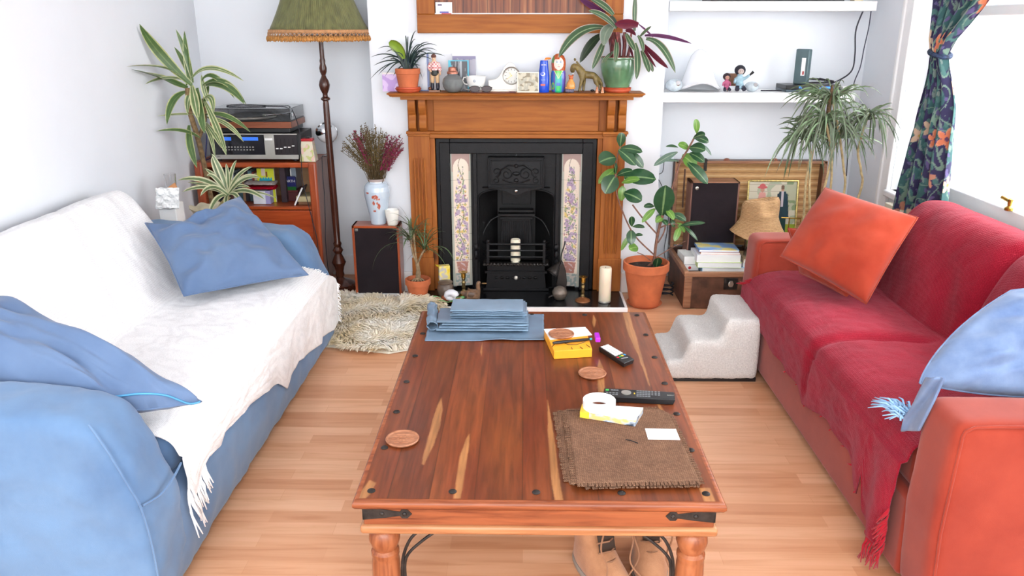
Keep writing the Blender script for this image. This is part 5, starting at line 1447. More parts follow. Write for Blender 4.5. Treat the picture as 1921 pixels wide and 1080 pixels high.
for k in range(26):
    a_ = rnd.uniform(0, 2 * PI); r_ = rnd.uniform(.02, .06)
    m.blade((cx + .015 * math.cos(a_), cy + .015 * math.sin(a_), MZ + .11), (cx + r_ * math.cos(a_), cy + r_ * math.sin(a_) * .6, MZ + .19), (cx + r_ * 2.2 * math.cos(a_), cy + r_ * 1.2 * math.sin(a_), MZ + rnd.uniform(.16, .24)), .010, n=7, bw=.9)
m.build('foliage', mt, pt, angle=180)
m = MB(o_); m.blade(atY(690 + 385 / 5.684, 110, cy - .02), atY(690 + 350 / 5.684, 85, cy - .03), atY(690 + 222 / 5.684, 455 / 5.684, cy - .03), .062, n=12, bw=.3, tip=.35, peak=.6, fold=.35, side=(.5, -.3, 1))
m.build('broad_leaf', leafmat('lime_leaf', srgb(110, 128, 40), srgb(128, 158, 38), srgb(120, 150, 50), .35, .3), pt, angle=180)

# footballer figurine
fx = mx(815, 4.56); fy = 4.56; F0 = MZ
fg = thing('player_figurine', 'small painted figurine of a player in checked shirt standing with a brown ball', 'figurine', (fx, fy, F0)); o_ = fg.location
PB('base', plain('brown_base', srgb(150, 110, 86), .5), fg, (fx - .030, fy - .022, F0), (fx + .034, fy + .022, F0 + .010), .002)
h = .208 / 1.0
def fp(dx, dy, z): return (fx + dx, fy + dy, F0 + z)
skinm = plain('painted_skin', srgb(224, 184, 150), .5)
body = skin('body', [(fp(.004, 0, .104), .018), (fp(.004, 0, .135), .017), (fp(.003, 0, .158), .016), (fp(.002, 0, .168), .0075), (fp(.001, -.002, .180), .0125), (fp(.001, -.002, .192), .012),
    (fp(-.008, 0, .098), .011), (fp(-.009, -.002, .060), .0085), (fp(-.011, 0, .025), .0075), (fp(-.012, -.008, .015), .007),
    (fp(.016, 0, .098), .011), (fp(.018, .002, .060), .0085), (fp(.019, .002, .025), .0075), (fp(.020, -.006, .015), .007),
    (fp(-.017, 0, .153), .008), (fp(-.025, -.003, .128), .007), (fp(-.016, -.016, .112), .006), (fp(-.010, -.018, .112), .005),
    (fp(.023, 0, .153), .008), (fp(.033, 0, .122), .007), (fp(.035, -.006, .098), .0055), (fp(.035, -.008, .090), .005)],
    [(0, 1), (1, 2), (2, 3), (3, 4), (4, 5), (0, 6), (6, 7), (7, 8), (8, 9), (0, 10), (10, 11), (11, 12), (12, 13), (2, 14), (14, 15), (15, 16), (16, 17), (2, 18), (18, 19), (19, 20), (20, 21)], skinm, fg, o_, 1)
chk = NT('red_white_check'); ck = chk.node('ShaderNodeTexChecker'); ck.inputs['Scale'].default_value = 110; chk.link(chk.coords(), ck.inputs['Vector'])
ck.inputs['Color1'].default_value = (*srgb(196, 110, 112), 1); ck.inputs['Color2'].default_value = (*srgb(232, 214, 208), 1); chk.color(ck.outputs['Color'])
m = MB(o_); m.lathe([(.0215, .118), (.022, .135), (.0215, .152), (.014, .163), (.009, .166)], fp(.004, 0, 0), 20, sy=.85); m.tube([fp(-.016, 0, .157), fp(-.026, -.002, .132), fp(-.022, -.009, .120)], [.011, .0105, .009], 10); m.tube([fp(.022, 0, .157), fp(.033, 0, .128), fp(.035, -.003, .112)], [.011, .0105, .009], 10)
m.build('checked_shirt', chk.m, fg)
m = MB(o_); m.lathe([(.018, .088), (.023, .094), (.022, .120), (0, .121)], fp(.004, 0, 0), 20, sy=.8); m.build('dark_belt', plain('dark_sash', srgb(38, 44, 40), .5), fg)
m = MB(o_)
for dx in (-.009, .018): m.tube([fp(dx * .9, 0, .10), fp(dx, 0, .075), fp(dx * 1.1, 0, .05)], [.0125, .012, .010], 12)
m.build('tan_breeches', plain('tan_cloth', srgb(206, 172, 130), .6), fg)
m = MB(o_)
for dx in (-.011, .0195): m.tube([fp(dx, 0, .052), fp(dx, 0, .03), fp(dx, -.002, .014)], [.0095, .0105, .009], 12); m.ball(fp(dx, -.008, .0145), (.008, .013, .006), 12)
m.build('black_boots', plain('black_boot', srgb(30, 30, 44), .4), fg)
m = MB(o_); m.lathe([(.0135, .186), (.0145, .192), (.012, .201), (.005, .2055), (0, .206)], fp(.001, -.001, 0), 18); m.ball(fp(.001, -.013, .190), (.009, .008, .002), 10); m.build('brown_cap', plain('brown_cap', srgb(104, 62, 50), .6), fg)
m = MB(o_)
for dx in (-.005, .006): m.ball(fp(dx, -.0135, .183), .0014, 8)
m.ball(fp(.0005, -.0145, .1745), (.003, .001, .0008), 8); m.build('painted_face', M['black'], fg)
bl = thing('toy_ball', 'tiny brown ball at the foot of the player figurine', 'ball', fp(-.024, -.018, .0105))
MB(bl.location).ball(fp(-.024, -.018, .020), .0092, 14).build('ball', plain('brown_leather', srgb(110, 66, 44), .4), bl)

# round glass jar with cork
cx, cy = mx(849.5, 4.53), 4.53
jr = thing('glass_jar', 'round grey ribbed glass jar with rusty metal lid on the mantelshelf', 'jar', (cx, cy, MZ))
t = NT('ribbed_smoked_glass'); t.color(srgb(190, 196, 196)); t.set(Roughness=.08); t.b.inputs['Transmission Weight'].default_value = .75; t.b.inputs['IOR'].default_value = 1.35
wv = t.node('ShaderNodeTexWave', bands_direction='Z'); wv.inputs['Scale'].default_value = 60; t.link(t.coords(), wv.inputs['Vector']); t.bump(wv.outputs['Fac'], .4, .002)
MB(jr.location).lathe([(.026, 0), (.040, .008), (.054, .03), (.0575, .05), (.054, .072), (.040, .088), (.028, .095), (.028, .104)], (cx, cy, MZ), 40).build('glass_body', t.m, jr)
MB(jr.location).lathe([(.024, .003), (.038, .010), (.051, .03), (.0545, .05), (.051, .070), (0, .072)], (cx, cy, MZ), 32).build('grey_contents', plain('grey_sand', srgb(120, 122, 118), .9, var=.2, scale=60), jr)
MB(jr.location).lathe([(.031, .100), (.031, .110), (.024, .116), (.022, .132), (.017, .137), (0, .137)], (cx, cy, MZ), 30).build('metal_lid', plain('rusty_copper', srgb(172, 112, 92), .35, .6, var=.2, scale=50), jr)
# booklet and photo behind
card('booklet', 'turquoise booklet with black and grey panel leaning behind the glass jar', 842, 880, 113, 4.60, lambda u, v: (.02, .38, .52) if (u < .34 + .42 * (1 - v) - .25 or u > .93 or v > .965) else ((.30, .33, .36) if abs(u - .62) < .05 and v > .4 else ((.02, .02, .03) if nz(u * 9, v * 3) < .25 else (.2, .2, .22))))
card('photograph_card', 'grey and lilac landscape photograph standing behind the turquoise booklet', 850, 893, 100, 4.645, lambda u, v: (.80, .78, .80) if v > .93 else ((.16, .14, .26) if v > .84 - .05 * nz(u * 7, 0) else ((.20, .20, .24) if u + v < 1.05 else (.30, .29, .36))))
# teacup, saucer, sunglasses
cx, cy = mx(893, 4.57), 4.57
sc_ = thing('saucer', 'white saucer under the teacup on the mantelshelf', 'saucer', (cx, cy, MZ))
MB(sc_.location).lathe([(.03, 0), (.034, .004), (.066, .015), (.067, .017), (.034, .008), (0, .007)], (cx, cy, MZ), 40).build('saucer_body', M['white_p'], sc_)
tcup = thing('teacup', 'white teacup with small crest standing on the mantelshelf saucer', 'teacup', (cx, cy, MZ + .009)); china = plain('bone_china', srgb(240, 240, 236), .15, var=.01, Coat_Weight=.5)
MB(tcup.location).lathe([(.024, 0), (.026, .006), (.044, .022), (.053, .05), (.057, .078), (.055, .078), (.05, .05), (.04, .025), (0, .012)], (cx, cy, MZ + .0085), 40).build('cup', china, tcup)
MB(tcup.location).tube([(cx - .050, cy, MZ + .078), (cx - .068, cy - .004, MZ + .078), (cx - .074, cy - .006, MZ + .060), (cx - .064, cy - .004, MZ + .044), (cx - .048, cy, MZ + .040)], .0038, 8).build('handle', china, tcup)
MB(tcup.location).ball((cx - .005, cy - .0545, MZ + .062), (.008, .002, .008), 14).build('crest', plain('grey_crest', srgb(170, 176, 184), .3), tcup)
sg = thing('sunglasses', 'dark brown sunglasses lying open in front of the white teacup', 'sunglasses', (mx(902, 4.51), 4.51, MZ)); o_ = sg.location
gx = o_.x; gz = MZ + .026; dkb = plain('dark_brown_lens', srgb(58, 32, 30), .1)
for s in (-1, 1):
    m = MB(o_); ol = [(gx + s * .033 + .027 * math.cos(q) * (1.05 if q < PI else 1), gz - .004 + (.014 if math.sin(q) > 0 else .018) * math.sin(q)) for q in [2 * PI * i / 24 for i in range(24)]]
    m.prism(ol, 4.502, 4.505, 'Y'); m.build('lens', dkb, sg)
    m = MB(o_); m.tube([(a, 4.5035, b) for a, b in ol + [ol[0]]], .002, 6); m.tube([(gx + s * .058, 4.504, gz + .004), (gx + s * .062, 4.53, gz + .002), (gx + s * .050, 4.585, gz - .02)], .002, 6); m.build('rim', M['black'], sg)
MB(o_).tube([(gx - .007, 4.5035, gz + .002), (gx, 4.503, gz + .006), (gx + .007, 4.5035, gz + .002)], .002, 6).build('bridge', M['black'], sg)
# mantel clock
cx = mx(957, 4.60); y0, y1 = 4.575, 4.625
ck_ = thing('mantel_clock', 'white napoleon-hat mantel clock in the middle of the mantelshelf', 'clock', (cx, 4.60, MZ)); o_ = ck_.location
pts = []
for i in range(49):
    u = -1 + 2 * i / 48; hgt = .050 + .085 * math.exp(-(abs(u) / .42) ** 2.6) + .012 * (1 - abs(u)); pts.append((cx + u * .122, MZ + .012 + hgt))
cl_w = plain('ivory_paint', srgb(240, 238, 230), .35, var=.01)
MB(o_).prism([(cx + .122, MZ + .012)] + pts[::-1] + [(cx - .122, MZ + .012)], y0, y1, 'Y').build('case', cl_w, ck_, angle=30, bevel=.004)
PB('base', cl_w, ck_, (cx - .135, y0 - .008, MZ), (cx + .135, y1 + .006, MZ + .013), .004)
Mc = Matrix.Translation((cx + .008, y0, MZ + .088)) @ Matrix.Rotation(PI / 2, 4, 'X')
m = MB(o_); m.lathe([(.048, -.002), (.050, .004), (.046, .008), (.042, .006), (.041, -.001)], (0, 0, 0), 40, M=Mc); m.build('bezel', M['silver'], ck_)
dl = MB(o_).lathe([(0, .001), (.042, .001)], (0, 0, 0), 40, M=Mc, close=False).build('dial', plain('pale_dial', srgb(222, 224, 218), .4), ck_)
m = MB(o_)
for k in range(12):
    a_ = PI * k / 6; m.box((-.0012, .030, .0012), (.0012, .038, .0020), M=Mc @ Matrix.Rotation(a_, 4, 'Z'))
m.build('hour_marks', M['iron_old'], dl)
for a_, l_ in ((.6, .022), (2.2, .032)): MB(o_).box((-.001, -.004, .0022), (.001, l_, .003), M=Mc @ Matrix.Rotation(a_, 4, 'Z')).build('hand', M['brass'], dl)
# incense sticks
ic = thing('incense_holder', 'thin dark incense stick lying along the front of the mantelshelf', 'incense stick', (mx(905, 4.495), 4.495, MZ))
m = MB(ic.location); m.box((mx(884, 4.495), 4.49, MZ), (mx(968, 4.495), 4.502, MZ + .003)); m.box((mx(955, 4.495), 4.485, MZ + .003), (mx(966, 4.495), 4.507, MZ + .008)); m.build('stick', plain('plum_wood', srgb(96, 48, 50), .5), ic, bevel=.001)
# small old photograph
card('postcard', 'small faded sepia postcard leaning against the right side of the clock', 970, 1011, 135, 4.525, lambda u, v: (.72, .68, .56) if (u < .04 or u > .96 or v < .07 or v > .95) else ((.20, .16, .09) if (nz(u * 5, v * 7, 2) > .22) else ((.50, .46, .34) if nz(u * 9, v * 3) > 0 else (.36, .34, .26))))
# blue bottle
cx, cy = mx(1020, 4.54), 4.54
bt = thing('lotion_bottle', 'blue plastic lotion bottle with open orange cap on the mantelshelf', 'bottle', (cx, cy, MZ)); o_ = bt.location
blu = plain('glossy_blue_plastic', srgb(20, 74, 200), .18, var=.06)
MB(o_).lathe([(.028, 0), (.030, .004), (.031, .05), (.030, .09), (.025, .13), (.022, .165), (.020, .172), (0, .172)], (cx, cy, MZ), 36, sy=.62).build('body', blu, bt)
m = MB(o_); m.box((cx + .000, cy - .01, MZ + .172), (cx + .014, cy + .01, MZ + .178)); m.ball((cx + .022, cy, MZ + .182), (.018, .012, .006), 16); m.build('orange_cap', plain('orange_plastic', srgb(234, 140, 60), .3), bt)
def onb(mb, x, z, rx, rz): mb.prism([(cx + x + rx * math.cos(q), MZ + z + rz * math.sin(q)) for q in [2 * PI * i / 20 for i in range(20)]], cy - .0205, cy - .0165, 'Y')
m = MB(o_); onb(m, -.006, .100, .013, .010); m.build('white_emblem', M['white_p'], bt)
m = MB(o_); onb(m, -.009, .101, .009, .008); m.build('blue_emblem', blu, bt).location.y -= .0006
t_ = Matrix.Translation(Vector((cx - .002, cy - .0196, MZ + .148)) - o_) @ Matrix.Rotation(PI / 2, 4, 'X'); text('lettering', 'NIVEA', .0105, M['white_p'], bt, t_, .0015)
text('lettering', 'SUN', .012, plain('pale_blue_print', srgb(150, 190, 240), .4), bt, Matrix.Translation(Vector((cx - .004, cy - .0196, MZ + .068)) - o_) @ Matrix.Rotation(PI / 2, 4, 'X'), .0015)
PB('orange_print', plain('rust_print', srgb(190, 86, 70), .4), bt, (cx - .018, cy - .0195, MZ + .036), (cx + .008, cy - .017, MZ + .046), 0)
# painted wooden lady
cx, cy = mx(1047, 4.545), 4.545
pd = thing('painted_doll', 'painted wooden doll of a red-haired woman in a blue and green robe', 'doll', (cx, cy, MZ)); o_ = pd.location
dp_ = [(.030, 0), (.036, .006), (.040, .04), (.042, .075), (.0405, .105), (.0375, .120), (.039, .135), (.0405, .155), (.038, .178), (.029, .196), (.015, .206), (.0, .209)]
def dprof(v):
    d = v * 11; i = min(int(d), 10); return lerp(dp_[i][0], dp_[i + 1][0], d - i), lerp(dp_[i][1], dp_[i + 1][1], d - i)
def dfn(u, v):
    r_, z_ = dprof(v); a_ = 2 * PI * u - PI / 2 + PI; return (cx + r_ * math.cos(a_ ), cy + r_ * .8 * math.sin(a_), MZ + z_)
def dcol(u, v):
    r_, z_ = dprof(v); a_ = 2 * PI * u + PI; x = r_ * math.cos(a_ - PI / 2); front = math.sin(a_ - PI / 2) < 0
    if not front: return (.30, .06, .02) if z_ > .11 else (.05, .06, .30)
    if z_ > .118:
        fq = (x / .0265) ** 2 + ((z_ - .156) / .034) ** 2
        if fq < 1 and not (z_ > .178 and abs(x + .012) < .016):
            for s in (-1, 1):
                if abs(x - s * .0105) < .0048 and abs(z_ - .164) < .0025: return (.10, .22, .36)
                if abs(x - s * .0105) < .007 and abs(z_ - .171) < .0012: return (.3, .12, .06)
            if abs(x) < .0065 and abs(z_ - .139) < .0022: return (.50, .12, .12)
            if abs(x) < .003 and abs(z_ - .150) < .003: return (.66, .42, .34)
            return (.78, .62, .52)
        if x < -.024 and z_ > .16: return (.10, .22, .06)
        return (.42, .08, .02) if nz(x * 300, z_ * 60) < .3 else (.55, .16, .05)
    if abs(x) < (z_ - .075) * .62 and z_ > .075: return (.08, .50, .05) if abs(abs(x) - (z_ - .075) * .55) > .002 else (.55, .6, .25)
    if abs(x) < .0115:
        k_ = int(z_ / .018) % 4; return ((.02, .48, .16), (.03, .50, .10), (.04, .12, .50), (.02, .38, .40))[k_]
    if abs(x) < .019: return (.02, .36, .36)
    if x > 0: return (.10, .05, .30) if abs(x) > .030 else (.06, .10, .42)
    q = ((x + .030) / .008) ** 2 + ((z_ - .035) / .020) ** 2
    if q < 1: return (.18, .45, .04) if q > .3 else (.05, .2, .3)
    return (.12, .06, .34) if abs(x) < .027 else (.02, .12, .40)
painted_grid('painted_body', painted('doll_paint', .22, coat=.5), pd, dfn, dcol, 220, 160, o_, angle=180, flip=False)
MB(o_).lathe([(0, .0008), (.030, .0008)], (cx, cy, MZ), 30, close=False, sy=.8).build('base', M['black'], pd)
m = MB(o_); m.ball((cx, cy - .031, MZ + .150), (.003, .003, .005), 10); m.build('nose', plain('doll_nose', srgb(228, 190, 166), .4), pd)
# small stopper bottle / bear
cx, cy = mx(1070, 4.53), 4.53
ob = thing('honey_bottle', 'tiny amber bottle shaped like a seated figure on a grey stone foot', 'bottle', (cx, cy, MZ)); o_ = ob.location
PB('stone_foot', plain('speckled_stone', srgb(106, 100, 120), .7, var=.35, scale=120), ob, (cx - .030, cy - .018, MZ), (cx + .020, cy + .018, MZ + .020), .005)
m = MB(o_); m.lathe([(.022, .020), (.026, .030), (.022, .05), (.013, .066), (.011, .072)], (cx + .002, cy, MZ), 24); m.ball((cx - .019, cy - .004, MZ + .025), (.012, .009, .006)); m.build('amber_body', plain('amber', srgb(226, 156, 84), .25, var=.12, scale=40), ob)
m = MB(o_); m.ball((cx + .002, cy, MZ + .080), (.013, .011, .013)); 
for s in (-1, 1): m.ball((cx + .002 + s * .010, cy, MZ + .092), .005, 10)
m.build('head', plain('rust_glass', srgb(196, 104, 60), .3), ob)
# donkey
hb = thing('donkey_figurine', 'olive brown carved donkey figurine bending its head on the mantelshelf', 'animal figurine', (mx(1095, 4.56), 4.56, MZ)); o_ = hb.location
def dz(x, y, d=0): return atY(1000 + x / 11.37, 90 + y / 11.37, 4.56) + Vector((0, d, MZ - zz(1000 + 1000 / 11.37, 90 + 915 / 11.37, 4.56) + .0))
hp = plain('olive_carving', srgb(122, 104, 56), .45, var=.25, scale=45, bump=.5, bscale=160)
nodes = [(dz(1180, 560), .021), (dz(1080, 530), .0205), (dz(1000, 460), .021), (dz(950, 390), .019), (dz(870, 350), .0235), (dz(835, 430), .018), (dz(850, 510), .0115),
         (dz(1300, 560), .021), (dz(1360, 600), .017),
         (dz(1040, 640, -.011), .0125), (dz(1010, 760, -.012), .0085), (dz(985, 880, -.012), .0075), (dz(970, 905, -.015), .0085),
         (dz(1095, 650, .011), .0125), (dz(1085, 770, .012), .0085), (dz(1080, 870, .012), .0075), (dz(1070, 895, .010), .0085),
         (dz(1330, 700, -.012), .0145), (dz(1385, 770, -.013), .0085), (dz(1360, 860, -.013), .0075), (dz(1345, 895, -.016), .0085),
         (dz(1400, 690, .010), .0135), (dz(1470, 760, .012), .0085), (dz(1440, 860, .012), .0075), (dz(1430, 885, .010), .0085),
         (dz(1430, 650, 0), .007), (dz(1480, 760, 0), .0055)]
skin('body', nodes, [(0, 1), (1, 2), (2, 3), (3, 4), (4, 5), (5, 6), (0, 7), (7, 8), (1, 9), (9, 10), (10, 11), (11, 12), (1, 13), (13, 14), (14, 15), (15, 16), (8, 17), (17, 18), (18, 19), (19, 20), (8, 21), (21, 22), (22, 23), (23, 24), (8, 25), (25, 26)], hp, hb, o_, 2)
for d in (-.009, .009):
    a = dz(895, 250, d); MB(o_).blade(a, a + Vector((0, d * .3, .008)), a + Vector((-.002, d * .5, .015)), .011, n=6, fold=.5).build('ear', hp, hb, angle=180, solid=.003)
m = MB(o_)
for d in (-.0155, .0155): m.ball(dz(842, 415, d * 1.25), (.0025, .002, .0025), 10)
m.build('eye', M['black'], hb); MB(o_).ball(dz(852, 520, -.009), (.004, .003, .003), 10).build('muzzle_patch', M['paper'], hb)
m = MB(o_)
for k in range(9): m.ball(dz(910 + k * 19, 300 + k * 24 - (k * k) * .3) + Vector((.006, 0, .006)), (.006, .004, .007), 8)
m.build('mane', hp, hb)
for k, (x, lb) in enumerate(((1363, 'left'), (1480, 'right'))):
    p = atY(1000 + x / 11.37, 168, 4.495); cpr = plain('copper_toy', srgb(222, 150, 116), .3, .5)
    q = thing('copper_charm', 'tiny pink copper charm standing on the shelf edge, %s one of the pair' % lb, 'charm', (p.x, 4.495, MZ))
    m = MB(q.location)
    for s in (-1, 1): m.tube([(p.x + s * .004, 4.495, MZ), (p.x + s * .0035, 4.495, MZ + .012), (p.x + s * .001, 4.495, MZ + .018)], [.0045, .003, .003], 8)
    m.ball((p.x, 4.495, MZ + .021), (.0065, .005, .006), 12); m.ball((p.x + .001, 4.495, MZ + .030), .0045, 10); m.build('figure', cpr, q)
pb = thing('pebble', 'tiny dark pebble under the donkey figurine', 'pebble', (mx(1112, 4.57), 4.57, MZ)); MB(pb.location).ball((pb.location.x, 4.60, MZ + .006), (.011, .008, .006), 14).build('stone', M['black'], pb)

# green glazed pot with striped long-leaved plant
cx, cy = mx(1158, 4.57), 4.57
gp = thing('potted_moses_plant', 'large purple-backed striped plant in green glazed pot at the right of the mantelshelf', 'potted plant', (cx, cy, MZ)); o_ = gp.location
saucer(gp, (cx, cy, MZ), .079, .024, M['terracotta_red']); MB(o_).lathe([(.06, .006), (.075, .008), (.076, .026), (.06, .028)], (cx, cy, MZ), 40).build('pot_foot', M['terracotta_red'], gp)
glz = plain('green_glaze', srgb(92, 132, 96), .1, var=.22, scale=9, Coat_Weight=.7)
MB(o_).lathe([(.058, .026), (.066, .028), (.078, .055), (.092, .10), (.0985, .135), (.099, .165), (.097, .176), (.103, .182), (.103, .187), (.095, .188), (.090, .17), (0, .165)], (cx, cy, MZ), 48).build('glazed_pot', glz, gp)
MB(o_).lathe([(.0945, .1885), (.1035, .1875), (.1035, .191), (.0945, .191)], (cx, cy, MZ), 48, close=False).build('rim', plain('brown_rim', srgb(126, 92, 70), .5), gp)
MB(o_).lathe([(.088, .172), (0, .176)], (cx, cy, MZ), 30, close=False).build('soil', M['soil'], gp)
def T5(x, y, Y=cy): return atY(980 + x / 5.685, y / 5.685, Y)
gL = leafmat('tricolour_leaf', srgb(196, 176, 160), srgb(64, 92, 62), srgb(150, 170, 130), .35, .40, back=srgb(120, 50, 76))
pL = leafmat('purple_leaf', srgb(116, 52, 76), srgb(104, 32, 50), srgb(92, 34, 60), .35, .40)
vL = leafmat('violet_leaf', srgb(120, 60, 110), srgb(92, 38, 84), srgb(80, 30, 60), .35, .40)
st_ = MB(o_); rnd = random.Random(2)
for k in range(16):
    a_ = rnd.uniform(0, 2 * PI); r_ = rnd.uniform(.0, .05); st_.tube([(cx + r_ * math.cos(a_), cy + r_ * math.sin(a_), MZ + .17), (cx + r_ * 1.3 * math.cos(a_), cy + r_ * 1.2 * math.sin(a_), MZ + .25), (cx - .01 + r_ * 1.6 * math.cos(a_), cy + r_ * math.sin(a_), MZ + .32)], [.009, .007, .005], 7)
st_.build('stems', plain('red_brown_stem', srgb(122, 56, 52), .6, var=.3, scale=50), gp)
for (a, b, c_, w_, dy, k) in (
    ((1000, 300), (870, 150), (705, 115), 80, -.10, 0), ((970, 160), (880, 50), (700, -30), 80, .0, 0), ((880, 150), (720, 60), (610, -10), 70, .03, 2), ((1195, 330), (1195, 100), (1205, -60), 48, .03, 0),
    ((1235, 265), (1110, 245), (985, 255), 95, -.06, 1), ((1240, 260), (1320, 320), (1400, 405), 22, -.03, 2), ((1305, 380), (1500, 365), (1805, 465), 48, -.04, 2), ((1250, 395), (1310, 330), (1375, 280), 34, -.05, 0),
    ((1320, 415), (1500, 420), (1632, 778), 80, -.08, 0), ((1285, 470), (1400, 600), (1555, 728), 56, -.05, 1), ((1245, 440), (1310, 560), (1425, 720), 36, -.08, 1), ((1270, 540), (1330, 680), (1350, 772), 60, -.10, 0), ((1300, 540), (1370, 690), (1392, 768), 50, -.03, 0),
    ((1200, 460), (1250, 640), (1213, 848), 66, -.13, 0), ((1105, 360), (1150, 450), (1205, 545), 62, -.12, 0), ((970, 275), (870, 310), (868, 485), 110, -.11, 3), ((870, 295), (570, 260), (385, 615), 104, -.09, 0),
    ((850, 370), (730, 440), (612, 670), 90, -.02, 4), ((870, 440), (830, 560), (742, 740), 66, -.05, 0), ((1005, 420), (1008, 540), (988, 665), 50, -.13, 0), ((990, 540), (900, 600), (848, 675), 34, -.12, 0),
    ((1060, 380), (1080, 480), (1060, 600), 60, -.09, 1), ((1130, 480), (1150, 540), (1180, 610), 50, -.09, 1), ((960, 400), (920, 470), (940, 600), 46, -.08, 1), ((1100, 330), (1160, 310), (1210, 380), 46, -.08, 1), ((1320, 400), (1400, 400), (1485, 450), 14, -.03, 0), ((860, 320), (800, 300), (740, 305), 24, -.0, 4), ((1230, 380), (1280, 430), (1290, 560), 46, -.06, 0), ((940, 170), (960, 210), (1010, 300), 60, -.02, 4)):
    m = MB(o_); b0 = T5(*a, cy + dy * .35)
    m.blade(b0, T5(*b, cy + dy * .8), T5(*c_, cy + dy), w_ / 5.685 * .00315 * 1.05, n=12, bw=.45, tip=.55, fold=.22, side=None if k != 1 else (0, -.4, 1))
    dk_ = [gL, pL, vL, None, None][k] if k < 3 else (leafmat('greyish_leaf', srgb(150, 150, 140), srgb(104, 120, 102), srgb(130, 140, 120), .5, .4) if k == 3 else leafmat('dark_leaf', srgb(60, 70, 50), srgb(36, 52, 36), srgb(60, 80, 50), .3, .4))
    m.build('leaf', dk_, gp, angle=180)

# ================================================================= on the hearth
HZ = .0315
yb2 = thing('tea_box', 'crumpled yellow and grey box standing at the left of the hearth', 'box', (-.475, 4.52, HZ))
a, b = atY(823, 548, 4.52), atY(845, 500, 4.52)
Mx = Matrix.Translation((a.x + .035, 4.535, 0)) @ Matrix.Rotation(R(14), 4, 'Z')
m = MB(yb2.location); m.box((-.033, -.02, HZ), (.033, .024, b.z + .004), M=Mx); m.build('carton', NT('yellow_grey_print').m, yb2, bevel=.002)
t = NT('yellow_grey_print'); t.color(t.ramp(t.noise(t.coords(), 30, 1), [(.35, srgb(226, 196, 48)), (.48, srgb(230, 214, 120)), (.56, srgb(190, 184, 176))])); yb2.children[0].data.materials.clear(); yb2.children[0].data.materials.append(t.m)
m = MB(yb2.location); m.add([tuple(Mx @ Vector(p)) for p in ((-.033, -.02, b.z), (-.050, -.034, b.z + .012), (-.052, .01, b.z + .010), (-.033, .024, b.z))], [(0, 1, 2, 3)]); m.build('open_flap', plain('yellow_card', srgb(232, 206, 40), .6), yb2, angle=0, solid=.001)
# round brown jug
p = atY(836, 555, 4.455)
rj = thing('round_pot', 'small round grey-brown clay pot by the yellow box on the hearth', 'pot', (p.x, 4.455, HZ))
MB(rj.location).lathe([(.022, 0), (.034, .006), (.046, .030), (.050, .055), (.046, .078), (.036, .090), (.034, .094), (.044, .096), (.044, .102), (.030, .104), (.012, .112), (0, .113)], (p.x, 4.455, HZ), 36).build('pot_body', plain('brown_clay', srgb(104, 88, 76), .35, var=.12), rj)
# leaf dish
dcx, dcy = atZ(843, 562, HZ).x, 4.375
ld = thing('leaf_dish', 'green-rimmed leaf-shaped pottery dish at the front left of the hearth', 'dish', (dcx, dcy, HZ)); o_ = ld.location
def dishf(rs):
    def f(u, v):
        a_ = 2 * PI * u; r_ = (.066 + .010 * math.sin(a_ * 5) + .005 * math.sin(a_ * 11)) * (v ** .9) * rs
        return (dcx + r_ * 1.25 * math.cos(a_), dcy + r_ * .8 * math.sin(a_), HZ + .003 + .024 * v ** 2.2 * (1 + .3 * math.sin(a_ * 5)))
    return f
painted_grid('dish', painted('majolica', .2, coat=.5), ld, dishf(1), lambda u, v: (.14, .42, .14) if v > .84 else ((.42, .16, .07) if nz(math.cos(u * 6.28) * 3 * v, math.sin(u * 6.28) * 3 * v) < .2 else (.5, .4, .25)), 90, 24, o_, solid=.003, angle=180)
sh_ = thing('seashell', 'white seashell lying in the green leaf dish', 'shell', (dcx + .025, dcy, HZ + .02)); o_ = sh_.location; m = MB(o_)
pts = [Vector((dcx + .015 + .030 * (1 - k / 26) * math.cos(k * .62), dcy + .004 + .0018 * k - .02, HZ + .044 + .024 * (1 - k / 26) * math.sin(k * .62))) for k in range(26)]
m.tube(pts, [.020 * (1 - k / 26) + .002 for k in range(26)], 12); m.build('shell_body', plain('shell_white', srgb(228, 230, 238), .35, var=.05), sh_, angle=180)
MB(sh_.location).ball((dcx - .020, dcy - .004, HZ + .030), (.024, .016, .018), 16).build('brown_shell_half', plain('brown_shell', srgb(140, 74, 44), .3), sh_)
# duck decoy
p0 = atY(887, 548, 4.40); dX = p0.x
dk = thing('duck_figurine', 'brown wooden duck figurine facing right on the left of the hearth', 'animal figurine', (dX, 4.40, HZ)); o_ = dk.location
dm = wood('duck_wood', srgb(84, 60, 44), srgb(122, 92, 68), srgb(150, 118, 90), 'X', 1.4, .3, coat=.4)
skin('body', [((dX, 4.40, HZ + .040), (.034, .032)), ((dX - .03, 4.40, HZ + .042), (.030, .026)), ((dX - .058, 4.40, HZ + .050), (.014, .014)), ((dX - .074, 4.40, HZ + .058), (.007, .005)),
    ((dX + .024, 4.40, HZ + .042), (.028, .028)), ((dX + .034, 4.40, HZ + .070), (.014, .014)), ((dX + .030, 4.40, HZ + .098), (.0135, .013)), ((dX + .034, 4.40, HZ + .116), (.017, .017)), ((dX + .048, 4.398, HZ + .116), (.010, .010))],
    [(0, 1), (1, 2), (2, 3), (0, 4), (4, 5), (5, 6), (6, 7), (7, 8)], dm, dk, o_, 2)
MB(o_).ball((dX + .068, 4.397, HZ + .112), (.016, .008, .0045), 14).build('beak', plain('dull_brass', srgb(140, 110, 70), .35), dk)
for s in (-1, 1):
    MB(o_).ball((dX + .040, 4.398 + s * .0155, HZ + .120), .0025, 8).build('eye', M['black'], dk)
    MB(o_).ball((dX - .014, 4.40 + s * .026, HZ + .048), (.036, .009, .018), 20).build('wing', plain('dark_wing', srgb(92, 72, 58), .35), dk)
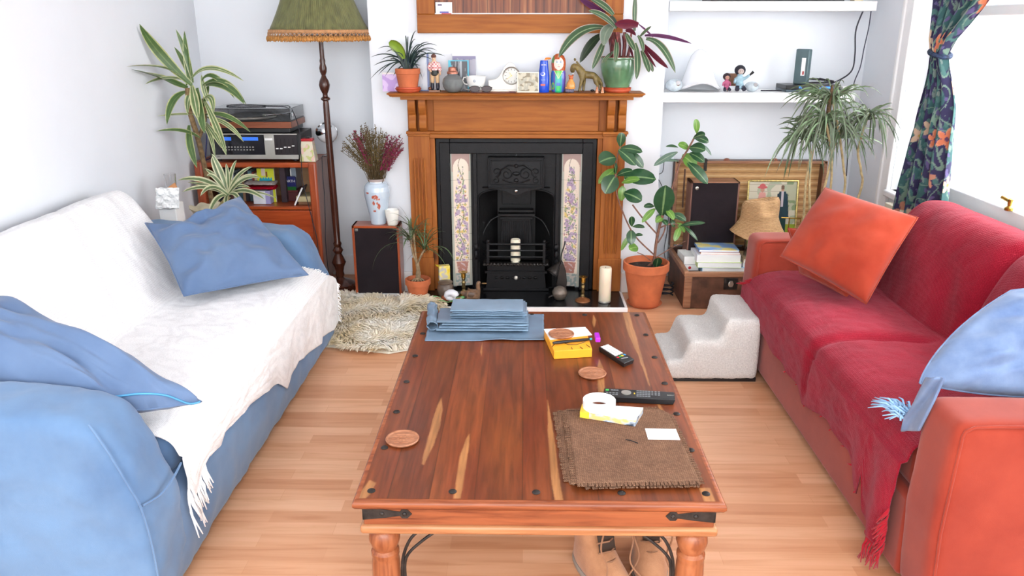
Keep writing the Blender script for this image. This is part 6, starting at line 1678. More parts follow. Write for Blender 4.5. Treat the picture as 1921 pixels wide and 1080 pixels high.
# brass candlesticks
def stick(label, px, pyb, y, base):
    p = atY(px, pyb, y); t = thing('candlestick', label, 'candlestick', (p.x, y, HZ), group='brass candlesticks on the hearth'); c = (p.x, y, HZ)
    if base: MB(t.location).lathe([(.046, 0), (.044, .006), (.030, .014), (.014, .022), (.010, .03)], c, 30).build('foot', plain('copper_brown', srgb(140, 88, 50), .35, .4), t)
    else: MB(t.location).lathe([(.030, 0), (.030, .005), (.016, .012), (.009, .02)], c, 30).build('foot', M['brass'], t)
    MB(t.location).lathe([(.009, .018), (.014, .030), (.008, .042), (.012, .055), (.009, .07), (.013, .085), (.008, .097), (.012, .108), (.010, .114)], c, 24).build('twisted_stem', plain('mottled_brass', srgb(130, 110, 70), .35, .7, var=.4, scale=60), t)
    MB(t.location).lathe([(.010, .112), (.014, .116), (.013, .142), (.024, .146), (.025, .150), (.012, .150), (.010, .128), (0, .128)], c, 28).build('cup', M['brass'], t)
stick('brass candlestick with wide drip pan behind the duck on the left of the hearth', 870, 545, 4.50, False)
stick('brass candlestick on copper brown foot near the right of the hearth', 1093, 562, 4.42, True)
# pillar candle on the hearth
cx, cy = .476, 4.40
pc = thing('pillar_candle', 'tall cream pillar candle standing at the right end of the hearth', 'candle', (cx, cy, HZ))
MB(pc.location).lathe([(.033, .0), (.0355, .004), (.0355, .200), (.033, .209), (.026, .211), (.01, .206), (0, .205)], (cx, cy, HZ + .004), 36).build('wax', M['candle'], pc)
MB(pc.location).lathe([(0, .0), (.034, .0), (.037, .004), (.036, .012), (.0357, .004), (0, .003)], (cx, cy, HZ), 30).build('glass_dish', M['silver'], pc)
MB(pc.location).tube([(cx, cy, HZ + .205), (cx + .001, cy, HZ + .217)], .0012, 5).build('wick', M['black'], pc)
# candle in the grate
cgx = atY(967, 480, 4.64).x
gc_ = thing('grate_candle', 'short cream candle burning place inside the fire grate behind the bars', 'candle', (cgx, 4.645, .2055))
gc_['label'] = 'short cream pillar candle inside the fire grate behind the bars'
MB(gc_.location).lathe([(.030, 0), (.030, .135), (.026, .141), (.012, .136), (0, .136)], (cgx, 4.645, .2058), 30).build('wax', M['candle'], gc_)
# fire irons group on the right: leaning scoop, bellows, iron pot
def at_h(px, py, y): return atY(px, py, y)
fi2 = thing('fire_scoop', 'grey metal coal scoop with long thin handle leaning right of the grate', 'scoop', (.19, 4.56, HZ)); o_ = fi2.location
a, b = at_h(1052, 492, 4.56), at_h(1036, 515, 4.53)
ax = (Vector(b) - Vector(a)).normalized()
q = ax.to_track_quat('Z', 'Y').to_matrix().to_4x4()
m = MB(o_); m.lathe([(.012, -.005), (.016, .01), (.034, .055), (.044, .085), (.042, .085), (.032, .055), (.014, .012), (0, .008)], (0, 0, 0), 26, M=Matrix.Translation(a) @ q); m.build('funnel_scoop', M['iron_old'], fi2)
MB(o_).tube(curve_pts([a, at_h(1053, 478, 4.57), at_h(1058, 462, 4.59), at_h(1060, 452, 4.60)]), .004, 8).build('handle', M['iron_old'], fi2)
m = MB(o_); m.tube([a, at_h(1051, 530, 4.54), Vector((.205, 4.52, HZ + .008))], .0045, 8); m.build('lower_rod', M['iron_old'], fi2)
bw_ = thing('bellows', 'slim dark leather and iron bellows standing upright on the hearth', 'bellows', (.225, 4.53, HZ)); o_ = bw_.location
c0 = at_h(1053, 520, 4.52)
ol = [(c0.x + x, HZ + z) for x, z in ((-.008, .0), (.012, .0), (.030, .035), (.034, .09), (.026, .15), (.010, .20), (.0, .215), (-.012, .19), (-.024, .12), (-.028, .06), (-.02, .02))]
MB(o_).prism(ol, 4.50, 4.512, 'Y').build('front_board', plain('dark_oiled_leather', srgb(40, 36, 34), .35), bw_, bevel=.003)
MB(o_).prism([(x, z) for x, z in ol], 4.535, 4.547, 'Y').build('back_board', M['iron'], bw_, bevel=.003)
MB(o_).prism([(lerp(c0.x, x, .88), lerp(HZ + .1, z, .88)) for x, z in ol], 4.512, 4.535, 'Y').build('leather_gusset', M['black'], bw_)
ip = thing('iron_ball_pot', 'small round iron lidded pot on the hearth in front of the bellows', 'pot', (at_h(1050, 548, 4.44).x, 4.44, HZ)); cx = ip.location.x
MB(ip.location).lathe([(.018, 0), (.030, .006), (.043, .030), (.044, .044)], (cx, 4.44, HZ), 32).build('bowl', plain('grey_iron', srgb(118, 108, 98), .4, .4, var=.15, scale=40), ip)
MB(ip.location).lathe([(.0455, .044), (.044, .052), (.034, .070), (.014, .082), (0, .083)], (cx, 4.44, HZ), 32).build('lid', plain('grey_iron_lid', srgb(124, 114, 104), .35, .4, var=.15, scale=40), ip)
MB(ip.location).tube([(cx - .042, 4.43, HZ + .028), (cx - .062, 4.42, HZ + .022), (cx - .066, 4.42, HZ + .016)], [.006, .0045, .003], 8).build('spout', M['iron_old'], ip)
# ================================================================= curtain
rnd = random.Random(77)
FW, FH = .95, 1.85
flow = []
for j in range(9):
    for i in range(5):
        cx = (i + .5 * (j % 2)) * .21 + rnd.uniform(-.03, .03); cy = j * .21 + rnd.uniform(-.03, .03)
        flow.append((cx, cy, rnd.uniform(.040, .056), (0, 1, 2, 0, 1)[(i * 2 + j) % 5], rnd.uniform(0, 6)))
def ccol(u, v):
    x, y = u * FW, v * FH
    for (cx, cy, r_, k, ph) in flow:
        dx, dy = x - cx, y - cy
        if abs(dx) < r_ and abs(dy) < r_:
            d = math.hypot(dx, dy); a_ = math.atan2(dy, dx)
            pet = r_ * (.74 + .26 * math.cos(a_ * 5 + ph))
            if d < pet:
                if d < r_ * .18: return (.10, .04, .10) if k != 1 else (.45, .30, .06)
                if abs(math.cos(a_ * 2.5 + ph / 2)) < .13 and d > .35 * r_: return (.10, .05, .14)
                return ((.58, .17, .08), (.56, .40, .28), (.50, .22, .14))[k] if k != 0 or d < pet * .8 else (.62, .25, .14)
    n1 = nz(x * 26, y * 26, 3); n2 = nz(x * 40 + 9, y * 22, 8); n3 = abs(nz(x * 11, y * 11, 5))
    if n3 < .035: return (.16, .26, .20)
    if n1 > .25: return (.06, .15, .14)
    if n2 > .30: return (.16, .22, .20)
    if n1 < -.36: return (.10, .08, .20)
    if nz(x * 14, y * 10, 21) > .12: return (.03, .10, .10)
    return (.025, .022, .075)
cu = thing('curtain', 'dark floral curtain tied in the middle hanging at the right window', 'curtain', (2.0, 4.0, .64))
tb = [(.66, 3.69, 4.20, 1.992), (.80, 3.70, 4.17, 1.992), (1.0, 3.74, 4.12, 1.99), (1.22, 3.78, 4.045, 1.985), (1.38, 3.825, 3.975, 1.975), (1.45, 3.845, 3.955, 1.972), (1.52, 3.81, 4.0, 1.975), (1.69, 3.64, 4.05, 1.985), (1.9, 3.56, 4.20, 1.99), (2.5, 3.5, 4.42, 1.99)]
def cfn(u, v):
    z = lerp(.655, 2.5, v)
    a_ = interp([(q[0], q[1]) for q in tb], z); b_ = interp([(q[0], q[2]) for q in tb], z); xx = interp([(q[0], q[3]) for q in tb], z)
    w_ = b_ - a_; U = u * 2 - 1; q = abs(z - 1.45)
    U = U + .05 * math.sin(u * 19 + z * 2)
    amp = .020 + .028 * math.exp(-(q / .25) ** 2) * 0 + .012 * smooth(q / .5)
    f = amp * math.sin(u * 2 * PI * 4.5 + 1.2 * math.sin(z * 3)) + .008 * nz(u * 5, z * 4)
    return (xx - .006 - .018 * math.exp(-(q / .12) ** 2) + f, b_ + (a_ - b_) * (.5 + .5 * max(-1.04, min(1.04, U))) , z + (.012 * math.sin(u * 9 * PI) if v < .01 else 0))
cm = painted('printed_curtain_cotton', .85, bump=.1)
painted_grid('cloth', cm, cu, cfn, ccol, 190, 430, cu.location, angle=180, solid=.0015)
m = MB(cu.location); m.tube([(1.955 + .040 * math.cos(a_), 3.905 + .060 * math.sin(a_), 1.45 + .014 * math.sin(a_)) for a_ in [2 * PI * k / 24 for k in range(25)]], .012, 8); m.build('tie_band', painted('tie', .8) if False else plain('dark_tie', srgb(40, 56, 84), .8, var=.4, scale=60), cu)
cp = thing('curtain_pole', 'white curtain pole above the window holding the floral curtain', 'curtain pole', (2.0, 3.6, 2.5)); MB(cp.location).tube([(1.99, 1.4, 2.515), (1.99, 4.5, 2.515)], .014, 12).box((1.98, 4.40, 2.50), (2.069, 4.42, 2.53)).box((1.98, 1.5, 2.50), (2.069, 1.52, 2.53)).build('pole', M['gloss_white'], cp)
rd = thing('radiator', 'cream panel radiator behind the far arm of the orange sofa under the window', 'radiator', (2.02, 4.05, .12))
m = MB(rd.location); m.box((1.985, 3.83, .12), (2.045, 4.30, .655)); m.box((2.04, 3.9, .5), (2.0695, 3.94, .6)); m.box((2.02, 4.24, .001), (2.04, 4.26, .13))
for k in range(11): m.box((1.979, 3.85 + k * .041, .15), (1.986, 3.872 + k * .041, .63))
m.build('panel', plain('cream_enamel', srgb(226, 218, 196), .35, var=.02), rd, bevel=.004)
# ================================================================= shelves in the right alcove
s1 = thing('wall_shelf', 'lower white floating shelf in the right alcove holding the router', 'shelf', (1.36, 4.88, 1.15), group='white alcove shelves')
PB('board', M['gloss_white'], s1, (.802, 4.74, 1.150), (1.925, 5.028, 1.207), .004)
s2 = thing('wall_shelf', 'upper white floating shelf in the right alcove at the top of the picture', 'shelf', (1.4, 4.88, 1.655), group='white alcove shelves')
PB('board', M['gloss_white'], s2, (.815, 4.73, 1.655), (1.975, 5.028, 1.708), .004)
SZ = 1.2075
dv = thing('disc_player', 'long black disc player on the upper alcove shelf', 'disc player', (1.45, 4.88, 1.7085)); PB('case', M['black'], dv, (1.05, 4.76, 1.7085), (1.80, 5.0, 1.76), .003)
ca = thing('cable_adapter', 'small cream plug adapter at the right end of the upper alcove shelf', 'adapter', (1.88, 4.8, 1.7085)); PB('case', plain('cream_plastic', srgb(220, 206, 180), .4), ca, (1.86, 4.77, 1.7085), (1.91, 4.84, 1.745), .004)
# white bell shade
wx = atY(1310, 168, 4.86).x
wb = thing('bell_shade', 'large white ceramic bell-shaped shade standing on the lower alcove shelf', 'lampshade', (wx, 4.86, SZ)); o_ = wb.location
Mb = Matrix.Translation((wx, 4.865, SZ + .012)) @ Matrix.Rotation(R(-5), 4, 'X')
m = MB(o_); pr = [(.128, -.004), (.131, .004), (.118, .020), (.098, .055), (.082, .100), (.068, .150), (.052, .190), (.030, .216), (.012, .226), (0, .227)]
vs = []; fs = []; N = 48
for i, (r_, z_) in enumerate(pr + [(r_ - .006 if r_ > .01 else 0, z_ - .005) for r_, z_ in reversed(pr)]):
    for k in range(N):
        a_ = 2 * PI * k / N; lift = .030 * max(0, -math.sin(a_)) ** 3 * max(0, 1 - z_ / .06); vs.append((r_ * math.cos(a_), r_ * math.sin(a_), z_ + lift))
for i in range(2 * len(pr) - 1):
    for k in range(N): fs.append((i * N + k, i * N + (k + 1) % N, (i + 1) * N + (k + 1) % N, (i + 1) * N + k))
m.add(vs, fs, M=Mb); m.build('shade', plain('white_glazed', srgb(236, 238, 242), .15, var=.01, Coat_Weight=.5), wb, angle=60)
def ballthing(lbl, px, y, r_, mat, dark=True):
    x = atY(px, 166, y).x; q = thing('glass_ornament', lbl, 'ornament', (x, y, SZ)); m = MB(q.location); m.ball((x, y, SZ + r_ * .82), (r_ * 1.15, r_, r_ * .82), 24); m.build('glass_dome', mat, q)
    m = MB(q.location); m.lathe([(r_ * .30, 0), (r_ * .36, .004), (r_ * .28, .008)], (0, 0, 0), 20, M=Matrix.Translation((x + r_ * .35, y - r_ * .75, SZ + r_ * 1.1)) @ Matrix.Rotation(R(70), 4, 'X')); m.build('chrome_eye', M['chrome'], q)
gm2 = plain('pale_glass', srgb(196, 208, 216), .08, var=.15, scale=30, Coat_Weight=.6)
ballthing('round silver-grey glass ornament left of the white bell shade', 1264, 4.80, .045, gm2)
ballthing('small pale glass ornament right of the blue-clothed doll', 1410, 4.80, .036, gm2)
def doll(lbl, px, y, hgt, hair, body_c, face_c, raised):
    x = atY(px, 166, y).x; q = thing('doll_figurine', lbl, 'figurine', (x, y, SZ)); o_ = q.location; k = hgt / .12
    def p(dx, dy, z): return (x + dx * k, y + dy * k, SZ + z * k)
    nd = [(p(0, 0, .030), (.020 * k, .016 * k)), (p(0, 0, .060), (.017 * k, .014 * k)), (p(0, 0, .072), .008 * k), (p(0, -.002, .094), .021 * k),
          (p(-.010, -.02, .022), .010 * k), (p(-.014, -.034, .010), .008 * k), (p(.012, -.02, .022), .010 * k), (p(.018, -.034, .010), .008 * k),
          (p(-.020, -.002, .058), .008 * k), (p(-.026, -.012, .038), .006 * k), (p(.022, 0, .060), .008 * k), ((p(.046, -.004, .078) if raised else p(.026, -.012, .038)), .006 * k)]
    skin('body', nd, [(0, 1), (1, 2), (2, 3), (0, 4), (4, 5), (0, 6), (6, 7), (1, 8), (8, 9), (1, 10), (10, 11)], plain('doll_cloth', srgb(*body_c), .6, var=.15, scale=60), q, o_, 1)
    m = MB(o_); m.ball(p(0, -.014, .093), (.014 * k, .012 * k, .013 * k), 16); m.build('face', plain('doll_face', srgb(*face_c), .5), q)
    m = MB(o_); m.ball(p(0, .006, .098), (.026 * k, .022 * k, .024 * k), 18); m.build('hair', plain('doll_hair', srgb(*hair), .7, var=.3, scale=80), q)
    m = MB(o_)
    for s in (-1, 1): m.ball(p(s * .005, -.0255, .096), .002 * k, 8)
    m.build('eyes', M['black'], q)
    m = MB(o_)
    for s in (-1, 1):
        for j in range(3): m.tube([p(s * (.012 + .002 * j), -.021 - j * .006, .0235 - .004 * j), p(s * (.013 + .002 * j), -.024 - j * .006, .021 - .004 * j)], .0105 * k, 10)
    m.build('dark_stripes', plain('stripe', srgb(50, 50, 66), .6), q)
    if raised: MB(o_).tube([p(.044, -.004, .076), p(.060, -.006, .092)], [.004 * k, .007 * k], 8).build('raised_bat', M['black'], q)
doll('small dark-haired doll in pink sitting on the lower alcove shelf', 1362, 4.80, .105, (50, 34, 44), (176, 84, 120), (200, 150, 130), False)
doll('black-haired doll in pale blue with raised arm on the lower alcove shelf', 1386, 4.79, .150, (34, 34, 46), (150, 182, 196), (214, 196, 188), True)
bxp = atY(1373, 166, 4.86); tb_ = thing('toy_chair', 'small brown wooden toy chair behind the two dolls', 'toy chair', (bxp.x, 4.86, SZ)); x = bxp.x
tw_ = plain('toy_wood', srgb(126, 86, 60), .5, var=.2)
PB('seat', tw_, tb_, (x - .035, 4.835, SZ + .03), (x + .035, 4.89, SZ + .038), .001); PB('back', tw_, tb_, (x - .035, 4.884, SZ + .038), (x + .035, 4.89, SZ + .10), .001)
for a in (x - .034, x + .028):
    for b in (4.836, 4.883): PB('leg', tw_, tb_, (a, b, SZ), (a + .006, b + .006, SZ + .03), 0)
# set-top box, router
sb = thing('set_top_box', 'slim black set-top box with blue lights on the lower alcove shelf', 'set-top box', (1.69, 4.86, SZ))
PB('case', plain('grey_black', srgb(70, 84, 92), .3), sb, (1.525, 4.765, SZ), (1.845, 4.96, SZ + .016), .003); PB('case_top', M['black'], sb, (1.525, 4.763, SZ + .016), (1.845, 4.96, SZ + .040), .003)
e2 = NT('blue_led'); e2.color(srgb(40, 110, 220)); e2.b.inputs['Emission Color'].default_value = (*srgb(60, 150, 255), 1); e2.b.inputs['Emission Strength'].default_value = .8
for a, b in ((1.600, 1.616), (1.72, 1.80)): PB('light', e2.m, sb, (a, 4.7615, SZ + .022), (b, 4.7635, SZ + .032), 0)
rt = thing('router', 'dark grey-green upright router with white label standing on the set-top box', 'router', (1.635, 4.85, SZ + .0405), rz=R(48))
MB().box((-.019, -.044, 0), (.019, .040, .200)).build('case', plain('slate_plastic', srgb(82, 104, 108), .4), rt, bevel=.006)
MB().box((-.0198, -.026, .05), (-.0188, -.002, .150)).build('white_label', M['paper'], rt); MB().box((-.0203, -.022, .055), (-.0197, -.012, .075)).build('red_print', plain('red_print', srgb(170, 60, 60), .5), rt)
ad = thing('plug_adapter', 'white plug adapter block at the right end of the lower alcove shelf', 'adapter', (1.86, 4.79, SZ)); PB('block', M['white_p'], ad, (1.853, 4.755, SZ), (1.918, 4.83, SZ + .034), .005); PB('switch', M['silver'], ad, (1.88, 4.7535, SZ + .016), (1.895, 4.756, SZ + .024), 0)
for nm, lb, pts, r_ in (('black_cable', 'thick dark cable dropping from the upper alcove shelf to the set-top box', [(1623, 12), (1606, 55), (1604, 100), (1598, 132), (1575, 150), (1548, 160)], .0045),
                        ('blue_cable', 'thinner blue-grey cable dropping from the upper alcove shelf to the plug adapter', [(1635, 12), (1630, 50), (1621, 90), (1614, 125), (1604, 150), (1599, 168)], .0032),
                        ('grey_cable', 'dark cable lying left of the set-top box on the lower alcove shelf', [(1426, 163), (1440, 165), (1455, 164), (1470, 165)], .003),
                        ('hanging_cable', 'dark cable hanging below the lower alcove shelf behind the dragon tree', [(1578, 175), (1584, 200), (1590, 240), (1590, 290), (1588, 330)], .003)):
    Yc = 4.86 if 'hanging' not in nm else 5.0
    P_ = [atY(a, b, Yc) for a, b in pts]
    if nm == 'grey_cable': P_ = [Vector((p.x, 4.84, SZ + .004)) for p in P_]
    c = thing(nm, lb, 'cable', P_[0]); MB(c.location).tube(curve_pts(P_, 8), r_, 8).build('cable', plain('cable_' + nm, srgb(40, 38, 66) if 'blue' in nm else srgb(34, 32, 48), .5), c)
c = thing('black_cable', 'tangle of dark cables on top of the set-top box', 'cable', (1.78, 4.85, SZ + .042)); rnd = random.Random(9)
pts = [(1.72 + .11 * math.sin(k * 1.9) * .9, 4.86 + .06 * math.cos(k * 2.3), SZ + .046 + .012 * (k % 3)) for k in range(9)]
MB(c.location).tube(curve_pts(pts, 6), .004, 6).build('cable', M['wire'], c)

# ================================================================= trunk
M['trunk'] = plain('worn_brown_leather', srgb(98, 64, 48), .5, var=.28, scale=14, bump=.3)
M['trunk_edge'] = wood('worn_oak_slat', srgb(110, 70, 50), srgb(150, 104, 76), srgb(172, 128, 98), 'X', 1.2, .5)
tk = thing('trunk', 'old brown travelling trunk with raised wicker-lined lid in the right alcove', 'trunk', (1.4, 4.63, 0)); o_ = tk.location
x0, x1, y0, y1 = .935, 1.86, 4.375, 4.905
for a, b in (((x0, y0, .012), (x1, y0 + .015, .215)), ((x0, y1 - .015, .012), (x1, y1, .235)), ((x0, y0, .012), (x0 + .015, y1, .225)), ((x1 - .015, y0, .012), (x1, y1, .225))): PB('panel', M['trunk'], tk, a, b, .003)
PB('bottom', M['trunk'], tk, (x0, y0, .004), (x1, y1, .014), 0)
PB('tray', plain('dark_tray', srgb(58, 44, 40), .7), tk, (x0 + .015, y0 + .02, .170), (x1 - .015, y1 - .015, .180), 0)
m = MB(o_); m.box((x0 - .006, y0 - .008, .196), (x1 + .006, y0 + .018, .226)); m.box((x0 - .008, y0 - .006, .20), (x0 + .018, y1, .232)); m.box((x1 - .018, y0 - .006, .20), (x1 + .008, y1, .232)); m.build('rim', M['trunk_edge'], tk, bevel=.004)
for x in (x0 - .004, x1 - .04): PB('corner_batten', M['trunk_edge'], tk, (x, y0 - .010, .006), (x + .045, y0 + .004, .20), .005)
lk = PB('lock_plate', M['iron_old'], tk, (1.20 - .04, y0 - .005, .12), (1.20 + .04, y0, .19), .002); m = MB(o_); m.ball((1.20, y0 - .008, .155), (.016, .006, .018), 16); m.box((1.192, y0 - .016, .14), (1.208, y0 - .004, .175)); m.build('hasp', M['silver'], lk)
for z in (.05, .10): PB('tin_band', M['iron_old'], tk, (x0 + .03, y0 - .0025, z), (x0 + .034, y0, z + .04), 0)
# lid, standing open
ly0, ly1, lz0, lz1 = 4.86, 4.96, .235, .785
t = NT('striped_wicker_lining'); w = t.node('ShaderNodeTexWave', bands_direction='Z'); w.inputs['Scale'].default_value = 7.6; t.link(t.coords(), w.inputs['Vector'])
n = t.noise(t.coords((1, 1, 8)), 22, 4); c = t.mix(.5, t.ramp(n, [(.3, srgb(160, 112, 66)), (.7, srgb(216, 168, 110))]), t.ramp(w.outputs['Color'], [(.0, srgb(140, 92, 56)), (.12, srgb(204, 154, 98)), (.8, srgb(214, 168, 112)), (.95, srgb(240, 206, 156))]))
t.color(c); t.set(Roughness=.7); t.bump(w.outputs['Fac'], .3, .004)
PB('lid_lining', t.m, tk, (x0 + .012, ly1 - .012, lz0), (x1 - .012, ly1 - .006, lz1), 0)
PB('lid_back', M['trunk'], tk, (x0, ly1 - .006, lz0), (x1, ly1, lz1), .003)
lf = M['trunk_edge']
for a, b in (((x0, ly0 + .02, lz0), (x0 + .014, ly1, lz1)), ((x1 - .014, ly0 + .02, lz0), (x1, ly1, lz1)), ((x0, ly0 + .02, lz1 - .012), (x1, ly1, lz1))): PB('lid_side', M['trunk'], tk, a, b, .003)
m = MB(o_); m.box((x0 - .004, ly0 + .008, lz0), (x0 + .018, ly0 + .022, lz1 + .002)); m.box((x1 - .018, ly0 + .008, lz0), (x1 + .004, ly0 + .022, lz1 + .002)); m.box((x0, ly0 + .008, lz1 - .014), (x1, ly0 + .022, lz1 + .003)); m.build('lid_rim', lf, tk, bevel=.003)
for px in (1323, 1365, 1455):
    x = atY(px, 300, 4.88).x; MB(o_).ball((x, 4.90, lz1 + .004), (.020, .014, .012), 16).build('lid_stud', M['iron_old'] if px == 1323 else plain('brown_stud', srgb(126, 72, 50), .5), tk)
PB('lid_clasp', M['iron_old'], tk, (atY(1323, 310, 4.87).x - .010, 4.862, lz1 - .06), (atY(1323, 310, 4.87).x + .010, 4.868, lz1 + .006), .002)
PB('lid_stay', M['trunk'], tk, (x0 + .05, 4.846, .50), (x0 + .058, 4.862, .74), .002)
TZ2 = .1805
# right loudspeaker
sp2 = thing('loudspeaker', 'teak loudspeaker with black grille standing inside the open trunk', 'loudspeaker', (1.14, 4.76, TZ2), group='teak loudspeakers'); a0, a1, b0, b1, c1 = 1.002, 1.292, 4.70, 4.84, .690
for a, b in (((a0, b0, TZ2), (a0 + .014, b1, c1)), ((a1 - .014, b0, TZ2), (a1, b1, c1))): PB('side', M['teak_side'], sp2, a, b, .002)
PB('top', M['trunk_edge'], sp2, (a0, b0, c1 - .014), (a1, b1, c1), .002); g = PB('grille', M['black_matt'], sp2, (a0 + .008, b0 - .004, TZ2), (a1 - .010, b0 + .02, c1 - .006), .003)
PB('cabinet_back', M['black'], sp2, (a0 + .014, b0 + .02, TZ2), (a1 - .014, b1 - .002, c1 - .014), 0)
MB(sp2.location).ball((a0 + .034, b0 - .004, c1 - .038), (.011, .003, .011), 20).build('badge', M['silver'], g)
# framed photograph
pa, pb_, pc_, pd_ = atY(1403, 339, 4.86), atY(1495, 342, 4.86), atY(1492, 450, 4.82), atY(1398, 448, 4.82)
fp_ = thing('framed_photograph', 'thin gilt framed photograph of two people leaning inside the trunk lid', 'framed photograph', ((pa.x + pb_.x) / 2, 4.83, TZ2)); o_ = fp_.location
W_, H_ = .305, .40; cxp = (pa.x + pb_.x) / 2 + .004; ztop = pa.z + .002; zbt = ztop - H_
def phf(u, v): return (cxp + (u - .5) * W_, lerp(4.80, 4.853, v), lerp(zbt, ztop, v))
def phc(u, v):
    # woman in red hat on the left, man in dark suit on the right, in a garden
    def el(cx, cy, rx, ry): return ((u - cx) / rx) ** 2 + ((v - cy) / ry) ** 2 < 1
    if el(.29, .90, .10, .022) or el(.29, .925, .06, .03): return (.46, .10, .10)
    if el(.29, .865, .042, .04): return (.46, .24, .17)
    if .19 < u < .39 and v < .825 and abs(u - .29) < .06 + (.825 - v) * .22: return (.62, .30, .26)
    if el(.70, .90, .035, .034): return (.16, .09, .06)
    if el(.70, .875, .036, .034): return (.42, .24, .16)
    if .675 < u < .725 and .60 < v < .835: return (.50, .42, .46) if abs(u - .70) < .012 else (.60, .60, .62)
    if v < .84 and v > .44 and abs(u - .70) < .10 + (.84 - v) * .12 - (.03 if v > .80 else 0): return (.02, .05, .07)
    if .04 < v <= .44 and (abs(u - .67) < .055 or abs(u - .745) < .05): return (.02, .06, .06)
    if u > .66 and v < .34: return (.30, .38, .04)
    if v > .55 and u > .78: return (.40, .40, .28) if nz(u * 9, v * 14) < .2 else (.2, .26, .14)
    if abs(v * 9 % 1 - .5) < .06 and v > .5: return (.42, .38, .30)
    return (.56, .52, .40) if nz(u * 6, v * 8, 4) < .2 else (.36, .40, .28)
painted_grid('photo', painted('photo_print', .18, coat=.6), fp_, phf, phc, 110, 150, o_)
m = MB(o_); fr_m = plain('gilt', srgb(206, 184, 116), .35, .7, var=.2, scale=90)
for (u0, v0, u1, v1) in ((0, 0, 1, 0), (1, 0, 1, 1), (1, 1, 0, 1), (0, 1, 0, 0)): m.tube([Vector(phf(u0, v0)) + Vector((0, -.004, 0)), Vector(phf(u1, v1)) + Vector((0, -.004, 0))], .006, 8)
m.build('gilt_frame', fr_m, fp_); m = MB(o_); m.add([Vector(phf(a, b)) + Vector((0, .004, 0)) for a, b in ((0, 0), (1, 0), (1, 1), (0, 1))], [(0, 1, 2, 3)]); m.build('backing', M['trunk'], fp_, angle=0, solid=.004)
bp = thing('book', 'dark books under the framed photograph inside the trunk', 'book', (cxp, 4.80, TZ2)); PB('stack_of_board', M['trunk'], bp, (cxp - .16, 4.76, TZ2), (cxp + .16, 4.842, zbt - .0075), .002)
bp['label'] = 'brown box under the framed photograph inside the trunk'; bp['category'] = 'box'; bp.name = 'box'
# straw hat on a glass jar
hx, hy = atY(1424, 420, 4.60).x, 4.60
hj = thing('glass_jar', 'large clear glass jar under the straw hat in the trunk', 'jar', (hx, hy, TZ2 + .0)); zj = atY(1424, 428, 4.60).z
gc = glass('pale_green_glass', (.90, .95, .93), .03, 1.3)
MB(hj.location).lathe([(.066, 0), (.072, .006), (.074, .03), (.074, zj - TZ2 - .06), (.062, zj - TZ2 - .02), (.060, zj - TZ2 + .04), (.056, zj - TZ2 + .04), (.058, zj - TZ2 - .02), (.070, zj - TZ2 - .06), (.070, .01), (0, .008)], (hx, hy, TZ2), 36).build('jar_glass', gc, hj)
m = MB(hj.location); rnd = random.Random(12)
for k in range(12): m.tube([(hx + rnd.uniform(-.045, .045), hy + rnd.uniform(-.045, .045), TZ2 + .012), (hx + rnd.uniform(-.045, .045), hy + rnd.uniform(-.045, .045), TZ2 + .12 + rnd.uniform(0, .06))], .005, 6)
m.build('white_sticks', M['paper'], hj)
MB(hj.location).lathe([(.0755, zj - TZ2 - .055), (.066, zj - TZ2 - .018), (.0615, zj - TZ2 + .0), (.0615, zj - TZ2 + .006)], (hx, hy, TZ2), 32, close=False).build('blue_band', plain('slate_blue_band', srgb(86, 110, 120), .5), hj)
sh = thing('straw_hat', 'crumpled tan straw hat resting on top of the glass jar', 'hat', (hx, hy, zj - .015)); o_ = sh.location
hp_ = [(.150, -.040), (.146, -.034), (.128, -.006), (.114, .030), (.106, .052), (.104, .060), (.104, .105), (.102, .150), (.092, .172), (.066, .172), (.030, .152), (0, .144)]
def hatf(u, v):
    d = v * (len(hp_) - 1); i = min(int(d), len(hp_) - 2); r_, z_ = lerp(hp_[i][0], hp_[i + 1][0], d - i), lerp(hp_[i][1], hp_[i + 1][1], d - i)
    a_ = 2 * PI * u; q = 1 + .07 * math.cos(a_ * 2 + 1) * (1 if z_ < .06 else .6) + .05 * math.sin(a_ * 3)
    z2 = z_ * (1 + .10 * math.cos(a_ + .6)) + .014 * math.sin(a_ * 2 + 2.2) * smooth((.06 - z_) / .08)
    x = r_ * q * math.cos(a_) + z_ * .02; y = r_ * q * math.sin(a_) * .9
    pinch = .022 * math.exp(-((a_ - 4.9) / .35) ** 2) * smooth((z_ - .08) / .04); 
    return (hx + x, hy + y + pinch, zj + .002 + z2 - pinch * .6)
t = NT('plaited_straw'); w = t.node('ShaderNodeTexWave', bands_direction='Z'); w.inputs['Scale'].default_value = 42; w.inputs['Distortion'].default_value = 1.0; t.link(t.coords(), w.inputs['Vector'])
t.color(t.mix(.5, t.ramp(w.outputs['Fac'], [(.0, srgb(150, 108, 66)), (.5, srgb(200, 160, 112)), (1, srgb(216, 180, 136))]), t.ramp(t.noise(t.coords((1, 1, 4)), 90, 2), [(.3, srgb(156, 112, 70)), (.7, srgb(214, 176, 130))]))); t.set(Roughness=.8); t.bump(w.outputs['Fac'], .5, .003)
m = MB(o_).grid(hatf, 96, 50); m.uv = {}; m.build('hat_body', t.m, sh, angle=180, solid=.003)
rod = thing('brass_rod', 'thin brass rod lying across the photograph beside the straw hat', 'rod', (0, 0, 0)); a, b = atY(1466, 408, 4.70), atY(1502, 410, 4.72); rod.location = a
MB(rod.location).tube([a, b, b + Vector((.002, 0, -.02))], .004, 8).tube([a + Vector((.05, .003, 0)), a + Vector((.05, .003, -(a.z - TZ2)))], .004, 8).build('rod', M['brass'], rod)
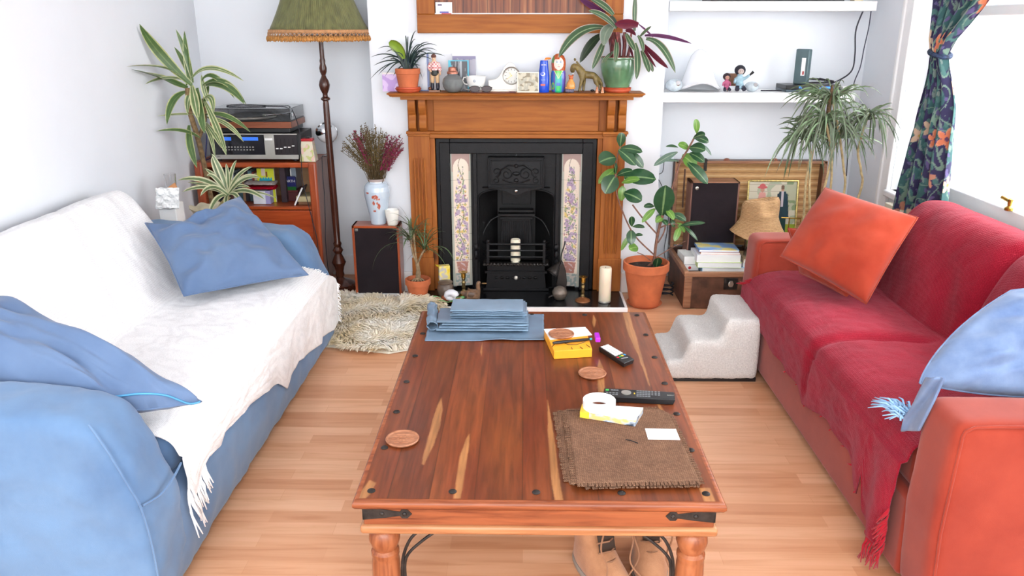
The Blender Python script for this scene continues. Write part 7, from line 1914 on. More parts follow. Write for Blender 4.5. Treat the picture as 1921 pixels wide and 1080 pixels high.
# books and papers in the trunk
def quad_pts(pts, z): return [atZ(a, b, z) for a, b in pts]
def slab(mb, q, z0, z1): 
    vs = [(p[0], p[1], z0) for p in q] + [(p[0], p[1], z1) for p in q]; return mb.add(vs, [(0, 3, 2, 1), (4, 5, 6, 7), (0, 1, 5, 4), (1, 2, 6, 5), (2, 3, 7, 6), (3, 0, 4, 7)])
def flatbook(lbl, x0, y0, w_, d_, z0, z1, rz, cover, page=True, name='paperback_book', cat='book', top=None, group=None):
    b = thing(name, lbl, cat, (x0, y0, z0), rz, group)
    MB().box((0, 0, 0), (w_, d_, .0015)).build('cover', cover, b); MB().box((0, 0, z1 - z0 - .0015), (w_, d_, z1 - z0)).build('cover', top or cover, b)
    MB().box((-.001, 0, 0), (.0015, d_, z1 - z0)).build('spine', cover, b)
    MB().box((.0015, .001, .0015), (w_ - .002, d_ - .001, z1 - z0 - .0015)).build('pages', M['paper'], b)
    return b
zq = TZ2
B0 = [('pale blue paperback, lowest of the book pile in the trunk', .034, (150, 190, 220), 1.06, 4.50, .25, R(2)), ('thick white paperback with green line, second lowest in the trunk pile', .032, (196, 214, 130), 1.03, 4.50, .26, R(-1)), ('thick plain white paperback in the middle of the trunk pile', .044, (240, 240, 244), 1.025, 4.505, .26, R(1)),
      ('thin orange and cream magazine second from the top of the trunk pile', .012, (214, 140, 92), 1.05, 4.53, .23, R(-3)), ('blue and yellow picture magazine on top of the trunk pile', .014, (118, 160, 214), 1.04, 4.53, .235, R(-2))]
for lb, th_k, c_, x, y, w_, rz in B0:
    tp = None
    if 'yellow picture' in lb:
        t = NT('blue_yellow_print'); t.color(t.ramp(t.noise(t.coords(), 9, 1), [(.35, srgb(120, 160, 220)), (.5, srgb(170, 204, 236)), (.58, srgb(232, 214, 130))])); t.set(Roughness=.3); tp = t.m
    flatbook(lb, x, y, w_, .17, zq, zq + th_k - .0006, rz, plain('cover_%d' % int(th_k * 1000), srgb(*c_), .4), top=tp); zq += th_k
dvd = flatbook('white boxed book at the left of the trunk pile', .962, 4.56, .075, .16, TZ2 + .036, TZ2 + .085, R(4), plain('white_cover', srgb(228, 232, 228), .4), name='boxed_book')
dvd = flatbook('grey cased book with red dot under the white boxed book', .965, 4.55, .085, .17, TZ2, TZ2 + .0355, R(1), plain('grey_cover', srgb(196, 190, 196), .4), name='cased_book')
MB().ball((.030, -.001, .018), (.009, .002, .009), 16).build('red_dot', plain('red_dot', srgb(190, 40, 50), .4), dvd)
zq = TZ2
for lb, th_k, c_ in (('blue-edged book, lowest of the pile beside the orange sofa arm', .03, (110, 140, 190)), ('white book second in the pile beside the orange sofa arm', .026, (240, 240, 240)), ('cream papers on top of the pile beside the orange sofa arm', .02, (222, 206, 180)), ('beige thin booklet topmost beside the orange sofa arm', .006, (200, 176, 140))):
    flatbook(lb, 1.305, 4.52, .20, .19, zq, zq + th_k - .0006, R(-4) if th_k < .021 else R(1), plain('cover_b%d' % int(th_k * 1000), srgb(*c_), .5)); zq += th_k
# white meter cupboard by the trunk
mc = thing('meter_cupboard', 'pale grey flat meter cupboard on the wall left of the trunk', 'cupboard', (.88, 5.0, .14))
PB('body', plain('pale_grey_paint', srgb(214, 220, 226), .5, var=.01), mc, (.835, 4.955, .135), (.935, 5.028, .80), .004); PB('door', plain('pale_grey_door', srgb(220, 226, 232), .5, var=.01), mc, (.842, 4.948, .30), (.930, 4.955, .79), .003)
c = thing('thin_cable', 'thin dark cable hanging in front of the pale meter cupboard', 'cable', (.87, 4.9, .6))
MB(c.location).tube(curve_pts([atY(*p, 4.93) for p in ((1246, 300), (1243, 322), (1232, 330), (1240, 345), (1254, 380), (1252, 430), (1246, 470), (1253, 505), (1262, 530))], 6), .0022, 6).build('cable', M['wire'], c)
c = thing('cable_coil', 'dark coiled cable and plug on the floor behind the big terracotta pot', 'cable', (.93, 4.66, .002))
MB(c.location).tube([(.87 + .045 * math.cos(k * .5), 4.60 + .03 * math.sin(k * .5), .008 + .002 * k) for k in range(40)], .005, 6).build('coil', M['wire'], c)

# ================================================================= rubber plant
rx_, ry_ = .717, 4.445
rp = thing('potted_rubber_plant', 'broad-leaved rubber plant in a large terracotta pot right of the hearth', 'potted plant', (rx_, ry_, 0)); o_ = rp.location
saucer(rp, (rx_, ry_, .0), .105, .018, M['terracotta']); pot(rp, (rx_, ry_, .007), .088, .134, .262, M['terracotta'], .012, .05)
def G(x, y, Y=4.42): return atY(1100 + x / 2.77, 210 + y / 2.77, Y)
rst = plain('rubber_stem', srgb(128, 88, 72), .7, var=.25, scale=60)
m = MB(o_); b0 = (rx_ + .01, ry_, .235)
m.tube(curve_pts([b0, G(350, 770), G(360, 700), G(372, 630), G(392, 550), G(418, 480), G(440, 410)]), .0085, 8); m.build('main_stem', rst, rp)
for pts, r_ in (([G(440, 410), G(462, 345), G(488, 260), G(530, 190), G(568, 120)], .0055), ([G(350, 740), G(262, 655), G(215, 580), G(168, 460), G(152, 380), G(158, 250), G(175, 180)], .0045), ([G(365, 632), G(300, 560), G(240, 482)], .0045), ([G(372, 680), G(405, 620), G(412, 560)], .004), ([G(385, 600), G(430, 583), G(480, 585)], .0045), ([G(340, 778), G(300, 745), G(265, 730)], .0028), ([G(355, 760), G(420, 720), G(515, 670)], .003)):
    MB(o_).tube(curve_pts(pts, 6), r_, 7).build('branch', rst, rp)
rl = leafmat('rubber_leaf', srgb(48, 84, 54), srgb(46, 82, 52), srgb(120, 150, 100), .22, .45, back=srgb(104, 136, 70))
rb = leafmat('young_rubber_leaf', srgb(110, 150, 70), srgb(104, 148, 60), srgb(150, 180, 100), .3, .45)
rg2 = leafmat('grey_rubber_leaf', srgb(100, 124, 108), srgb(96, 120, 104), srgb(150, 165, 140), .3, .45)
for (a, b, w_, dy, k) in (((176, 180), (184, 106), 46, -.02, 0), ((178, 188), (292, 208), 50, -.05, 0), ((168, 196), (256, 278), 62, -.09, 0), ((222, 212), (296, 290), 52, -.02, 0), ((152, 236), (66, 262), 92, -.06, 0), ((152, 320), (146, 268), 36, -.1, 0), ((154, 296), (62, 372), 50, .0, 1),
    ((152, 330), (96, 424), 92, -.05, 0), ((160, 330), (244, 306), 44, -.0, 0), ((196, 338), (362, 350), 96, -.03, 0), ((184, 368), (278, 350), 40, -.08, 1), ((188, 384), (182, 462), 44, -.01, 1), ((196, 420), (288, 462), 84, -.05, 0), ((392, 536), (412, 380), 108, -.08, 0), ((352, 490), (298, 493), 30, -.02, 0), ((358, 502), (288, 574), 34, -.04, 1),
    ((398, 520), (472, 552), 40, -.06, 0), ((448, 530), (518, 566), 42, -.04, 0), ((484, 592), (618, 576), 26, -.08, 0), ((504, 592), (578, 668), 22, -.05, 0), ((486, 600), (458, 672), 34, -.06, 1), ((470, 576), (512, 626), 30, -.02, 1), ((236, 594), (234, 542), 34, -.03, 0), ((240, 596), (304, 600), 24, -.06, 0), ((232, 612), (232, 690), 52, -.06, 0), ((226, 640), (180, 720), 26, -.01, 1),
    ((268, 704), (222, 714), 56, -.06, 1), ((246, 644), (294, 640), 18, -.02, 0), ((362, 808), (374, 756), 48, -.10, 0), ((356, 826), (398, 824), 22, -.10, 0), ((574, 112), (568, 36), 34, -.0, 1), ((560, 134), (636, 158), 48, -.02, 0), ((556, 136), (618, 120), 46, -.08, 0), ((536, 186), (618, 200), 66, -.08, 0), ((536, 214), (614, 262), 52, -.05, 0), ((474, 208), (350, 280), 36, -.06, 2),
    ((482, 256), (378, 256), 18, -.0, 2), ((534, 192), (476, 170), 44, -.02, 1), ((498, 226), (570, 290), 80, -.0, 1), ((528, 264), (630, 374), 62, -.08, 0), ((476, 184), (412, 180), 16, -.02, 0), ((596, 168), (650, 226), 18, -.0, 2), ((400, 545), (360, 575), 34, -.05, 1), ((395, 560), (420, 590), 30, -.08, 0), ((360, 560), (390, 540), 28, .0, 2), ((440, 560), (455, 600), 26, -.03, 0), ((415, 505), (455, 560), 36, -.08, 1)):
    base, tip = G(*a, ry_ + dy * .4), G(*b, ry_ + dy)
    mid = (base + tip) / 2 + Vector((0, -.010, .014)); m = MB(o_)
    m.tube([base, base.lerp(mid, .12)], .0022, 5)
    m.blade(base, mid, tip, w_ / 2.77 * .00305, n=10, bw=.18, tip=.5, fold=.12, peak=.48); m.uv.update({i: ((.5, 0),) * 4 for i in range(4)})
    for i in (5, 6):
        if i < len(m.f): pass
    # the petiole's end caps have five corners
    for i, f in enumerate(m.f):
        if i in m.uv and len(m.uv[i]) != len(f): m.uv[i] = ((.5, 0),) * len(f)
        if i not in m.uv: m.uv[i] = ((.5, 0),) * len(f)
    m.build('leaf', (rl, rb, rg2)[k], rp, angle=180)

# ================================================================= thin leaved tree on the right
qx, qy = 1.60, 4.15
dt = thing('tall_dragon_tree', 'tall spiky dragon tree with drooping thin leaves between sofa and trunk', 'potted plant', (qx, qy, 0)); o_ = dt.location
pot(dt, (qx, qy, 0), .10, .14, .26, M['terracotta'], .012, .05)
def Q(px, py, y=4.15): return atY(px, py, y)
heads = [(1505, 252, 4.12, 46, 85, 70), (1560, 185, 4.14, 80, 105, 100), (1548, 225, 4.10, 70, 95, 70), (1632, 215, 4.10, 48, 80, 80), (1575, 250, 4.16, 60, 60, 70), (1530, 232, 4.2, 50, 60, 80)]
m = MB(o_)
for pts in ([(qx - .04, qy, .24), Q(1506, 440), Q(1508, 400), Q(1512, 340), Q(1520, 290), Q(1510, 255, 4.12)], [(qx - .02, qy, .24), Q(1520, 420), Q(1519, 330), Q(1530, 250, 4.2), Q(1532, 235, 4.2)], [(qx + .0, qy, .24), Q(1540, 390), Q(1552, 330), Q(1566, 270, 4.16), Q(1572, 250, 4.16)],
            [(qx + .03, qy, .24), Q(1582, 370), Q(1582, 310), Q(1572, 240), Q(1562, 190, 4.14)], [(qx + .05, qy, .24), Q(1612, 365), Q(1615, 320), Q(1610, 280), Q(1630, 212, 4.10)], [(qx + .03, qy + .02, .24), Q(1560, 330), Q(1550, 230, 4.10)]):
    m.tube(curve_pts(pts, 6), [.0075] * 100 if False else .0062, 7)
m.build('stems', plain('pale_stem', srgb(178, 158, 116), .8, var=.2, scale=50, bump=.4), dt)
MB(o_).tube([Q(1552, 225, 4.14), Q(1556, 190, 4.14), Q(1562, 160, 4.14)], [.011, .010, .006], 8).build('leafy_stem', plain('scaly_brown_stem', srgb(96, 72, 44), .9, var=.35, scale=90, bump=.8), dt)
t1 = leafmat('dragon_leaf', srgb(92, 62, 66), srgb(70, 94, 60), srgb(100, 122, 80), .35, .38); t2 = leafmat('light_dragon_leaf', srgb(140, 150, 120), srgb(108, 136, 98), srgb(150, 172, 134), .35, .4)
m, m2 = MB(o_), MB(o_); rnd = random.Random(19)
for (px, py, y, rr, dn, n_) in heads:
    c = Q(px, py, y); s = mpp(c)
    for k in range(int(n_ * .8)):
        a_ = rnd.uniform(0, 2 * PI); e_ = rnd.uniform(-.25, 1.35); r_ = rr * s * rnd.uniform(.55, 1.45) * math.cos(max(0, e_ - .4))
        hx_ = c.x + r_ * math.cos(a_); hy_ = c.y + r_ * math.sin(a_) * .55; up_ = rr * s * rnd.uniform(.2, .75) * max(.1, math.sin(e_ + .3)); end = c.z - dn * s * rnd.uniform(-.15, 1.1) * (1 if e_ < 1.0 else -.25)
        st0 = c + Vector((0, 0, rnd.uniform(-.03, .02)))
        (m2 if rnd.random() < .2 else m).blade(st0, (lerp(c.x, hx_, .62), lerp(c.y, hy_, .62), c.z + up_), (min(hx_, 2.04), hy_, end), rnd.uniform(.007, .0105), n=7, bw=.7, tip=.6, fold=.35)
m.build('foliage', t1, dt, angle=180); m2.build('light_foliage', t2, dt, angle=180)
# ================================================================= things on the coffee table
T0 = TZ + .0006
mail = plain('grey_blue_polythene', srgb(112, 136, 158), .3, var=.10, scale=9)
bs = thing('mailing_bag', 'large flat blue-grey plastic mailing bag lying under the folded ones on the table', 'mailing bag', (-.14, 2.9, T0)); o_ = bs.location
qd = [atZ(a, b, T0) for a, b in ((797, 640), (1021, 640), (1020, 590), (812, 578))]; qd[2].y = min(qd[2].y, 3.06); qd[3].y = 3.05
def bagf(u, v):
    p = (qd[0] * (1 - u) + qd[1] * u) * (1 - v) + (qd[3] * (1 - u) + qd[2] * u) * v
    return (p.x + .003 * nz(u * 4, v * 9, 2), p.y + .004 * nz(u * 7, 3), T0 + .002 + .005 * max(0, nz(u * 4, v * 3, 7)) + .004 * math.exp(-(v / .06) ** 2) * smooth((u - .45) / .1))
m = MB(o_).grid(bagf, 60, 40); m.uv = {}; m.build('bag_film', mail, bs, angle=180, solid=.0016)
z = T0 + .012
names = ['lowest', 'second from the bottom', 'third from the bottom', 'fourth from the bottom', 'middle one', 'fourth from the top', 'third from the top', 'second from the top', 'topmost']
for k in range(9):
    low = k < 4
    x0, x1 = (-.335 + .010 * (k % 3), .018 - .006 * (k % 2)) if low else (-.285 + .005 * (k % 2), .012 - .007 * (k % 3))
    y0, y1 = (2.815 + .008 * k, 3.0) if low else (2.865 + .006 * (k % 3), 3.02)
    b = thing('folded_mailing_bag', 'folded blue-grey plastic mailing bag, %s of the pile' % names[k], 'mailing bag', ((x0 + x1) / 2, (y0 + y1) / 2, z), group='folded mailing bags in a pile')
    th_k = .0075 if low else .0058
    def ff(u, v, z=z, x0=x0, x1=x1, y0=y0, y1=y1, th_k=th_k, k=k):
        a_ = u * 2 * PI; x = lerp(x0, x1, v); yc = (y0 + y1) / 2; hy = (y1 - y0) / 2
        w_ = .0016 * nz(v * 5 + k * 3, math.cos(a_) * 2, k)
        return (x + .006 * nz(math.cos(a_) * 2, k, 4) * (1 if abs(v - .5) > .45 else 0), yc + hy * (abs(math.cos(a_)) ** .5) * (1 if math.cos(a_) > 0 else -1) + .003 * nz(v * 6, k), z + th_k * .45 * (1 + (abs(math.sin(a_)) ** .7) * (1 if math.sin(a_) > 0 else -1)) + w_)
    m = MB(b.location).grid(ff, 28, 44); m.uv = {}
    m.add([ff(q / 28, 0) for q in range(28)], [tuple(range(28))]); m.add([ff(q / 28, 1) for q in range(28)], [tuple(range(28))]); m.build('folded_film', mail if k % 2 else plain('pale_grey_blue_polythene', srgb(124, 150, 172), .3, var=.1, scale=9), b, angle=60)
    z += th_k + .0005
fl = thing('crumpled_mailing_bag', 'loosely rolled blue-grey mailing bag at the left of the folded pile', 'mailing bag', (-.34, 2.92, T0 + .01)); 
def rollf(u, v):
    a_ = u * 2 * PI; r_ = .016 * (1 + .35 * nz(math.cos(a_) * 2, v * 5, 5)); x = lerp(-.352, -.372, v)
    return (x + r_ * 1.3 * math.cos(a_), lerp(2.83, 3.03, v) , T0 + .027 + r_ * math.sin(a_) + .012 * v)
m = MB(fl.location).grid(rollf, 26, 30); m.uv = {}; m.build('rolled_film', mail, fl, angle=180, solid=.0012)
# yellow box
zt = T0 + .032
q = [atZ(*p, zt) for p in ((1039.5, 658), (1110.8, 654), (1098, 615), (1021, 619))]
yl = thing('cardboard_box', 'yellow cardboard box with black line print on the coffee table', 'box', ((q[0].x + q[2].x) / 2, (q[0].y + q[2].y) / 2, T0)); o_ = yl.location
yc_ = plain('yellow_card', srgb(250, 168, 40), .45, var=.04)
slab(MB(o_), q, T0, zt).build('body', yc_, yl, bevel=.0015)
def up(p, d): return Vector((p.x, p.y, zt + d))
wq = [atZ(*p, zt + .0012) for p in ((1032, 637), (1111, 628), (1098, 613), (1020, 617))]
def drawn(pts, r_=.0011): return [Vector((p.x, p.y, zt + .0006)) for p in pts]
slab(MB(o_), wq, zt + .0004, zt + .0014).build('white_leaflet', M['paper'], yl)
for pl in ([(1036, 650), (1042, 643), (1052, 640), (1066, 646), (1082, 646), (1098, 641)], [(1072, 651), (1074, 655)], [(1088, 650), (1093, 654)], [(1100, 646), (1107, 651)], [(1042, 615), (1050, 618)]): MB(o_).tube([atZ(*p, zt + .0012) for p in pl], .0011, 5).build('black_line_print', M['black'], yl)
cmt = wood('carved_coaster', srgb(104, 60, 38), srgb(156, 100, 70), srgb(180, 126, 94), 'X', 3, .5)
def coaster(lbl, c, z):
    k = thing('coaster', lbl, 'coaster', (c.x, c.y, z), group='carved coasters')
    MB(k.location).lathe([(.040, 0), (.046, .002), (.048, .006), (.046, .009), (.042, .0085), (.040, .0065), (0, .0065)], (c.x, c.y, z), 40).build('disc', cmt, k)
    m = MB(k.location)
    for i in range(12): a_ = PI * i / 6; m.ball((c.x + .026 * math.cos(a_), c.y + .026 * math.sin(a_), z + .0066), (.008, .004, .0012), 10, M=None)
    for i in range(6): a_ = PI * i / 3; m.ball((c.x + .012 * math.cos(a_), c.y + .012 * math.sin(a_), z + .0066), (.005, .005, .0014), 10)
    m.build('carved_rosette', cmt, k)
coaster('round carved wooden coaster lying on the yellow box', atZ(1053, 627, zt + .004), zt + .0016)
coaster('round carved wooden coaster alone between the two remote controls', atZ(1111, 700, T0 + .004), T0)
coaster('round carved wooden coaster alone at the left edge of the coffee table', atZ(755, 823, T0 + .004), T0)
# razor
rz_ = thing('razor', 'black-handled razor with purple cap lying across the yellow box', 'razor', atZ(1070, 640, zt + .01)); o_ = rz_.location; zr = zt + .008
a, b = atZ(1037, 643, zr), atZ(1106, 636, zr)
MB(o_).tube([a, a.lerp(b, .1), a.lerp(b, .5), a.lerp(b, .85), b], [.004, .0062, .005, .0055, .004], 10).build('handle', M['black'], rz_)
m = MB(o_); c = atZ(1110, 635.5, zr); m.tube([b, c], .0045, 8); m.build('teal_collar', plain('teal_plastic', srgb(60, 170, 180), .3), rz_)
c2 = atZ(1120, 634, zr); m = MB(o_); m.box((c2.x - .008, c2.y - .028, zr - .006), (c2.x + .010, c2.y + .028, zr + .012)); m.build('purple_cap', plain('purple_plastic', srgb(176, 40, 206), .25), rz_, bevel=.003)
# remotes
def remote(lbl, c4, hgt, rows, cols, colours, blue=False, brand=None):
    q = [atZ(*p, T0 + hgt) for p in c4]; ctr = sum(q, Vector()) / 4
    r = thing('remote_control', lbl, 'remote control', (ctr.x, ctr.y, T0), group='remote controls on the coffee table'); o_ = r.location
    q2 = [ctr + (p - ctr) * .95 for p in q]
    m = MB(o_); vs = [(p.x, p.y, T0) for p in q2] + [(p.x, p.y, T0 + hgt * .85) for p in q] + [(p.x, p.y, T0 + hgt) for p in [ctr + (p - ctr) * .97 for p in q]]
    m.add(vs, [(3, 2, 1, 0), (8, 9, 10, 11)] + [(i, (i + 1) % 4, (i + 1) % 4 + 4, i + 4) for i in range(4)] + [(i + 4, (i + 1) % 4 + 4, (i + 1) % 4 + 8, i + 8) for i in range(4)]); m.build('case', M['black'], r, bevel=.0015)
    def P(u, v): return (q[0] * (1 - u) + q[1] * u) * (1 - v) + (q[3] * (1 - u) + q[2] * u) * v
    ex = (q[1] - q[0]).normalized()
    for (u0, u1, v0, v1, nu, nv, mat, nm, sz) in rows:
        for i in range(nu):
            for j in range(nv):
                p = P(lerp(u0, u1, (i + .5) / nu), lerp(v0, v1, (j + .5) / nv)); mt_ = mat(i, j) if callable(mat) else mat
                Mr_ = Matrix.Translation((p.x, p.y, T0 + hgt)) @ Matrix.Rotation(math.atan2(ex.y, ex.x), 4, 'Z')
                MB(o_).box((-sz[0], -sz[1], -.0003), (sz[0], sz[1], .0012), M=Mr_).build(nm, mt_, r)
    return r, P, ex
wbt = plain('white_button', srgb(226, 226, 220), .4); gbt = plain('grey_button', srgb(120, 124, 128), .4); cb4 = [plain('red_button', srgb(200, 40, 50), .4), plain('green_button', srgb(60, 180, 80), .4), plain('yellow_button', srgb(230, 200, 60), .4), plain('blue_button', srgb(50, 140, 200), .4)]
remote('small black remote control with white buttons beside the yellow box', ((1123, 650), (1171, 681), (1190, 673), (1140, 644)), .018, [(.04, .62, .1, .92, 7, 3, wbt, 'button', (.0058, .0058)), (.66, .74, .05, .95, 1, 4, lambda i, j: cb4[j], 'colour_button', (.004, .004)), (.80, .84, .2, .8, 1, 1, gbt, 'silver_line', (.003, .013))], 0, 0)
r2, P2, ex2 = remote('long black remote control with ring pad above the brown placemats', ((1131, 743), (1267, 749), (1266, 735), (1133, 727)), .020, [(.03, .07, .55, .95, 1, 1, cb4[1], 'green_power_button', (.005, .005)), (.03, .21, .15, .55, 4, 2, gbt, 'button', (.0035, .003)), (.10, .21, .6, .95, 3, 1, gbt, 'button', (.0035, .003)), (.46, .66, .1, .95, 5, 4, gbt, 'button', (.0035, .0028)), (.66, .80, .35, .95, 3, 3, gbt, 'button', (.0028, .0024)), (.42, .45, .3, .7, 1, 1, cb4[2], 'amber_button', (.002, .004))], 0, 0)
p = P2(.32, .55); MB(r2.location).lathe([(.010, 0), (.0155, 0), (.0155, .002), (.010, .002)], (p.x, p.y, T0 + .020), 30).build('ring_pad', M['silver'], r2)
text('brand_mark', 'SONY', .0085, M['silver'], r2, Matrix.Translation(P2(.94, .5) - r2.location + Vector((0, 0, .0005))) @ Matrix.Rotation(math.atan2(ex2.y, ex2.x), 4, 'Z'))
# placemats
def mat_(lbl, c4, z, seed, R0):
    q = [atZ(*p, z + .003) for p in c4]; ctr = sum(q, Vector()) / 4; k = thing('placemat', lbl, 'placemat', (ctr.x, ctr.y, z), group='brown placemats in a pile'); o_ = k.location
    def f(u, v):
        U, V = u, v
        p = (q[0] * (1 - U) + q[1] * U) * (1 - V) + (q[3] * (1 - U) + q[2] * U) * V
        # rounded far-right corner
        d = max(0, U + V - 1.93); p = p + (ctr - p) * d * 1.6
        return Vector((p.x, p.y, z + .0028 + .0006 * nz(u * 6, v * 6, seed)))
    m = MB(o_).grid(f, 40, 40); m.uv = {}; m.build('woven_mat', M['jute'], k, angle=180, solid=.0036)
    m = MB(o_); rnd = random.Random(seed)
    for e in range(4):
        n_ = 34
        for i in range(n_):
            t_ = (i + .5) / n_; u, v = ((t_, 0), (1, t_), (t_, 1), (0, t_))[e]
            if u + v > 1.9: continue
            p = f(u, v); d = ((0, -1), (1, .0), (0, 1), (-1, 0))[e]; l = .013 * rnd.uniform(.8, 1.15); w_ = .0040
            dv_ = Vector((d[0], d[1], 0)); sv_ = Vector((-d[1], d[0], 0)); tp = p + dv_ * l + sv_ * rnd.uniform(-.002, .002) + Vector((0, 0, -.0006))
            m.add([p - sv_ * w_, p + sv_ * w_, tp + sv_ * w_ * .8, tp - sv_ * w_ * .8], [(0, 1, 2, 3)])
    m.build('fringe', M['jute'], k, angle=0, solid=.0022)['kind'] = 'stuff'
    return z + .0052
t = NT('brown_basketweave'); ck = t.node('ShaderNodeTexBrick'); t.link(t.coords((1, 1, 1), (0, 0, R(45))), ck.inputs['Vector'])
for a_, b_ in (('Scale', 1.0), ('Brick Width', .0075), ('Row Height', .0038), ('Mortar Size', .0007), ('Mortar Smooth', .6)): ck.inputs[a_].default_value = b_
ck.inputs['Color1'].default_value = (*srgb(140, 108, 86), 1); ck.inputs['Color2'].default_value = (*srgb(118, 88, 70), 1); ck.inputs['Mortar'].default_value = (*srgb(78, 56, 44), 1)
t.color(t.mix(1, ck.outputs['Color'], t.ramp(t.noise(t.coords(), 16, 3), [(.3, (.82, .82, .82)), (.7, (1.1, 1.08, 1.05))]), 'MULTIPLY')); t.set(Roughness=.95); t.b.inputs['Specular IOR Level'].default_value = .1; t.bump(ck.outputs['Fac'], -.8, .003); M['jute'] = t.m
z = T0
z = mat_('brown woven fringed placemat at the bottom of the pile, showing at its left side', ((1066, 903), (1300, 905), (1238, 770), (1045, 772)), z, 1, 0)
z = mat_('brown woven fringed placemat second in the pile, peeking out along the front', ((1096, 911), (1312, 907), (1244, 772), (1060, 774)), z, 2, 0)
z = mat_('brown woven fringed placemat on top of the pile, under the white card', ((1082, 907), (1312, 902), (1250, 766), (1063, 770)), z, 3, 0)
ZM = z
q = [atZ(*p, ZM + .002) for p in ((1216, 823), (1276, 824), (1268, 804), (1210, 803))]
wc = thing('blank_card', 'blank white card lying on the top brown placemat', 'card', (q[0].x, q[0].y, ZM)); slab(MB(wc.location), q, ZM, ZM + .0015).build('card_sheet', M['paper'], wc)
tg = thing('twig', 'short dark twig lying on the top brown placemat', 'twig', atZ(1186, 827, ZM)); tg.location.z = ZM; MB(tg.location).tube([atZ(1174, 824, ZM + .002), atZ(1184, 826, ZM + .003), atZ(1197, 831, ZM + .002)], .0014, 5).build('stick', M['iron_dark'], tg)
# packet and tape roll
q = [atZ(*p, ZM + .019) for p in ((1089, 772), (1192, 789), (1207, 765), (1093, 758))]
pk = thing('paper_packet', 'flat photo-printed packet with yellow end under the white tape roll', 'packet', (q[0].x, q[0].y, ZM)); o_ = pk.location
t = NT('packet_print'); t.color(t.ramp(t.noise(t.coords((1, 1, 2)), 24, 2), [(.36, srgb(60, 70, 84)), (.48, srgb(176, 190, 204)), (.6, srgb(230, 190, 120))])); t.set(Roughness=.3)
slab(MB(o_), q, ZM, ZM + .018).build('printed_body', t.m, pk, bevel=.001); slab(MB(o_), [p + Vector((0, .003, 0)) for p in q], ZM + .0182, ZM + .0192).build('white_top', M['paper'], pk)
def PQ(u, v): return (q[0] * (1 - u) + q[1] * u) * (1 - v) + (q[3] * (1 - u) + q[2] * u) * v
slab(MB(o_), [PQ(-.01, -.02), PQ(.16, -.02), PQ(.16, 1.02), PQ(-.01, 1.02)], ZM + .0005, ZM + .0196).build('yellow_end', plain('bright_yellow', srgb(240, 200, 60), .4), pk)
c = atZ(1124, 757, ZM + .03); tr = thing('tape_roll', 'white roll of tape lying on the printed packet', 'tape roll', (c.x, c.y, ZM + .0198))
MB(tr.location).lathe([(.034, 0), (.049, 0), (.049, .024), (.034, .024), (.034, 0)], (c.x, c.y, ZM + .0199), 48, close=False).build('tape', M['white_p'], tr, angle=40)
MB(tr.location).lathe([(.0315, 0), (.0338, 0), (.0338, .0235), (.0315, .0235), (.0315, 0)], (c.x, c.y, ZM + .0199), 48, close=False).build('core', M['paper'], tr, angle=40)
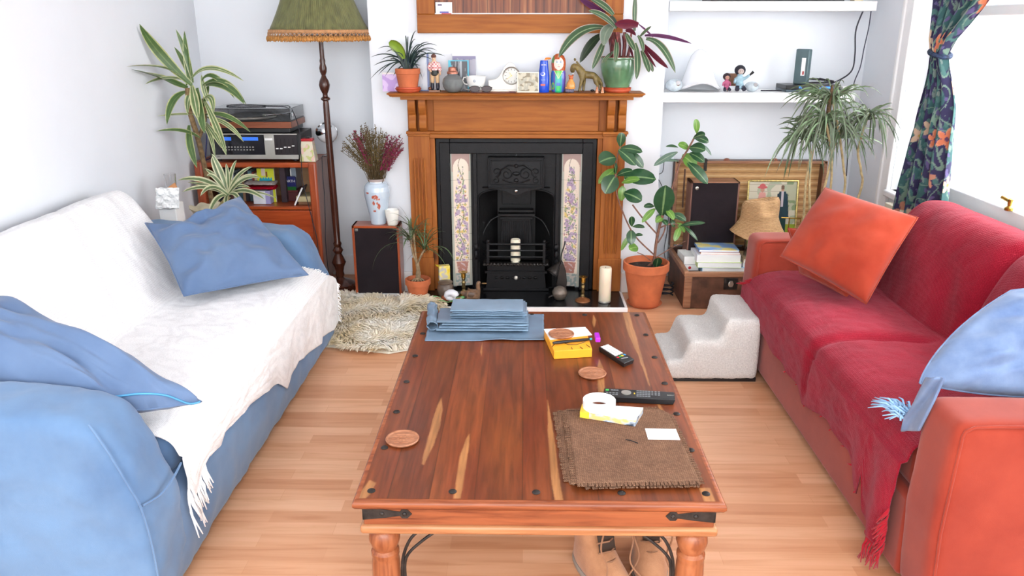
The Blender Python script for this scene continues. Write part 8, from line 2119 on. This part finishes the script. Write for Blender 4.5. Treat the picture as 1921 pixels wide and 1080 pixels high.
# ================================================================= boots under the table
M['suede'] = fabric('tan_suede', srgb(190, 140, 104), srgb(160, 112, 80), 300, 12, bump=.4)
def boot(lbl, x, y, rz, tongue):
    b = thing('boot', lbl, 'boot', (x, y, 0), rz, 'tan boots under the coffee table')
    N = 28; secs = []
    # foot: toe towards -y; cross sections by height
    hs = [(.018, .046, .125, .0), (.03, .050, .132, -.0), (.05, .050, .125, .004), (.07, .047, .108, .018), (.095, .044, .085, .040), (.12, .042, .062, .060), (.15, .043, .056, .066), (.20, .048, .058, .068), (.26, .052, .062, .070)]
    vs = []; fs = []
    for (z, rx, ryy, cy) in hs:
        for k in range(N):
            a_ = 2 * PI * k / N; s_ = math.sin(a_); w_ = 1 + .12 * max(0, -s_) ; vs.append((rx * math.cos(a_) * w_ * (1 + .03 * nz(z * 20, k * .5)), cy + ryy * s_ * (1 if s_ > 0 or z > .06 else 1.08), z))
    for i in range(len(hs) - 1):
        for k in range(N): fs.append((i * N + k, i * N + (k + 1) % N, (i + 1) * N + (k + 1) % N, (i + 1) * N + k))
    m = MB(); m.add(vs, fs); m.build('upper', M['suede'], b, angle=180, solid=.004)
    m = MB(); m.prism([(.052 * math.cos(2 * PI * k / 30) * (1.1 if math.sin(2 * PI * k / 30) < 0 else 1), .140 * math.sin(2 * PI * k / 30)) for k in range(30)], 0, .018, 'Z'); m.build('sole', plain('grey_rubber_sole', srgb(150, 138, 126), .7), b, bevel=.004)
    m = MB(); m.grid(lambda u, v: ((u - .5) * .05, -.03 + .05 * v + .004 * math.cos(u * PI), .115 + .15 * v), 8, 8); m.uv = {}; m.build('tongue', plain('dark_lining', srgb(60, 44, 34), .9), b, solid=.003)
    rnd = random.Random(int(x * 100)); lc = plain('brown_lace', srgb(146, 104, 76), .8)
    for i in range(5):
        yy, zz_ = -.056 + i * .010, .085 + .028 * i
        MB().tube([(-.03, yy + .02, zz_), (0, yy, zz_ + .012), (.03, yy + .02, zz_ + .004)], .0026, 6).build('lace', lc, b)
    for s in (-1, 1): MB().tube(curve_pts([(0, -.02, .22), (s * .03, -.06, .23), (s * .055, -.075, .17), (s * .04, -.09, .10), (s * (.09), -.12, .03), (s * .12, -.10, .008)], 6), .0026, 6).build('lace', lc, b)
boot('tan suede ankle boot with trailing laces under the coffee table, nearer its middle', .235, 1.98, R(28), 0)
boot('tan suede ankle boot standing by the right front leg under the coffee table', .385, 2.03, R(-4), 1)
# ================================================================= light
w = bpy.data.worlds.new('sky'); SC.world = w; w.use_nodes = True
bg = w.node_tree.nodes['Background']; bg.inputs['Color'].default_value = (0.93, 0.965, 1.0, 1); bg.inputs['Strength'].default_value = 2.3
def area(name, loc, rot, sx, sy, power, col=(1, 1, 1)):
    l = bpy.data.lights.new(name, 'AREA'); l.shape = 'RECTANGLE'; l.size = sx; l.size_y = sy; l.energy = power; l.color = col
    o = bpy.data.objects.new(name, l); COL.objects.link(o); o.location = loc; o.rotation_euler = rot; return o
# daylight entering by the tall window on the right; fill lamp added behind the camera
area('window_daylight', (2.75, 2.9, 1.95), (0, R(68), 0), 2.0, 3.0, 100, (.97, .985, 1.0))
area('rear_fill', (0.0, -1.1, 1.9), (R(80), 0, 0), 3.2, 1.8, 76, (.98, .99, 1.0))
s = bpy.data.lights.new('sun', 'SUN'); s.energy = 2.2; s.angle = R(14); s.color = (1, .99, .97)
so = bpy.data.objects.new('sun', s); COL.objects.link(so); so.location = (4, 1, 4)
so.rotation_euler = Vector((-1.0, .38, -.95)).to_track_quat('-Z', 'Y').to_euler()
SC.view_settings.view_transform = 'Standard'; SC.view_settings.look = 'None'
SC.view_settings.exposure = 0.53; SC.view_settings.gamma = 1.0
try: SC.view_settings.use_curve_mapping = False
except Exception: pass
SC.cycles.use_denoising = True
SC.cycles.max_bounces = 10
